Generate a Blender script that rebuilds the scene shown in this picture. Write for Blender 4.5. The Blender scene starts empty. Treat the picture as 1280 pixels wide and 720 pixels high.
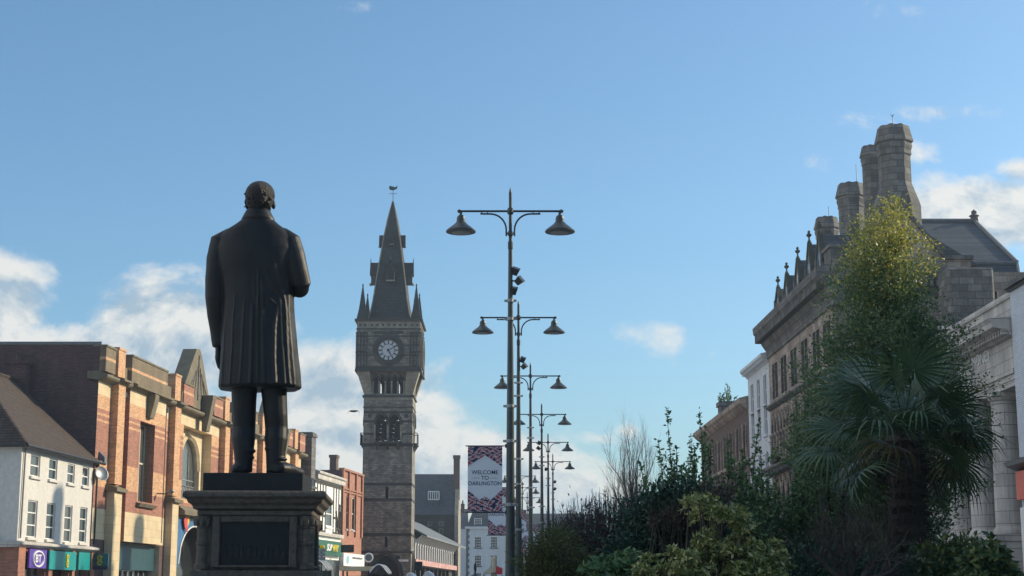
import bpy, math, random
import numpy as np
from mathutils import Vector, Matrix, Euler

R = math.radians
scene = bpy.context.scene
COL = scene.collection

# ------------------------------------------------------------ camera
F = 2000.0                                   # focal length in pixels of the 1280 px wide photograph
TILT = math.atan(380 / F)
ST, CT = math.sin(TILT), math.cos(TILT)
EYE = 1.6
cam_data = bpy.data.cameras.new('camera')
cam_data.sensor_width = 36
cam_data.lens = 36 * F / 1280
cam_data.clip_start = 0.1
cam_data.clip_end = 5000
cam = bpy.data.objects.new('camera', cam_data)
COL.objects.link(cam)
cam.location = (0, 0, EYE)
cam.rotation_euler = (R(90) + TILT, 0, 0)
scene.camera = cam

# ------------------------------------------------------------ light
SUN_EL, SUN_AZ = 25.0, 20.0                  # azimuth measured from +X towards +Y
SKY_STRENGTH = 0.145
world = bpy.data.worlds.new('World')
scene.world = world
world.use_nodes = True
sun_d = bpy.data.lights.new('sun', 'SUN')
sun_d.energy = 4.4
sun_d.angle = R(0.53)
sun_d.color = (1.0, 0.85, 0.62)
sun = bpy.data.objects.new('sun', sun_d)
COL.objects.link(sun)
sdir = Vector((math.cos(R(SUN_AZ)) * math.cos(R(SUN_EL)), math.sin(R(SUN_AZ)) * math.cos(R(SUN_EL)), math.sin(R(SUN_EL))))
sun.rotation_euler = sdir.to_track_quat('Z', 'Y').to_euler()
sun.location = (60, 20, 60)
scene.view_settings.view_transform = 'Standard'
scene.view_settings.look = 'None'
scene.view_settings.exposure = 0.2
scene.view_settings.gamma = 1.0


def gno(px, py):
    a = (px - 640) / F
    v = (360 - py) / F
    ry = CT - v * ST
    return a / ry, (ST + v * CT) / ry


def build_sky():
    nt = world.node_tree
    nt.nodes.clear()
    nd, lk = nt.nodes, nt.links

    def val(x):
        return x
    def mth(op, a, b=None, c=None, clamp=False):
        n = nd.new('ShaderNodeMath')
        n.operation = op
        n.use_clamp = clamp
        for i, s in enumerate((a, b, c)):
            if s is None:
                continue
            if isinstance(s, (int, float)):
                n.inputs[i].default_value = s
            else:
                lk.new(s, n.inputs[i])
        return n.outputs[0]
    out = nd.new('ShaderNodeOutputWorld')
    bg = nd.new('ShaderNodeBackground')
    sky = nd.new('ShaderNodeTexSky')
    sky.sky_type = 'NISHITA'
    sky.sun_disc = False
    sky.sun_elevation = R(SUN_EL)
    sky.sun_rotation = R(90 - SUN_AZ)
    sky.air_density = 1.0
    sky.dust_density = 1.5
    sky.ozone_density = 3.0
    tc = nd.new('ShaderNodeTexCoord')
    sep = nd.new('ShaderNodeSeparateXYZ')
    lk.new(tc.outputs['Generated'], sep.inputs[0])
    ysafe = mth('MAXIMUM', mth('ABSOLUTE', sep.outputs[1]), 0.05)
    gx = mth('DIVIDE', sep.outputs[0], ysafe)
    gz = mth('DIVIDE', sep.outputs[2], ysafe)
    cmb = nd.new('ShaderNodeCombineXYZ')
    lk.new(gx, cmb.inputs[0])
    lk.new(mth('MULTIPLY', gz, 1.35), cmb.inputs[1])
    def noise(scale, detail, rough, off=0.0, dist=0.0, sh=(0, 0)):
        mp = nd.new('ShaderNodeMapping')
        mp.inputs['Location'].default_value = (off + sh[0], off * 0.7 + sh[1], off * 0.3)
        lk.new(cmb.outputs[0], mp.inputs[0])
        n = nd.new('ShaderNodeTexNoise')
        n.inputs['Scale'].default_value = scale
        n.inputs['Detail'].default_value = detail
        n.inputs['Roughness'].default_value = rough
        n.inputs['Distortion'].default_value = dist
        lk.new(mp.outputs[0], n.inputs['Vector'])
        return n.outputs['Fac']
    # cloud banks: photo centre x, y, half width, half height, strength
    blobs = [(-10, 385, 80, 70, 1.1), (60, 450, 280, 55, 0.95), (220, 420, 125, 66, 1.1),
             (420, 515, 160, 76, 1.1), (330, 610, 300, 80, 0.8), (590, 585, 140, 60, 1.0),
             (690, 625, 120, 60, 0.72), (815, 415, 72, 24, 0.42), (905, 443, 36, 12, 0.36),
             (1255, 268, 115, 48, 1.0), (1275, 215, 40, 22, 0.72), (745, 548, 60, 14, 0.55),
             (1075, 150, 60, 20, 0.5), (1030, 60, 50, 14, 0.36), (600, 150, 60, 16, 0.3), (1012, 200, 40, 26, 0.55), (1100, 12, 75, 26, 0.55),
             (780, 540, 20, 14, 0.6), (460, 8, 30, 12, 0.4), (1160, 140, 70, 16, 0.5), (1150, 190, 50, 20, 0.48)]
    tot = None
    for bx, by, rx, rz, s in blobs:
        cx, cz = gno(bx, by)
        ex, ez = gno(bx + rx, by - rz)
        a = mth('DIVIDE', mth('SUBTRACT', gx, cx), ex - cx)
        b = mth('DIVIDE', mth('SUBTRACT', gz, cz), ez - cz)
        d = mth('ADD', mth('MULTIPLY', a, a), mth('MULTIPLY', b, b))
        g = mth('MULTIPLY', mth('POWER', 2.0, mth('MULTIPLY', d, -1.0)), s)
        tot = g if tot is None else mth('MAXIMUM', tot, g)
    n1 = noise(13, 12, 0.60, 3.1, 0.25)
    n1s = noise(13, 12, 0.60, 3.1, 0.25, (0.010, 0.016))     # the same field a step towards the sun
    n2 = noise(60, 8, 0.65, 7.7)
    f = mth('ADD', tot, mth('MULTIPLY', mth('SUBTRACT', n1, 0.5), 1.5))
    f = mth('ADD', f, mth('MULTIPLY', mth('SUBTRACT', n2, 0.5), 0.28))
    mr = nd.new('ShaderNodeMapRange')
    mr.interpolation_type = 'SMOOTHSTEP'
    mr.inputs['From Min'].default_value = 0.36
    mr.inputs['From Max'].default_value = 0.74
    lk.new(f, mr.inputs['Value'])
    front = mth('GREATER_THAN', sep.outputs[1], 0.1)
    mask = mth('MULTIPLY', mth('MULTIPLY', mr.outputs[0], front), 0.94)
    # cloud brightness: lit on the side towards the sun, grey-blue in the thick shaded parts
    sh = mth('ADD', mth('MULTIPLY', mth('SUBTRACT', n1, n1s), 5.0), mth('SUBTRACT', 1.12, mth('MULTIPLY', f, 0.72)))
    mr2 = nd.new('ShaderNodeMapRange')
    mr2.inputs['From Min'].default_value = 0.1
    mr2.inputs['From Max'].default_value = 0.8
    lk.new(sh, mr2.inputs['Value'])
    cm = nd.new('ShaderNodeMix')
    cm.data_type = 'RGBA'
    cm.inputs[6].default_value = (0.35, 0.46, 0.56, 1)
    cm.inputs[7].default_value = (0.76, 0.76, 0.73, 1)
    lk.new(mr2.outputs[0], cm.inputs[0])
    # sky: Nishita, hue pulled a touch towards the photograph's blue
    sc = nd.new('ShaderNodeMix')
    sc.data_type = 'RGBA'
    sc.blend_type = 'MULTIPLY'
    sc.inputs[0].default_value = 1.0
    sc.inputs[7].default_value = (SKY_STRENGTH * 0.76, SKY_STRENGTH * 0.97, SKY_STRENGTH * 1.03, 1)
    lk.new(sky.outputs[0], sc.inputs[6])
    mx = nd.new('ShaderNodeMix')
    mx.data_type = 'RGBA'
    lk.new(mask, mx.inputs[0])
    lk.new(sc.outputs[2], mx.inputs[6])
    lk.new(cm.outputs[2], mx.inputs[7])
    # unseen bright cloud added over the left, out of view, to fill the shaded sides
    n3 = nd.new('ShaderNodeTexNoise')
    n3.inputs['Scale'].default_value = 2.6
    n3.inputs['Detail'].default_value = 9
    lk.new(tc.outputs['Generated'], n3.inputs['Vector'])
    m3 = nd.new('ShaderNodeMapRange')
    m3.interpolation_type = 'SMOOTHSTEP'
    m3.inputs['From Min'].default_value = 0.40
    m3.inputs['From Max'].default_value = 0.54
    lk.new(n3.outputs['Fac'], m3.inputs['Value'])
    m4 = nd.new('ShaderNodeMapRange')
    m4.inputs['From Min'].default_value = 0.76
    m4.inputs['From Max'].default_value = 0.60
    lk.new(sep.outputs[1], m4.inputs['Value'])
    m5 = nd.new('ShaderNodeMapRange')
    m5.inputs['From Min'].default_value = 0.0
    m5.inputs['From Max'].default_value = 0.4
    lk.new(mth('SUBTRACT', mth('MULTIPLY', sep.outputs[1], 0.45), sep.outputs[0]), m5.inputs['Value'])
    mx2 = nd.new('ShaderNodeMix')
    mx2.data_type = 'RGBA'
    lk.new(mth('MULTIPLY', mth('MULTIPLY', m3.outputs[0], m4.outputs[0]), m5.outputs[0]), mx2.inputs[0])
    lk.new(mx.outputs[2], mx2.inputs[6])
    mx2.inputs[7].default_value = (1.0, 1.03, 1.06, 1)
    bg.inputs['Strength'].default_value = 1.0
    lk.new(mx2.outputs[2], bg.inputs['Color'])
    lk.new(bg.outputs[0], out.inputs[0])


build_sky()

# ------------------------------------------------------------ helpers
rng = np.random.default_rng(7)
random.seed(7)


def P(px, py, Y):
    """world point seen at photo pixel (px, py) and at world depth Y"""
    a = (px - 640) / F
    v = (360 - py) / F
    t = Y / (CT - v * ST)
    return Vector((a * t, Y, EYE + (ST + v * CT) * t))


def tag(o, label=None, cat=None, group=None, kind=None):
    if label: o['label'] = label
    if cat: o['category'] = cat
    if group: o['group'] = group
    if kind: o['kind'] = kind
    return o


class Frame:
    """upright local frame: u along the facade, y into the building, z up"""
    def __init__(s, A, B):
        s.A = Vector((A[0], A[1], 0))
        d = Vector((B[0] - A[0], B[1] - A[1], 0))
        s.L = d.length
        s.u = d.normalized()
        s.v = Vector((-s.u.y, s.u.x, 0))
        s.rot = math.atan2(s.u.y, s.u.x)

    def uz(s, px, py, dy=0.0):
        a = (px - 640) / F
        v = (360 - py) / F
        d = Vector((a, CT - v * ST, ST + v * CT))
        o = s.A + s.v * dy
        t = o.dot(s.v) / d.dot(s.v)
        p = d * t
        return (p - s.A).dot(s.u), EYE + p.z

    def l(s, p):
        q = Vector((p[0], p[1], 0)) - s.A
        return Vector((q.dot(s.u), q.dot(s.v), p[2] if len(p) > 2 else 0))

    def root(s, name, label, cat, group=None):
        o = bpy.data.objects.new(name, None)
        COL.objects.link(o)
        o.location = s.A
        o.rotation_euler = (0, 0, s.rot)
        return tag(o, label, cat, group)


def empty(name, loc, rz=0.0, label=None, cat=None, group=None):
    o = bpy.data.objects.new(name, None)
    COL.objects.link(o)
    o.location = loc
    o.rotation_euler = (0, 0, rz)
    return tag(o, label, cat, group)


class MB:
    def __init__(s):
        s.v, s.f, s.m, s.mi = [], [], [], 0

    def add(s, vs, fs, mi=None):
        b = len(s.v)
        s.v.extend([tuple(p) for p in vs])
        for f in fs:
            s.f.append(tuple(b + i for i in f))
            s.m.append(s.mi if mi is None else mi)

    def poly(s, pts, mi=None):
        s.add(pts, [tuple(range(len(pts)))], mi)

    def box(s, x0, x1, y0, y1, z0, z1, mi=None):
        if x0 > x1: x0, x1 = x1, x0
        if y0 > y1: y0, y1 = y1, y0
        if z0 > z1: z0, z1 = z1, z0
        vs = [(x0, y0, z0), (x1, y0, z0), (x1, y1, z0), (x0, y1, z0), (x0, y0, z1), (x1, y0, z1), (x1, y1, z1), (x0, y1, z1)]
        s.add(vs, [(0, 3, 2, 1), (4, 5, 6, 7), (0, 1, 5, 4), (1, 2, 6, 5), (2, 3, 7, 6), (3, 0, 4, 7)], mi)

    def frustum(s, x0, x1, y0, y1, z0, X0, X1, Y0, Y1, z1, mi=None):
        vs = [(x0, y0, z0), (x1, y0, z0), (x1, y1, z0), (x0, y1, z0), (X0, Y0, z1), (X1, Y0, z1), (X1, Y1, z1), (X0, Y1, z1)]
        s.add(vs, [(0, 3, 2, 1), (4, 5, 6, 7), (0, 1, 5, 4), (1, 2, 6, 5), (2, 3, 7, 6), (3, 0, 4, 7)], mi)

    def extrude(s, poly, axis, a, b, mi=None):
        """closed polygon in the plane across axis, extruded from a to b"""
        def mk(p, t):
            if axis == 'x': return (t, p[0], p[1])
            if axis == 'y': return (p[0], t, p[1])
            return (p[0], p[1], t)
        n = len(poly)
        vs = [mk(p, a) for p in poly] + [mk(p, b) for p in poly]
        fs = [tuple(range(n)), tuple(range(2 * n - 1, n - 1, -1))]
        for i in range(n):
            j = (i + 1) % n
            fs.append((i, i + n, j + n, j))
        s.add(vs, fs, mi)

    def lathe(s, prof, cx=0, cy=0, n=16, mi=None, rot=0.0):
        vs, fs = [], []
        for r, z in prof:
            for k in range(n):
                a = rot + 2 * math.pi * k / n
                vs.append((cx + r * math.cos(a), cy + r * math.sin(a), z))
        for i in range(len(prof) - 1):
            for k in range(n):
                k2 = (k + 1) % n
                fs.append((i * n + k, i * n + k2, (i + 1) * n + k2, (i + 1) * n + k))
        fs.append(tuple(range(n - 1, -1, -1)))
        m = (len(prof) - 1) * n
        fs.append(tuple(range(m, m + n)))
        s.add(vs, fs, mi)

    def tube(s, pts, rads, n=6, mi=None, cap=True, flat=1.0):
        pts = [Vector(p) for p in pts]
        if not isinstance(rads, (list, tuple, np.ndarray)):
            rads = [rads] * len(pts)
        vs, fs = [], []
        for i, p in enumerate(pts):
            t = (pts[min(i + 1, len(pts) - 1)] - pts[max(i - 1, 0)])
            if t.length < 1e-9: t = Vector((0, 0, 1))
            t.normalize()
            if i == 0:
                ref = Vector((0, 0, 1)) if abs(t.z) < 0.9 else Vector((1, 0, 0))
                a = t.cross(ref).normalized()
            else:
                a = (a - t * a.dot(t))
                if a.length < 1e-6: a = t.orthogonal()
                a.normalize()
            b = t.cross(a)
            for k in range(n):
                an = 2 * math.pi * k / n
                q = p + (a * math.cos(an) + b * math.sin(an) * flat) * rads[i]
                vs.append((q.x, q.y, q.z))
        for i in range(len(pts) - 1):
            for k in range(n):
                k2 = (k + 1) % n
                fs.append((i * n + k, i * n + k2, (i + 1) * n + k2, (i + 1) * n + k))
        if cap:
            fs.append(tuple(range(n - 1, -1, -1)))
            m = (len(pts) - 1) * n
            fs.append(tuple(range(m, m + n)))
        s.add(vs, fs, mi)

    def loft(s, rings, mi=None):
        n = len(rings[0])
        vs = [p for r in rings for p in r]
        fs = []
        for i in range(len(rings) - 1):
            for k in range(n):
                k2 = (k + 1) % n
                fs.append((i * n + k, i * n + k2, (i + 1) * n + k2, (i + 1) * n + k))
        fs.append(tuple(range(n - 1, -1, -1)))
        m = (len(rings) - 1) * n
        fs.append(tuple(range(m, m + n)))
        s.add(vs, fs, mi)

    def ellipsoid(s, c, r, n=16, m=10, mi=None):
        rings = []
        for i in range(1, m):
            ph = math.pi * i / m
            rings.append([(c[0] + r[0] * math.sin(ph) * math.cos(2 * math.pi * k / n), c[1] + r[1] * math.sin(ph) * math.sin(2 * math.pi * k / n), c[2] - r[2] * math.cos(ph)) for k in range(n)])
        s.loft(rings, mi)

    def cut(s):
        if not hasattr(s, 'cuts'): s.cuts = []
        s.cuts.append((len(s.v), len(s.f)))

    def build_pieces(s, name, mats, parent=None):
        cs = [(0, 0)] + [c for c in getattr(s, 'cuts', []) if c[1] < len(s.f) and c[1] > 0] + [(len(s.v), len(s.f))]
        for (v0, f0), (v1, f1) in zip(cs[:-1], cs[1:]):
            q = MB(); q.v = s.v[v0:v1]; q.f = [tuple(i - v0 for i in f) for f in s.f[f0:f1]]; q.m = s.m[f0:f1]
            q.build(name, mats, parent)

    def build_islands(s, name, mats, parent=None):
        par = list(range(len(s.v)))
        def find(i):
            while par[i] != i:
                par[i] = par[par[i]]; i = par[i]
            return i
        for f in s.f:
            r0 = find(f[0])
            for i in f[1:]: par[find(i)] = r0
        gr = {}
        for f, m in zip(s.f, s.m): gr.setdefault(find(f[0]), []).append((f, m))
        for fl in gr.values():
            ids = sorted({i for f, _ in fl for i in f}); ix = {v: k for k, v in enumerate(ids)}
            q = MB(); q.v = [s.v[i] for i in ids]; q.f = [tuple(ix[i] for i in f) for f, _ in fl]; q.m = [m for _, m in fl]
            q.build(name, mats, parent)

    def build(s, name, mats, parent=None, smooth=False, bevel=0.0):
        me = bpy.data.meshes.new(name)
        me.from_pydata(s.v, [], s.f)
        if not isinstance(mats, (list, tuple)):
            mats = [mats]
        for m in mats:
            me.materials.append(m)
        if len(mats) > 1:
            me.polygons.foreach_set('material_index', s.m)
        if smooth:
            me.polygons.foreach_set('use_smooth', [True] * len(s.f))
        me.update()
        o = bpy.data.objects.new(name, me)
        COL.objects.link(o)
        if parent is not None:
            o.parent = parent
        if bevel:
            b = o.modifiers.new('bevel', 'BEVEL')
            b.width = bevel
            b.segments = 1
            b.limit_method = 'ANGLE'
        return o


def mesh_np(name, verts, faces, mats, parent=None, smooth=False):
    me = bpy.data.meshes.new(name)
    nv, nf, k = len(verts), len(faces), faces.shape[1]
    me.vertices.add(nv)
    me.vertices.foreach_set('co', verts.astype(np.float32).ravel())
    me.loops.add(nf * k)
    me.loops.foreach_set('vertex_index', faces.astype(np.int32).ravel())
    me.polygons.add(nf)
    me.polygons.foreach_set('loop_start', np.arange(0, nf * k, k, dtype=np.int32))
    me.polygons.foreach_set('loop_total', np.full(nf, k, dtype=np.int32))
    if smooth:
        me.polygons.foreach_set('use_smooth', np.ones(nf, dtype=bool))
    me.materials.append(mats)
    me.update(calc_edges=True)
    me.validate()
    o = bpy.data.objects.new(name, me)
    COL.objects.link(o)
    if parent is not None:
        o.parent = parent
    return o


def text(body, size, parent, m, loc, rot=(R(90), 0, 0), sx=1.0, name='lettering', ext=0.01, align='CENTER', shear=0.0, fat=0.0):
    cu = bpy.data.curves.new(name, 'FONT')
    cu.body = body
    cu.size = size
    cu.extrude = ext
    cu.offset = fat
    cu.align_x = align
    cu.align_y = 'CENTER'
    cu.shear = shear
    tmp = bpy.data.objects.new(name, cu)
    COL.objects.link(tmp)
    bpy.context.view_layer.update()
    me = bpy.data.meshes.new_from_object(tmp.evaluated_get(bpy.context.evaluated_depsgraph_get()))
    bpy.data.objects.remove(tmp)
    me.name = name
    me.materials.clear()
    me.materials.append(m)
    o = bpy.data.objects.new(name, me)
    COL.objects.link(o)
    o.parent = parent
    o.location = loc
    o.rotation_euler = rot
    o.scale = (sx, 1, 1)
    return o


# ------------------------------------------------------------ materials
def newmat(name):
    m = bpy.data.materials.new(name)
    m.use_nodes = True
    return m, m.node_tree, m.node_tree.nodes['Principled BSDF']


def surf(name, col, col2=None, scale=3.0, rough=0.85, bump=0.15, kind='plain', bw=0.23, bh=0.075, mortar=None, mix=0.5,
         dirt=0.0, dcol=(0.03, 0.03, 0.03), metallic=0.0, spec=0.5, axis='xy', detail=6, msize=0.012, dscale=1.0):
    m, nt, bs = newmat(name)
    nd, lk = nt.nodes, nt.links
    bs.inputs['Roughness'].default_value = rough
    bs.inputs['Metallic'].default_value = metallic
    bs.inputs['Specular IOR Level'].default_value = spec
    tc = nd.new('ShaderNodeTexCoord')
    if col2 is None:
        col2 = tuple(c * 0.8 for c in col)
    n = nd.new('ShaderNodeTexNoise')
    n.inputs['Scale'].default_value = scale
    n.inputs['Detail'].default_value = detail
    n.inputs['Roughness'].default_value = 0.6
    lk.new(tc.outputs['Object'], n.inputs['Vector'])
    mr = nd.new('ShaderNodeMapRange')
    mr.inputs['From Min'].default_value = 0.32
    mr.inputs['From Max'].default_value = 0.68
    lk.new(n.outputs['Fac'], mr.inputs['Value'])
    def mixc(fac, a, b, blend='MIX'):
        x = nd.new('ShaderNodeMix')
        x.data_type = 'RGBA'
        x.blend_type = blend
        for i, s in ((0, fac), (6, a), (7, b)):
            if isinstance(s, (int, float)): x.inputs[i].default_value = s
            elif isinstance(s, tuple): x.inputs[i].default_value = (s[0], s[1], s[2], 1)
            else: lk.new(s, x.inputs[i])
        return x.outputs[2]
    c = mixc(mr.outputs[0], col, col2)
    hgt = n.outputs['Fac']
    if kind in ('brick', 'ashlar', 'slate'):
        sep = nd.new('ShaderNodeSeparateXYZ')
        lk.new(tc.outputs['Object'], sep.inputs[0])
        cmb = nd.new('ShaderNodeCombineXYZ')
        if axis == 'xy':
            ad = nd.new('ShaderNodeMath'); ad.operation = 'ADD'
            lk.new(sep.outputs[0], ad.inputs[0]); lk.new(sep.outputs[1], ad.inputs[1])
            lk.new(ad.outputs[0], cmb.inputs[0])
        else:
            lk.new(sep.outputs[0 if axis == 'x' else 1], cmb.inputs[0])
        lk.new(sep.outputs[2], cmb.inputs[1])
        b = nd.new('ShaderNodeTexBrick')
        b.inputs['Scale'].default_value = 1.0
        b.inputs['Brick Width'].default_value = bw
        b.inputs['Row Height'].default_value = bh
        b.inputs['Mortar Size'].default_value = msize
        b.inputs['Mortar Smooth'].default_value = 0.1
        b.inputs['Bias'].default_value = 0.0
        b.inputs['Color1'].default_value = (0.62, 0.62, 0.62, 1)
        b.inputs['Color2'].default_value = (1.2, 1.2, 1.2, 1)
        b.inputs['Mortar'].default_value = (1, 1, 1, 1)
        lk.new(cmb.outputs[0], b.inputs['Vector'])
        c2 = mixc(mix, c, b.outputs['Color'], 'MULTIPLY')
        c = mixc(b.outputs['Fac'], c2, mortar or tuple(x * 0.55 for x in col))
    if dirt > 0:
        mp = nd.new('ShaderNodeMapping')
        mp.inputs['Scale'].default_value = (1.6 * dscale, 1.6 * dscale, 0.22 * dscale)
        lk.new(tc.outputs['Object'], mp.inputs[0])
        n2 = nd.new('ShaderNodeTexNoise')
        n2.inputs['Scale'].default_value = 1.0
        n2.inputs['Detail'].default_value = 7
        n2.inputs['Roughness'].default_value = 0.65
        lk.new(mp.outputs[0], n2.inputs['Vector'])
        m2 = nd.new('ShaderNodeMapRange')
        m2.inputs['From Min'].default_value = 0.42
        m2.inputs['From Max'].default_value = 0.72
        m2.inputs['To Max'].default_value = dirt
        lk.new(n2.outputs['Fac'], m2.inputs['Value'])
        c = mixc(m2.outputs[0], c, dcol)
    lk.new(c, bs.inputs['Base Color'])
    if bump > 0:
        bp = nd.new('ShaderNodeBump')
        bp.inputs['Strength'].default_value = bump
        bp.inputs['Distance'].default_value = 0.05
        lk.new(hgt, bp.inputs['Height'])
        lk.new(bp.outputs[0], bs.inputs['Normal'])
    return m


def leafmat(name, c1, c2, c3=None, rough=0.45, trans=0.25, spec=0.4):
    m, nt, bs = newmat(name)
    nd, lk = nt.nodes, nt.links
    g = nd.new('ShaderNodeNewGeometry')
    cr = nd.new('ShaderNodeValToRGB')
    e = cr.color_ramp.elements
    e[0].position = 0.0; e[0].color = (*c1, 1)
    e[1].position = 1.0; e[1].color = (*(c3 or c2), 1)
    if c3:
        x = cr.color_ramp.elements.new(0.6); x.color = (*c2, 1)
    lk.new(g.outputs['Random Per Island'], cr.inputs[0])
    lk.new(cr.outputs[0], bs.inputs['Base Color'])
    bs.inputs['Roughness'].default_value = rough
    bs.inputs['Specular IOR Level'].default_value = spec
    tr = nd.new('ShaderNodeBsdfTranslucent')
    lk.new(cr.outputs[0], tr.inputs['Color'])
    ms = nd.new('ShaderNodeMixShader')
    ms.inputs[0].default_value = trans
    lk.new(bs.outputs[0], ms.inputs[1]); lk.new(tr.outputs[0], ms.inputs[2])
    lk.new(ms.outputs[0], nt.nodes['Material Output'].inputs[0])
    return m


M = {}
M['asphalt'] = surf('asphalt', (0.05, 0.05, 0.052), (0.065, 0.063, 0.06), 4, 0.9, 0.2)
M['paving'] = surf('paving', (0.42, 0.39, 0.34), (0.33, 0.31, 0.28), 1.5, 0.85, 0.1)
M['paint'] = surf('road_paint', (0.75, 0.75, 0.72), (0.6, 0.6, 0.58), 8, 0.7, 0.05)
M['render'] = surf('white_render', (0.66, 0.64, 0.60), (0.54, 0.52, 0.48), 5, 0.9, 0.35, dirt=0.35, dcol=(0.42, 0.40, 0.36), detail=9)
M['render_blue'] = surf('pale_render', (0.62, 0.65, 0.68), (0.52, 0.56, 0.6), 2, 0.85, 0.1, dirt=0.3, dcol=(0.35, 0.37, 0.38))
M['redbrick'] = surf('red_brick', (0.46, 0.17, 0.10), (0.34, 0.12, 0.075), 2.2, 0.88, 0.2, 'brick', mortar=(0.30, 0.2, 0.15), mix=1.0, dirt=0.4, dcol=(0.2, 0.09, 0.07))
M['darkbrick'] = surf('dark_brick', (0.13, 0.062, 0.06), (0.085, 0.045, 0.047), 2.2, 0.9, 0.2, 'brick', mortar=(0.11, 0.075, 0.07), mix=1.0, dirt=0.6, dcol=(0.05, 0.035, 0.04))
M['orangebrick'] = surf('orange_brick', (0.74, 0.39, 0.19), (0.62, 0.31, 0.145), 1.1, 0.88, 0.2, 'brick', mortar=(0.45, 0.33, 0.22), mix=1.0, dirt=0.45, dcol=(0.42, 0.22, 0.13))
M['sandstone'] = surf('sandstone', (0.72, 0.58, 0.37), (0.62, 0.49, 0.31), 1.6, 0.9, 0.2, 'ashlar', bw=0.9, bh=0.45, mortar=(0.5, 0.4, 0.25), mix=0.25, dirt=0.4, dcol=(0.42, 0.33, 0.2))
M['copingstone'] = surf('coping_stone', (0.21, 0.175, 0.115), (0.15, 0.13, 0.09), 2.5, 0.9, 0.3, dirt=0.5, dcol=(0.07, 0.065, 0.05))
M['oldbrick'] = surf('weathered_brick', (0.23, 0.17, 0.10), (0.17, 0.12, 0.075), 2.5, 0.9, 0.25, 'brick', mortar=(0.2, 0.17, 0.12), mix=0.6, dirt=0.5, dcol=(0.09, 0.075, 0.05))
M['rooftile'] = surf('clay_roof_tile', (0.10, 0.062, 0.045), (0.055, 0.04, 0.034), 3.5, 0.9, 0.3, 'slate', bw=0.28, bh=0.13, mortar=(0.025, 0.02, 0.018), mix=0.8, msize=0.02, dirt=0.4, dcol=(0.035, 0.03, 0.028), dscale=2.5)
M['slate'] = surf('slate', (0.085, 0.095, 0.11), (0.06, 0.068, 0.08), 3, 0.6, 0.2, 'slate', bw=0.35, bh=0.2, mortar=(0.03, 0.035, 0.04), mix=0.7, msize=0.02, axis='x')
M['slate_y'] = surf('slate_side', (0.085, 0.09, 0.10), (0.06, 0.065, 0.075), 3, 0.65, 0.2, 'slate', bw=0.35, bh=0.2, mortar=(0.03, 0.035, 0.04), mix=0.7, msize=0.02)
M['spire'] = surf('spire_slate', (0.05, 0.053, 0.058), (0.03, 0.032, 0.035), 1.5, 0.8, 0.2, 'slate', bw=0.5, bh=0.28, mortar=(0.022, 0.022, 0.024), mix=0.8, msize=0.03, dirt=0.4, dcol=(0.03, 0.03, 0.03))
M['towerstone'] = surf('tower_sandstone', (0.36, 0.32, 0.26), (0.14, 0.13, 0.115), 1.7, 0.9, 0.5, 'ashlar', bw=0.38, bh=0.15, mortar=(0.09, 0.08, 0.07), mix=1.0, msize=0.014, dirt=0.6, dcol=(0.075, 0.07, 0.064), dscale=1.2, detail=12)
M['towerdark'] = surf('tower_dark_band', (0.075, 0.07, 0.066), (0.045, 0.044, 0.043), 2, 0.9, 0.3, 'ashlar', bw=0.6, bh=0.3, mix=0.8, dirt=0.4)
M['towerpale'] = surf('tower_pale_stone', (0.36, 0.32, 0.255), (0.27, 0.24, 0.19), 2, 0.9, 0.3, 'ashlar', bw=0.7, bh=0.35, mix=0.6, dirt=0.5, dcol=(0.14, 0.12, 0.1))
M['bankstone'] = surf('bank_stone', (0.46, 0.37, 0.31), (0.30, 0.25, 0.21), 1.2, 0.9, 0.3, 'ashlar', bw=0.75, bh=0.36, mortar=(0.12, 0.1, 0.085), mix=0.9, dirt=0.6, dcol=(0.085, 0.07, 0.06))
M['bankdark'] = surf('sooty_stone', (0.21, 0.20, 0.19), (0.11, 0.107, 0.103), 2.2, 0.9, 0.5, 'ashlar', bw=0.75, bh=0.36, mortar=(0.07, 0.068, 0.066), mix=1.0, dirt=0.6, dcol=(0.06, 0.062, 0.055), msize=0.022, detail=9)
M['mossy'] = surf('mossy_stone', (0.085, 0.085, 0.06), (0.05, 0.055, 0.04), 3, 0.95, 0.4, dirt=0.4)
M['ashlar'] = surf('grey_ashlar', (0.62, 0.58, 0.53), (0.48, 0.45, 0.42), 0.9, 0.85, 0.15, 'ashlar', bw=1.2, bh=0.45, mortar=(0.2, 0.19, 0.17), mix=0.35, dirt=0.5, dcol=(0.16, 0.155, 0.145))
M['whitebrick'] = surf('white_painted_brick', (0.66, 0.69, 0.74), (0.58, 0.61, 0.66), 2, 0.7, 0.1, 'brick', mortar=(0.42, 0.46, 0.52), mix=0.3, msize=0.014)
M['brownbrick'] = surf('brown_brick', (0.17, 0.11, 0.085), (0.12, 0.08, 0.065), 2, 0.9, 0.2, 'brick', mortar=(0.14, 0.1, 0.085), mix=0.7, dirt=0.4, dcol=(0.06, 0.05, 0.045))
M['white'] = surf('white_paint', (0.78, 0.78, 0.76), (0.7, 0.7, 0.68), 3, 0.5, 0.03)
M['cream'] = surf('cream_paint', (0.66, 0.58, 0.42), (0.57, 0.5, 0.37), 2, 0.8, 0.1)
M['black'] = surf('black_paint', (0.015, 0.015, 0.017), (0.022, 0.022, 0.024), 3, 0.45, 0.03)
M['timber'] = surf('dark_timber', (0.045, 0.035, 0.028), (0.03, 0.024, 0.02), 4, 0.8, 0.1)
M['lead'] = surf('lead_flashing', (0.17, 0.18, 0.19), (0.12, 0.13, 0.14), 3, 0.6, 0.1)
M['metalgrey'] = surf('grey_metal', (0.25, 0.26, 0.27), (0.2, 0.21, 0.22), 3, 0.4, 0.05, metallic=0.6)
M['lamppaint'] = surf('lamp_post_paint', (0.045, 0.058, 0.055), (0.03, 0.038, 0.036), 6, 0.38, 0.05)
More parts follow.
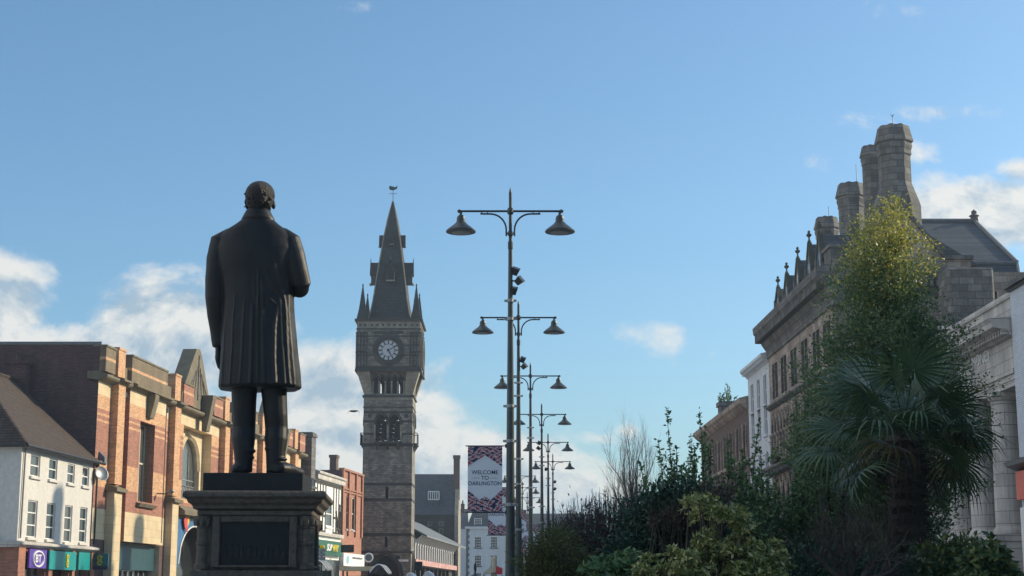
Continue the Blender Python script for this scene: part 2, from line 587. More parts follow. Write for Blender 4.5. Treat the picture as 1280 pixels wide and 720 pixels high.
M['lampdark'] = surf('lamp_dark_paint', (0.02, 0.028, 0.032), (0.016, 0.02, 0.022), 6, 0.35, 0.03)
M['galv'] = surf('galvanised_band', (0.33, 0.34, 0.33), (0.25, 0.26, 0.26), 10, 0.45, 0.05, metallic=0.4)
M['bronze'] = surf('dark_bronze', (0.009, 0.010, 0.012), (0.015, 0.016, 0.018), 5, 0.5, 0.12, metallic=0.1, spec=0.3, dirt=0.5, dcol=(0.014, 0.019, 0.019), dscale=3)
M['plinth'] = surf('sooty_granite', (0.115, 0.092, 0.07), (0.045, 0.038, 0.031), 14, 0.7, 0.5, dirt=0.6, dcol=(0.085, 0.08, 0.07), dscale=3, detail=10)
M['navy'] = surf('navy', (0.02, 0.025, 0.08), (0.02, 0.022, 0.07), 5, 0.7, 0.0)
M['flagred'] = surf('flag_red', (0.33, 0.03, 0.05), (0.28, 0.03, 0.05), 5, 0.7, 0.0)
M['cloth'] = surf('banner_cloth', (0.76, 0.77, 0.80), (0.70, 0.71, 0.75), 3, 0.8, 0.0)
M['flagwhite'] = surf('flag_white', (0.78, 0.76, 0.77), (0.7, 0.68, 0.7), 5, 0.8, 0.0)
M['purple'] = surf('purple_sign', (0.11, 0.055, 0.40), None, 3, 0.4, 0.0)
M['teal'] = surf('teal_sign', (0.0, 0.30, 0.29), None, 3, 0.4, 0.0)
M['tealdark'] = surf('deep_teal_sign', (0.0, 0.13, 0.15), None, 3, 0.4, 0.0)
M['yellow'] = surf('yellow', (0.80, 0.62, 0.02), None, 3, 0.5, 0.0)
M['orange'] = surf('orange', (0.80, 0.30, 0.03), None, 3, 0.5, 0.0)
M['red'] = surf('red', (0.65, 0.05, 0.06), None, 3, 0.5, 0.0)
M['signblue'] = surf('blue_sign', (0.03, 0.15, 0.33), (0.03, 0.13, 0.29), 2, 0.5, 0.0)
M['green'] = surf('green_sign', (0.0, 0.10, 0.055), None, 3, 0.4, 0.0)
M['shutter'] = surf('dark_teal_fascia', (0.015, 0.075, 0.095), (0.012, 0.055, 0.07), 1.5, 0.5, 0.0)
M['redsign'] = surf('red_sign', (0.62, 0.10, 0.075), (0.7, 0.2, 0.13), 0.6, 0.5, 0.0)
M['skin_dark'] = M['bronze']


def glassmat(name, col, rough=0.06):
    m, nt, bs = newmat(name)
    bs.inputs['Base Color'].default_value = (*col, 1)
    bs.inputs['Roughness'].default_value = rough
    bs.inputs['Specular IOR Level'].default_value = 0.6
    nd, lk = nt.nodes, nt.links
    tc = nd.new('ShaderNodeTexCoord')
    n = nd.new('ShaderNodeTexNoise'); n.inputs['Scale'].default_value = 0.9
    lk.new(tc.outputs['Object'], n.inputs['Vector'])
    bp = nd.new('ShaderNodeBump'); bp.inputs['Strength'].default_value = 0.12; bp.inputs['Distance'].default_value = 0.05
    lk.new(n.outputs['Fac'], bp.inputs['Height']); lk.new(bp.outputs[0], bs.inputs['Normal'])
    return m


M['glass'] = glassmat('window_glass', (0.022, 0.026, 0.03))
M['glasspale'] = glassmat('window_glass_with_blind', (0.075, 0.08, 0.08), 0.12)
M['blind'] = surf('window_blind', (0.30, 0.32, 0.33), None, 3, 0.5, 0.0)
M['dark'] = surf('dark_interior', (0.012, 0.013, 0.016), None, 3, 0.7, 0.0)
M['bark'] = surf('bark', (0.085, 0.068, 0.052), (0.05, 0.042, 0.035), 9, 0.9, 0.6)
M['twig'] = surf('dark_twig', (0.055, 0.038, 0.038), (0.04, 0.03, 0.032), 9, 0.85, 0.2)
M['paletwig'] = surf('pale_twig', (0.20, 0.165, 0.13), (0.15, 0.125, 0.10), 9, 0.85, 0.2)
M['fibre'] = surf('palm_fibre', (0.07, 0.052, 0.038), (0.035, 0.027, 0.022), 22, 0.95, 1.0)
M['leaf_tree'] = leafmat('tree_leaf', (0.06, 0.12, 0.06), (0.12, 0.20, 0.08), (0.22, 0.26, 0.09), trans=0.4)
M['leaf_sunlit'] = leafmat('tree_leaf_sunlit', (0.20, 0.24, 0.05), (0.36, 0.36, 0.08), (0.52, 0.45, 0.14), trans=0.5)  # sunlight on the crown top put into a brighter, yellower leaf colour
M['leaf_dark'] = leafmat('dark_shrub_leaf', (0.05, 0.11, 0.045), (0.095, 0.18, 0.07), (0.20, 0.29, 0.10))
M['leaf_ivy'] = leafmat('ivy_leaf', (0.02, 0.05, 0.035), (0.03, 0.07, 0.04), (0.05, 0.10, 0.05))
M['leaf_gold'] = leafmat('gold_shrub_leaf', (0.07, 0.12, 0.035), (0.24, 0.26, 0.08), (0.62, 0.58, 0.27))
M['leaf_hedge'] = leafmat('hedge_leaf', (0.04, 0.09, 0.035), (0.075, 0.125, 0.045), (0.24, 0.24, 0.06))
M['leaf_conifer'] = leafmat('conifer_leaf', (0.039, 0.065, 0.023), (0.072, 0.091, 0.026), (0.156, 0.143, 0.039))
M['leaf_brown'] = leafmat('dead_leaf', (0.035, 0.03, 0.022), (0.06, 0.047, 0.032), (0.12, 0.09, 0.055))
M['palm'] = leafmat('palm_leaf', (0.035, 0.075, 0.035), (0.08, 0.13, 0.055), None, 0.36, 0.2, 0.45)
M['palm_old'] = leafmat('old_palm_leaf', (0.06, 0.065, 0.025), (0.16, 0.12, 0.04), None, 0.5, 0.2)


# ------------------------------------------------------------ architecture helpers
def arch_pts(u0, u1, zs, z1, kind, n=10):
    pts = []
    for i in range(n + 1):
        t = -1 + 2 * i / n
        if kind == 'round':
            f = math.sqrt(max(0, 1 - t * t))
        else:
            f = math.sqrt(max(0, 1 - ((abs(t) + 1) / 2) ** 2)) / math.sqrt(0.75)
        pts.append((u0 + (u1 - u0) * (t + 1) / 2, zs + (z1 - zs) * f))
    return pts


def front(mb, u0, u1, z0, z1, holes=(), y=0.0, depth=0.2, bands=((0, 0),), plane='u', rmat=None):
    """wall face with openings; holes = (u0,u1,z0,z1[,arch kind, springing z]); bands = (from z, material index)"""
    us = sorted({u0, u1, *[h[0] for h in holes], *[h[1] for h in holes]})
    zs = sorted({z0, z1, *[h[2] for h in holes], *[h[3] for h in holes], *[b[0] for b in bands if z0 < b[0] < z1]})
    def pt(u, yy, z):
        return (u, yy, z)
    for j in range(len(zs) - 1):
        zc = (zs[j] + zs[j + 1]) / 2
        mi = 0
        for b in bands:
            if zc > b[0]: mi = b[1]
        i = 0
        while i < len(us) - 1:
            uc = (us[i] + us[i + 1]) / 2
            if any(h[0] < uc < h[1] and h[2] < zc < h[3] for h in holes):
                i += 1
                continue
            k = i + 1
            while k < len(us) - 1:
                uc = (us[k] + us[k + 1]) / 2
                if any(h[0] < uc < h[1] and h[2] < zc < h[3] for h in holes): break
                k += 1
            mb.poly([pt(us[i], y, zs[j]), pt(us[k], y, zs[j]), pt(us[k], y, zs[j + 1]), pt(us[i], y, zs[j + 1])], mi)
            i = k
    for h in holes:
        a, b, c, d = h[:4]
        mi = 0
        for bb in bands:
            if (c + d) / 2 > bb[0]: mi = bb[1]
        if rmat is not None: mi = rmat
        top = d if len(h) < 5 else h[5]
        mb.poly([pt(a, y, c), pt(a, y, top), pt(a, y + depth, top), pt(a, y + depth, c)], mi)
        mb.poly([pt(b, y, c), pt(b, y + depth, c), pt(b, y + depth, top), pt(b, y, top)], mi)
        mb.poly([pt(a, y, c), pt(a, y + depth, c), pt(b, y + depth, c), pt(b, y, c)], mi)
        if len(h) < 5:
            mb.poly([pt(a, y, d), pt(b, y, d), pt(b, y + depth, d), pt(a, y + depth, d)], mi)
        else:
            ap = arch_pts(a, b, h[5], d, h[4])
            for (ua, za), (ub, zb) in zip(ap[:-1], ap[1:]):
                mb.poly([pt(ua, y, za), pt(ub, y, zb), pt(ub, y, d), pt(ua, y, d)], mi)
                mb.poly([pt(ua, y, za), pt(ub, y, zb), pt(ub, y + depth, zb), pt(ua, y + depth, za)], mi)


def carcass(mb, L, D, h, mi=0, z0=0.0, u0=0.0, eps=0.0):
    """left, right and back walls and a flat top (no front)"""
    mb.poly([(u0, 0, z0), (u0, D, z0), (u0, D, h), (u0, 0, h)], mi)
    mb.poly([(L, 0, z0), (L, 0, h), (L, D, h), (L, D, z0)], mi)
    mb.poly([(u0, D, z0), (L, D, z0), (L, D, h), (u0, D, h)], mi)
    mb.poly([(u0, 0, h - 0.05 - eps), (L, 0, h - 0.05 - eps), (L, D, h - 0.05 - eps), (u0, D, h - 0.05 - eps)], mi)


def window(root, u0, u1, z0, z1, y, cols=1, rows=1, bar=0.05, frame='white', glass='glass', arch=None, zs=None, sill=None, proud=0.04, label=None, outer=None, mat=None):
    g = MB()
    if arch:
        pts = [(u0, z0), (u1, z0)] + [(p[0], p[1]) for p in reversed(arch_pts(u0, u1, zs, z1, arch))]
    else:
        pts = [(u0, z0), (u1, z0), (u1, z1), (u0, z1)]
    g.poly([(a, y, b) for a, b in pts])
    w = g.build('window', M[glass], root)
    f = MB()
    o = outer or bar
    ya, yb = y - 0.05, y - 0.005
    if arch:
        f.box(u0, u0 + o, ya, yb, z0, zs); f.box(u1 - o, u1, ya, yb, z0, zs)
        ap = arch_pts(u0 + o / 2, u1 - o / 2, zs, z1 - o / 2, arch)
        f.tube([(a, y - 0.03, b) for a, b in ap], o / 2, 4)
    else:
        f.box(u0, u0 + o, ya, yb, z0, z1); f.box(u1 - o, u1, ya, yb, z0, z1)
        f.box(u0 + o, u1 - o, ya, yb, z1 - o, z1)
    f.box(u0 + o, u1 - o, ya, yb, z0, z0 + o)
    for i in range(1, cols):
        x = u0 + (u1 - u0) * i / cols
        f.box(x - bar / 2, x + bar / 2, ya + 0.004, yb, z0 + o, (zs if arch else z1 - o) if not arch else zs + (z1 - zs) * (0.9 if cols == 2 else 0.6))
    ztop = zs if arch else z1
    for i in range(1, rows):
        zz = z0 + (ztop - z0) * i / rows
        f.box(u0 + o, u1 - o, ya + 0.008, yb, zz - bar / 2, zz + bar / 2)
    f.build('frame', M[frame], w)
    if sill:
        s = MB()
        s.box(u0 - 0.08, u1 + 0.08, -0.1, y + 0.02, z0 - 0.12, z0 - 0.003)
        s.build('sill', M[sill], w)
    return w


def gable_roof(mb, u0, u1, y0, y1, ze, zr, axis='u', over=0.2, mi=0, th=0.12):
    """pitched roof slabs; ridge along u or y"""
    if axis == 'u':
        ym = (y0 + y1) / 2
        prof = [(y0 - over, ze), (ym, zr), (y1 + over, ze), (y1 + over, ze - th), (ym, zr - th), (y0 - over, ze - th)]
        mb.extrude(prof, 'x', u0 - over, u1 + over, mi)
    else:
        um = (u0 + u1) / 2
        prof = [(u0 - over, ze), (um, zr), (u1 + over, ze), (u1 + over, ze - th), (um, zr - th), (u0 - over, ze - th)]
        mb.extrude(prof, 'y', y0 - over, y1 + over, mi)


def clip_poly(poly, conv):
    """clip 2D polygon by convex counter-clockwise polygon"""
    out = poly
    for i in range(len(conv)):
        a, b = conv[i], conv[(i + 1) % len(conv)]
        inp, out = out, []
        def ins(p): return (b[0] - a[0]) * (p[1] - a[1]) - (b[1] - a[1]) * (p[0] - a[0]) >= 0
        for j in range(len(inp)):
            p, q = inp[j], inp[(j + 1) % len(inp)]
            ip, iq = ins(p), ins(q)
            if ip != iq:
                d1 = (b[0] - a[0]) * (p[1] - a[1]) - (b[1] - a[1]) * (p[0] - a[0])
                d2 = (b[0] - a[0]) * (q[1] - a[1]) - (b[1] - a[1]) * (q[0] - a[0])
                t = d1 / (d1 - d2)
                x = (p[0] + (q[0] - p[0]) * t, p[1] + (q[1] - p[1]) * t)
                if ip: out.append(p)
                out.append(x)
                continue
            if ip: out.append(p)
        if not out: return []
    return out


def offset_root_sign(name, label, cat, fr, u0, u1, z0, z1, y0, y1, m, group=None):
    """a sign box on a facade: a thing of its own, face on y0"""
    r = bpy.data.objects.new(name, None)
    COL.objects.link(r)
    p = fr.A + fr.u * ((u0 + u1) / 2) + fr.v * y1
    r.location = (p.x, p.y, z0)
    r.rotation_euler = (0, 0, fr.rot)
    tag(r, label, cat, group)
    b = MB()
    w = (u1 - u0) / 2
    b.box(-w, w, y0 - y1, -0.004, 0, z1 - z0)
    b.build('panel', m, r, bevel=0.01)
    return r, w, z1 - z0, y0 - y1
# ------------------------------------------------------------ setting
def structure(name, mb, m):
    o = mb.build(name, m)
    o['kind'] = 'structure'
    return o


g = MB(); g.poly([(-900, -300, 0), (900, -300, 0), (900, 1800, 0), (-900, 1800, 0)])
structure('ground', g, M['paving'])
g = MB(); g.poly([(8.5, -40, 0.004), (16.0, -40, 0.004), (13.5, 300, 0.004), (6.0, 300, 0.004)])
structure('road', g, M['asphalt'])
g = MB()
for i in range(40):
    y = -30 + i * 8
    x = 12.2 - 2.5 * (y + 40) / 340
    g.poly([(x - 0.06, y, 0.008), (x + 0.06, y, 0.008), (x + 0.06, y + 4, 0.008), (x - 0.06, y + 4, 0.008)])
structure('road_marking', g, M['paint'])
g = MB()
g.extrude([(16.0, -40), (16.15, -40), (13.65, 300), (13.5, 300)], 'z', 0.0, 0.125)
g.extrude([(8.35, -40), (8.5, -40), (6.0, 300), (5.85, 300)], 'z', 0.0, 0.125)
structure('kerb', g, M['ashlar'])
g = MB(); g.poly([(16.15, -40, 0.12), (60, -40, 0.12), (60, 300, 0.12), (13.65, 300, 0.12)])
structure('pavement', g, M['paving'])

# thin air haze over the whole place
hz_m = bpy.data.materials.new('haze')
hz_m.use_nodes = True
nt = hz_m.node_tree
nt.nodes.clear()
_o = nt.nodes.new('ShaderNodeOutputMaterial')
_v = nt.nodes.new('ShaderNodeVolumePrincipled')
_v.inputs['Color'].default_value = (0.76, 0.89, 1.0, 1)
_v.inputs['Density'].default_value = 0.00048
_v.inputs['Anisotropy'].default_value = 0.45
nt.links.new(_v.outputs[0], _o.inputs['Volume'])
g = MB(); g.box(-901, 901, -301, 1801, -1.0, 40.0)
hz = g.build('haze', hz_m)
hz['kind'] = 'stuff'

# planting bed
pb = empty('planting_bed', (4.3, 20.5, 0), 0, 'low stone walled planting bed under the palm and the shrubs', 'planter')
b = MB()
for (x0, x1, y0, y1) in ((-4.4, 4.4, -5, -4.7), (-4.4, 4.4, 11.7, 12), (-4.4, -4.1, -4.7, 11.7), (4.1, 4.4, -4.7, 11.7)):
    b.box(x0, x1, y0, y1, 0, 0.5)
b.build('wall', M['ashlar'], pb, bevel=0.02)
b = MB(); b.box(-4.1, 4.1, -4.7, 11.7, 0.01, 0.42)
b.build('soil', M['bark'], pb)

# ------------------------------------------------------------ red and orange brick shopping centre on the left
FM = Frame((-20.6, 80), (-16.7, 127))
mall = FM.root('shopping_centre', 'long banded red and orange brick shopping centre with stone gable and parapet', 'building')
U0, U1 = -0.6, 47.1
CZ = 12.25
bands = ((0, 1), (4.17, 2), (5.68, 0), (6.78, 3), (8.05, 0), (9.98, 3), (10.1, 0), (10.3, 3), (10.42, 0), (10.62, 3), (11.33, 2))
piers = [(1.4, 2.5), (11.5, 12.6), (22.6, 23.7), (32.8, 33.9), (43.4, 44.5)]
wbays = [6.75, 28.2]
abays = [17.6, 38.6]
b = MB()
holes = []
for c in wbays:
    holes += [(c - 3.9, c + 3.9, 0.0, 4.1), (c - 1.3, c + 1.3, 6.35, 10.6)]
for c in abays:
    holes += [(c - 3.7, c + 3.7, 0.0, 6.0), (c - 3.1, c + 3.1, 7.0, 11.3)]
front(b, U0, U1, 0, CZ, holes, 0.0, 0.9, bands, rmat=2)
wl = FM.l((-50.0, 79.4, 0))
back = 26
b.poly([(U0, 0, 0), (U0, 0, 13.8), (wl.x, wl.y, 13.8), (wl.x, wl.y, 0)], 4)
b.poly([(U0, 0.45, 12.25), (U0, 0.45, 13.8), (wl.x, wl.y + 0.45, 13.8), (wl.x, wl.y + 0.45, 12.25)], 4)
b.poly([(U1, 0, 0), (U1, back, 0), (U1, back, 13.2), (U1, 0, 13.2)], 0)
b.poly([(U0, 0.05, 12.2), (U1, 0.05, 12.2), (U1, back, 12.2), (wl.x, wl.y, 12.2)], 4)
for c in wbays:
    pass
b.build('wall', [M['redbrick'], M['darkbrick'], M['sandstone'], M['orangebrick'], M['darkbrick']], mall)
b = MB()
b.extrude([(U0, -0.06), (U0, 0.42), (wl.x, wl.y + 0.42), (wl.x, wl.y - 0.06)][::-1], 'z', 13.8, 13.95)
b.build('coping', M['lead'], mall)
b = MB(); b.tube([tuple(FM.l((-23.4, 79.6, 8.0))), tuple(FM.l((-23.4, 79.6, 13.7)))], 0.07, 6); b.build('downpipe', M['black'], mall)
# projecting panels round the tall windows
for c in wbays:
    p = MB()
    front(p, c - 3.2, c + 3.2, 5.0, 12.1, [(c - 1.3, c + 1.3, 6.35, 10.6)], -0.28, 1.0, bands, rmat=0)
    for uu in (c - 3.2, c + 3.2):
        p.poly([(uu, -0.28, 4.17), (uu, 0, 4.17), (uu, 0, 12.1), (uu, -0.28, 12.1)], 0)
    front(p, c - 3.2, c + 3.2, 4.17, 5.0, [], -0.28, 0.3, bands)
    p.poly([(c - 3.2, -0.28, 4.17), (c + 3.2, -0.28, 4.17), (c + 3.2, 0, 4.17), (c - 3.2, 0, 4.17)], 2)
    p.build('bay_panel', [M['redbrick'], M['darkbrick'], M['sandstone'], M['orangebrick']], mall)
    w = window(mall, c - 1.3, c + 1.3, 6.35, 10.6, 0.3, 3, 2, 0.09, 'cream', 'glasspale')
    s = MB(); s.extrude([(-0.55, 6.2), (0.0, 6.35), (0.0, 6.05), (-0.45, 6.05)], 'x', c - 1.5, c + 1.5)
    s.build('sill', M['copingstone'], w)
    k = MB()
    k.extrude([(-0.75, 12.15), (-0.75, 11.9), (-0.5, 10.85), (-0.27, 10.85), (-0.27, 12.15)], 'x', c - 0.35, c + 0.35)
    k.build('stone_bracket', M['copingstone'], mall, bevel=0.02)
    sh = MB(); sh.box(c - 3.8, c + 3.8, 0.25, 0.5, 2.75, 4.1)
    sh.build('shop_fascia', M['shutter'], mall)
    d = MB(); d.box(c - 3.8, c + 3.8, 0.6, 0.65, 0.1, 2.74)
    sw = d.build('shop_window', M['glass'], mall)
    f = MB()
    for i in range(9):
        x = c - 3.75 + 7.5 * i / 8
        f.box(x - 0.05, x + 0.05, 0.5, 0.598, 0.1, 2.7)
    f.build('frame', M['galv'], sw)
# pilasters with stone lower halves and caps
for (a, z) in piers:
    p = MB()
    p.box(a, z, -0.38, -0.003, 6.98, 12.1, 0)
    p.build('pilaster', M['orangebrick'], mall)
    p = MB()
    p.box(a - 0.05, z + 0.05, -0.42, -0.006, 0, 6.6)
    p.build('pilaster_base', M['sandstone'], mall)
    p = MB()
    p.box(a - 0.3, z + 0.3, -0.62, -0.002, 6.6, 6.78)
    p.extrude([(-0.58, 6.78), (-0.002, 6.98), (-0.002, 6.78)], 'x', a - 0.25, z + 0.25)
    p.build('pilaster_cap', M['copingstone'], mall)
    p = MB()
    p.box(a, z, -0.3, 0.5, 12.45, 13.85)
    p.box(a - 0.03, z + 0.03, -0.34, 0.54, 13.85, 13.97)
    p.build('parapet_pier', M['orangebrick'], mall)
# cornice
p = MB()
p.extrude([(-0.5, 12.18), (-0.5, 12.3), (-0.1, 12.46), (0.55, 12.46), (0.55, 12.1), (-0.05, 12.0), (-0.42, 12.1)], 'x', U0 - 0.15, U1 + 0.4)
for (a, z) in piers + [(c - 3.2, c + 3.2) for c in wbays]:
    p.extrude([(-0.72, 12.2), (-0.72, 12.315), (-0.49, 12.4), (-0.49, 12.2)], 'x', a - 0.15, z + 0.15)
p.build('cornice', M['copingstone'], mall)
# parapet blocks
for (a, z, top, kind) in [(U0, 0.9, 13.8, 'oldbrick'), (3.55, 9.9, 13.9, 'oldbrick'), (13.2, 15.3, 13.7, 'redbrick'), (19.9, 22.0, 13.7, 'redbrick'), (25.1, 31.3, 13.9, 'oldbrick'),
                    (34.6, 36.4, 13.7, 'redbrick'), (40.8, 42.6, 13.7, 'redbrick'), (45.2, U1, 13.85, 'redbrick')]:
    p = MB()
    p.box(a, z, -0.32, 0.6, 12.47, 13.05, 0)
    p.box(a, z, -0.32, 0.6, 13.05, 13.2, 1)
    p.box(a, z, -0.32, 0.6, 13.2, top - 0.1, 0)
    p.box(a - 0.03, z + 0.03, -0.37, 0.65, top - 0.1, top, 2)
    p.build('parapet_block', [M[kind], M['orangebrick'], M['copingstone']], mall)
p = MB()
p.box(U0 + 0.4, U1 - 0.2, -0.1, 0.3, 12.465, 13.15)
p.build('parapet', M['oldbrick'], mall)
# gables over the arched bays
for c in abays:
    p = MB()
    ga = FM.uz(249, 441, -0.25)[0] - abays[0] + c
    p.extrude([(ga - 3.3, 12.46), (ga - 3.3, 13.0), (ga - 0.5, 16.05), (ga + 0.2, 16.12), (ga + 0.6, 15.9), (ga + 3.0, 12.9), (ga + 3.0, 12.46)], 'y', -0.25, 0.62)
    gb = p.build('gable', M['copingstone'], mall, bevel=0.02)
    p = MB()
    for i in range(-3, 4):
        if i == 0: continue
        x0 = ga + i * 0.30
        x1 = ga + i * 0.78
        h0 = 15.3 - abs(i) * 0.33
        p.tube([(x0, -0.26, h0), (x1, -0.26, 13.1)], 0.045, 4)
    p.box(ga - 0.05, ga + 0.12, -0.3, -0.2, 13.0, 15.7)
    p.build('groove', M['bankdark'], gb)
    p = MB()
    p.extrude([(-0.95, 13.4), (-0.95, 13.2), (-0.6, 11.2), (-0.3, 11.2), (-0.252, 13.4)], 'x', c - 0.35, c + 0.35)
    p.build('stone_bracket', M['copingstone'], mall, bevel=0.02)
    # arched window in its recess
    w = window(mall, c - 1.9, c + 1.9, 7.05, 10.7, 0.75, 3, 3, 0.06, 'galv', 'glasspale', 'round', 8.9)
    s = MB()
    front(s, c - 3.08, c + 3.08, 7.02, 11.28, [(c - 1.95, c + 1.95, 7.02, 10.75, 'round', 8.9)], 0.55, 0.18, ((0, 0),))
    ap = arch_pts(c - 2.1, c + 2.1, 8.9, 10.9, 'round', 14)
    s.tube([(a, 0.52, z) for a, z in ap], 0.15, 4)
    s.box(c - 2.25, c - 1.96, 0.4, 0.56, 7.03, 8.95); s.box(c + 1.96, c + 2.25, 0.4, 0.56, 7.03, 8.95)
    s.build('arch_surround', M['sandstone'], mall)
    s = MB()
    for i in range(12):
        x = c - 1.8 + i * 0.33
        s.tube([(x, 0.66, 7.1), (x + 0.4, 0.66, 7.9)], 0.018, 4)
        s.tube([(x + 0.4, 0.66, 7.1), (x, 0.66, 7.9)], 0.018, 4)
    s.tube([(c - 1.9, 0.66, 7.92), (c + 1.9, 0.66, 7.92)], 0.03, 4)
    s.build('railing', M['galv'], mall)
    s = MB()
    s.box(c - 3.9, c + 3.9, -0.5, -0.002, 6.02, 6.25)
    s.extrude([(-0.45, 6.25), (-0.002, 6.6), (-0.002, 6.25)], 'x', c - 3.8, c + 3.8)
    s.build('ledge', M['copingstone'], mall)
    s = MB(); s.box(c - 3.6, c + 3.6, 0.85, 0.9, 0, 5.9)
    s.build('entrance_doors', M['glass'], mall)

# entrance sign: blue spandrel with arch, flame-like logo
c = abays[0]
r = empty('entrance_sign', FM.A + FM.u * c + Vector((0, 0, 3.0)), FM.rot, 'blue arched entrance sign with yellow and red logo on the brick shopping centre', 'sign')
s = MB()
front(s, -3.65, 3.65, 0.0, 2.9, [(-3.3, 3.3, 0.0, 2.45, 'round', 0.2)], -0.02, 0.1)
s.build('panel', M['signblue'], r)
s = MB()
s.tube([(a, -0.05, z) for a, z in arch_pts(-3.32, 3.32, 0.2, 2.47, 'round', 20)], 0.05, 4)
s.build('arch_trim', M['white'], r)
u_, z_ = FM.uz(229, 652)
lx, lz = u_ - c, z_ - 3.0
s = MB()
s.extrude([(lx - 0.15, lz + 0.75), (lx + 0.9, lz + 0.6), (lx + 0.75, lz - 0.1), (lx + 0.2, lz - 0.45), (lx + 0.1, lz + 0.1)], 'y', -0.14, -0.03)
s.build('logo', M['yellow'], r)
s = MB()
s.extrude([(lx - 0.45, lz + 0.05), (lx - 0.2, lz + 0.35), (lx + 0.25, lz + 0.0), (lx + 0.45, lz - 0.65), (lx - 0.2, lz - 0.35)], 'y', -0.18, -0.145)
s.build('logo', M['red'], r)
s = MB()
s.extrude([(lx + 0.2, lz + 0.6), (lx + 0.55, lz + 0.55), (lx + 0.5, lz - 0.15), (lx + 0.3, lz - 0.25)], 'y', -0.165, -0.142)
s.build('logo', M['orange'], r)

# security camera on the wall
u_, z_ = FM.uz(190, 617)
r = empty('security_camera', FM.A + FM.u * u_ + Vector((0, 0, z_)), FM.rot, 'small dark security camera on a bracket beside the tall window', 'camera')
s = MB(); s.tube([(0, -0.28, 0), (0, -0.75, -0.02), (0, -0.95, 0.08)], 0.035, 6); s.build('bracket', M['lampdark'], r)
s = MB(); s.ellipsoid((0, -1.05, 0.12), (0.14, 0.2, 0.13), 10, 8); s.build('housing', M['metalgrey'], r, smooth=True)

# ------------------------------------------------------------ white rendered corner building
FW = Frame((-21.41, 70), (-20.66, 80))
wb = FW.root('white_corner_building', 'white rendered two storey corner building with brown tiled roof above shops', 'building')
L = 9.93
EZ = 7.9
b = MB()
wins = []
for (x0, y0, x1, y1) in [(39, 566, 51, 597), (62, 571.5, 72.4, 601), (85, 578, 94, 605.5), (103.5, 581.5, 112, 609), (35.5, 623.5, 47.5, 673), (59, 627, 70, 675.5), (81.5, 630, 91, 679), (100.5, 632.5, 109.5, 679.5)]:
    a, zt = FW.uz(x0, y0 + 1); c, _ = FW.uz(x1, y0 + 2)
    _, zb = FW.uz((x0 + x1) / 2, y1 - 1)
    wins.append((a, c, zb, zt))
front(b, 0, L, 3.75, EZ, wins, 0, 0.16)
b.poly([(0, 0, 3.75), (0, 0, EZ), (0, 8, EZ), (0, 8, 3.75)])
b.poly([(L, 0, 0), (L, 8, 0), (L, 8, EZ), (L, 0, EZ)])
b.poly([(0, 8, 0), (0, 8, EZ), (L, 8, EZ), (L, 8, 0)])
b.build('upper_wall', M['render'], wb)
b = MB()
front(b, 0, L, 0, 3.55, [(0.9, 3.6, 0.3, 3.3), (4.3, 6.7, 0.3, 3.3), (7.2, 9.4, 0.3, 3.3)], 0.02, 0.5)
b.poly([(0, 0.02, 0), (0, 0.02, 3.55), (0, 8, 3.55), (0, 8, 0)])
for (a, z) in [(0, 0.8), (3.7, 4.2), (6.8, 7.15), (9.45, L)]:
    b.box(a, z, -0.12, 0.016, 0, 3.5)
b.build('lower_wall', M['redbrick'], wb)
for (a, z) in [(0.9, 3.6), (4.3, 6.7), (7.2, 9.4)]:
    s = MB(); s.box(a, z, 0.4, 0.45, 0.3, 3.3); s.build('shop_window', M['glass'], wb)
b = MB()
b.extrude([(-0.35, 3.72), (-0.35, 3.62), (-0.1, 3.5), (0.3, 3.5), (0.3, 3.8), (-0.02, 3.8)], 'x', -0.3, L)
b.box(-0.3, 0.0, 0.3, 8, 3.5, 3.76)
b.build('ledge', M['ashlar'], wb, bevel=0.02)
for i, (a, c, zb, zt) in enumerate(wins):
    window(wb, a, c, zb, zt, 0.11, 1 if i < 4 else 1, 2 if i < 4 else 3, 0.055, 'white', 'glasspale' if i in (0, 2, 4, 6) else 'glass', sill='render')
    if i in (2,):
        pass
b = MB()
RY, RZ = 3.9, 11.9
e = 0.28
zE = EZ + 0.02
b.poly([(-e, -e, zE), (L, -e, zE), (L, RY, RZ), (3.6, RY, RZ)], 0)
b.poly([(L, 8 + e, zE), (-e, 8 + e, zE), (3.6, RY, RZ), (L, RY, RZ)], 0)
b.poly([(-e, 8 + e, zE), (-e, -e, zE), (3.6, RY, RZ)], 0)
b.poly([(L, -e, zE), (L, 8 + e, zE), (L, RY, RZ)], 0)
b.poly([(-e, -e, zE - 0.003), (L, -e, zE - 0.003), (L, 8 + e, zE - 0.003), (-e, 8 + e, zE - 0.003)], 0)
rf = b.build('roof', M['rooftile'], wb)
b = MB()
b.tube([(-e, -e, zE + 0.03), (3.6, RY, RZ + 0.04)], 0.09, 6)
b.tube([(3.6, RY, RZ + 0.04), (L, RY, RZ + 0.04)], 0.1, 6)
b.build('ridge_tiles', M['rooftile'], rf)
b = MB()
b.tube([(-e, -e - 0.06, zE - 0.05), (L + 0.2, -e - 0.06, zE - 0.05)], 0.075, 6)
b.tube([(-e - 0.06, -e, zE - 0.05), (-e - 0.06, 8, zE - 0.05)], 0.075, 6)
b.build('gutter', M['black'], wb)
b = MB()
b.extrude([(-e - 0.1, zE - 0.05), (-e - 0.1, zE + 0.28), (RY, RZ + 0.32), (RY, RZ - 0.1)], 'x', L + 0.003, L + 0.35)
b.build('verge_flashing', M['lead'], rf)
b = MB()
b.box(L - 1.3, L - 0.5, RY - 0.5, RY + 0.5, RZ - 0.6, RZ + 0.85)
b.box(L - 1.4, L - 0.4, RY - 0.6, RY + 0.6, RZ + 0.85, RZ + 1.0)
b.lathe([(0.13, RZ + 1.0), (0.11, RZ + 1.35), (0.09, RZ + 1.35)], L - 1.1, RY, 10)
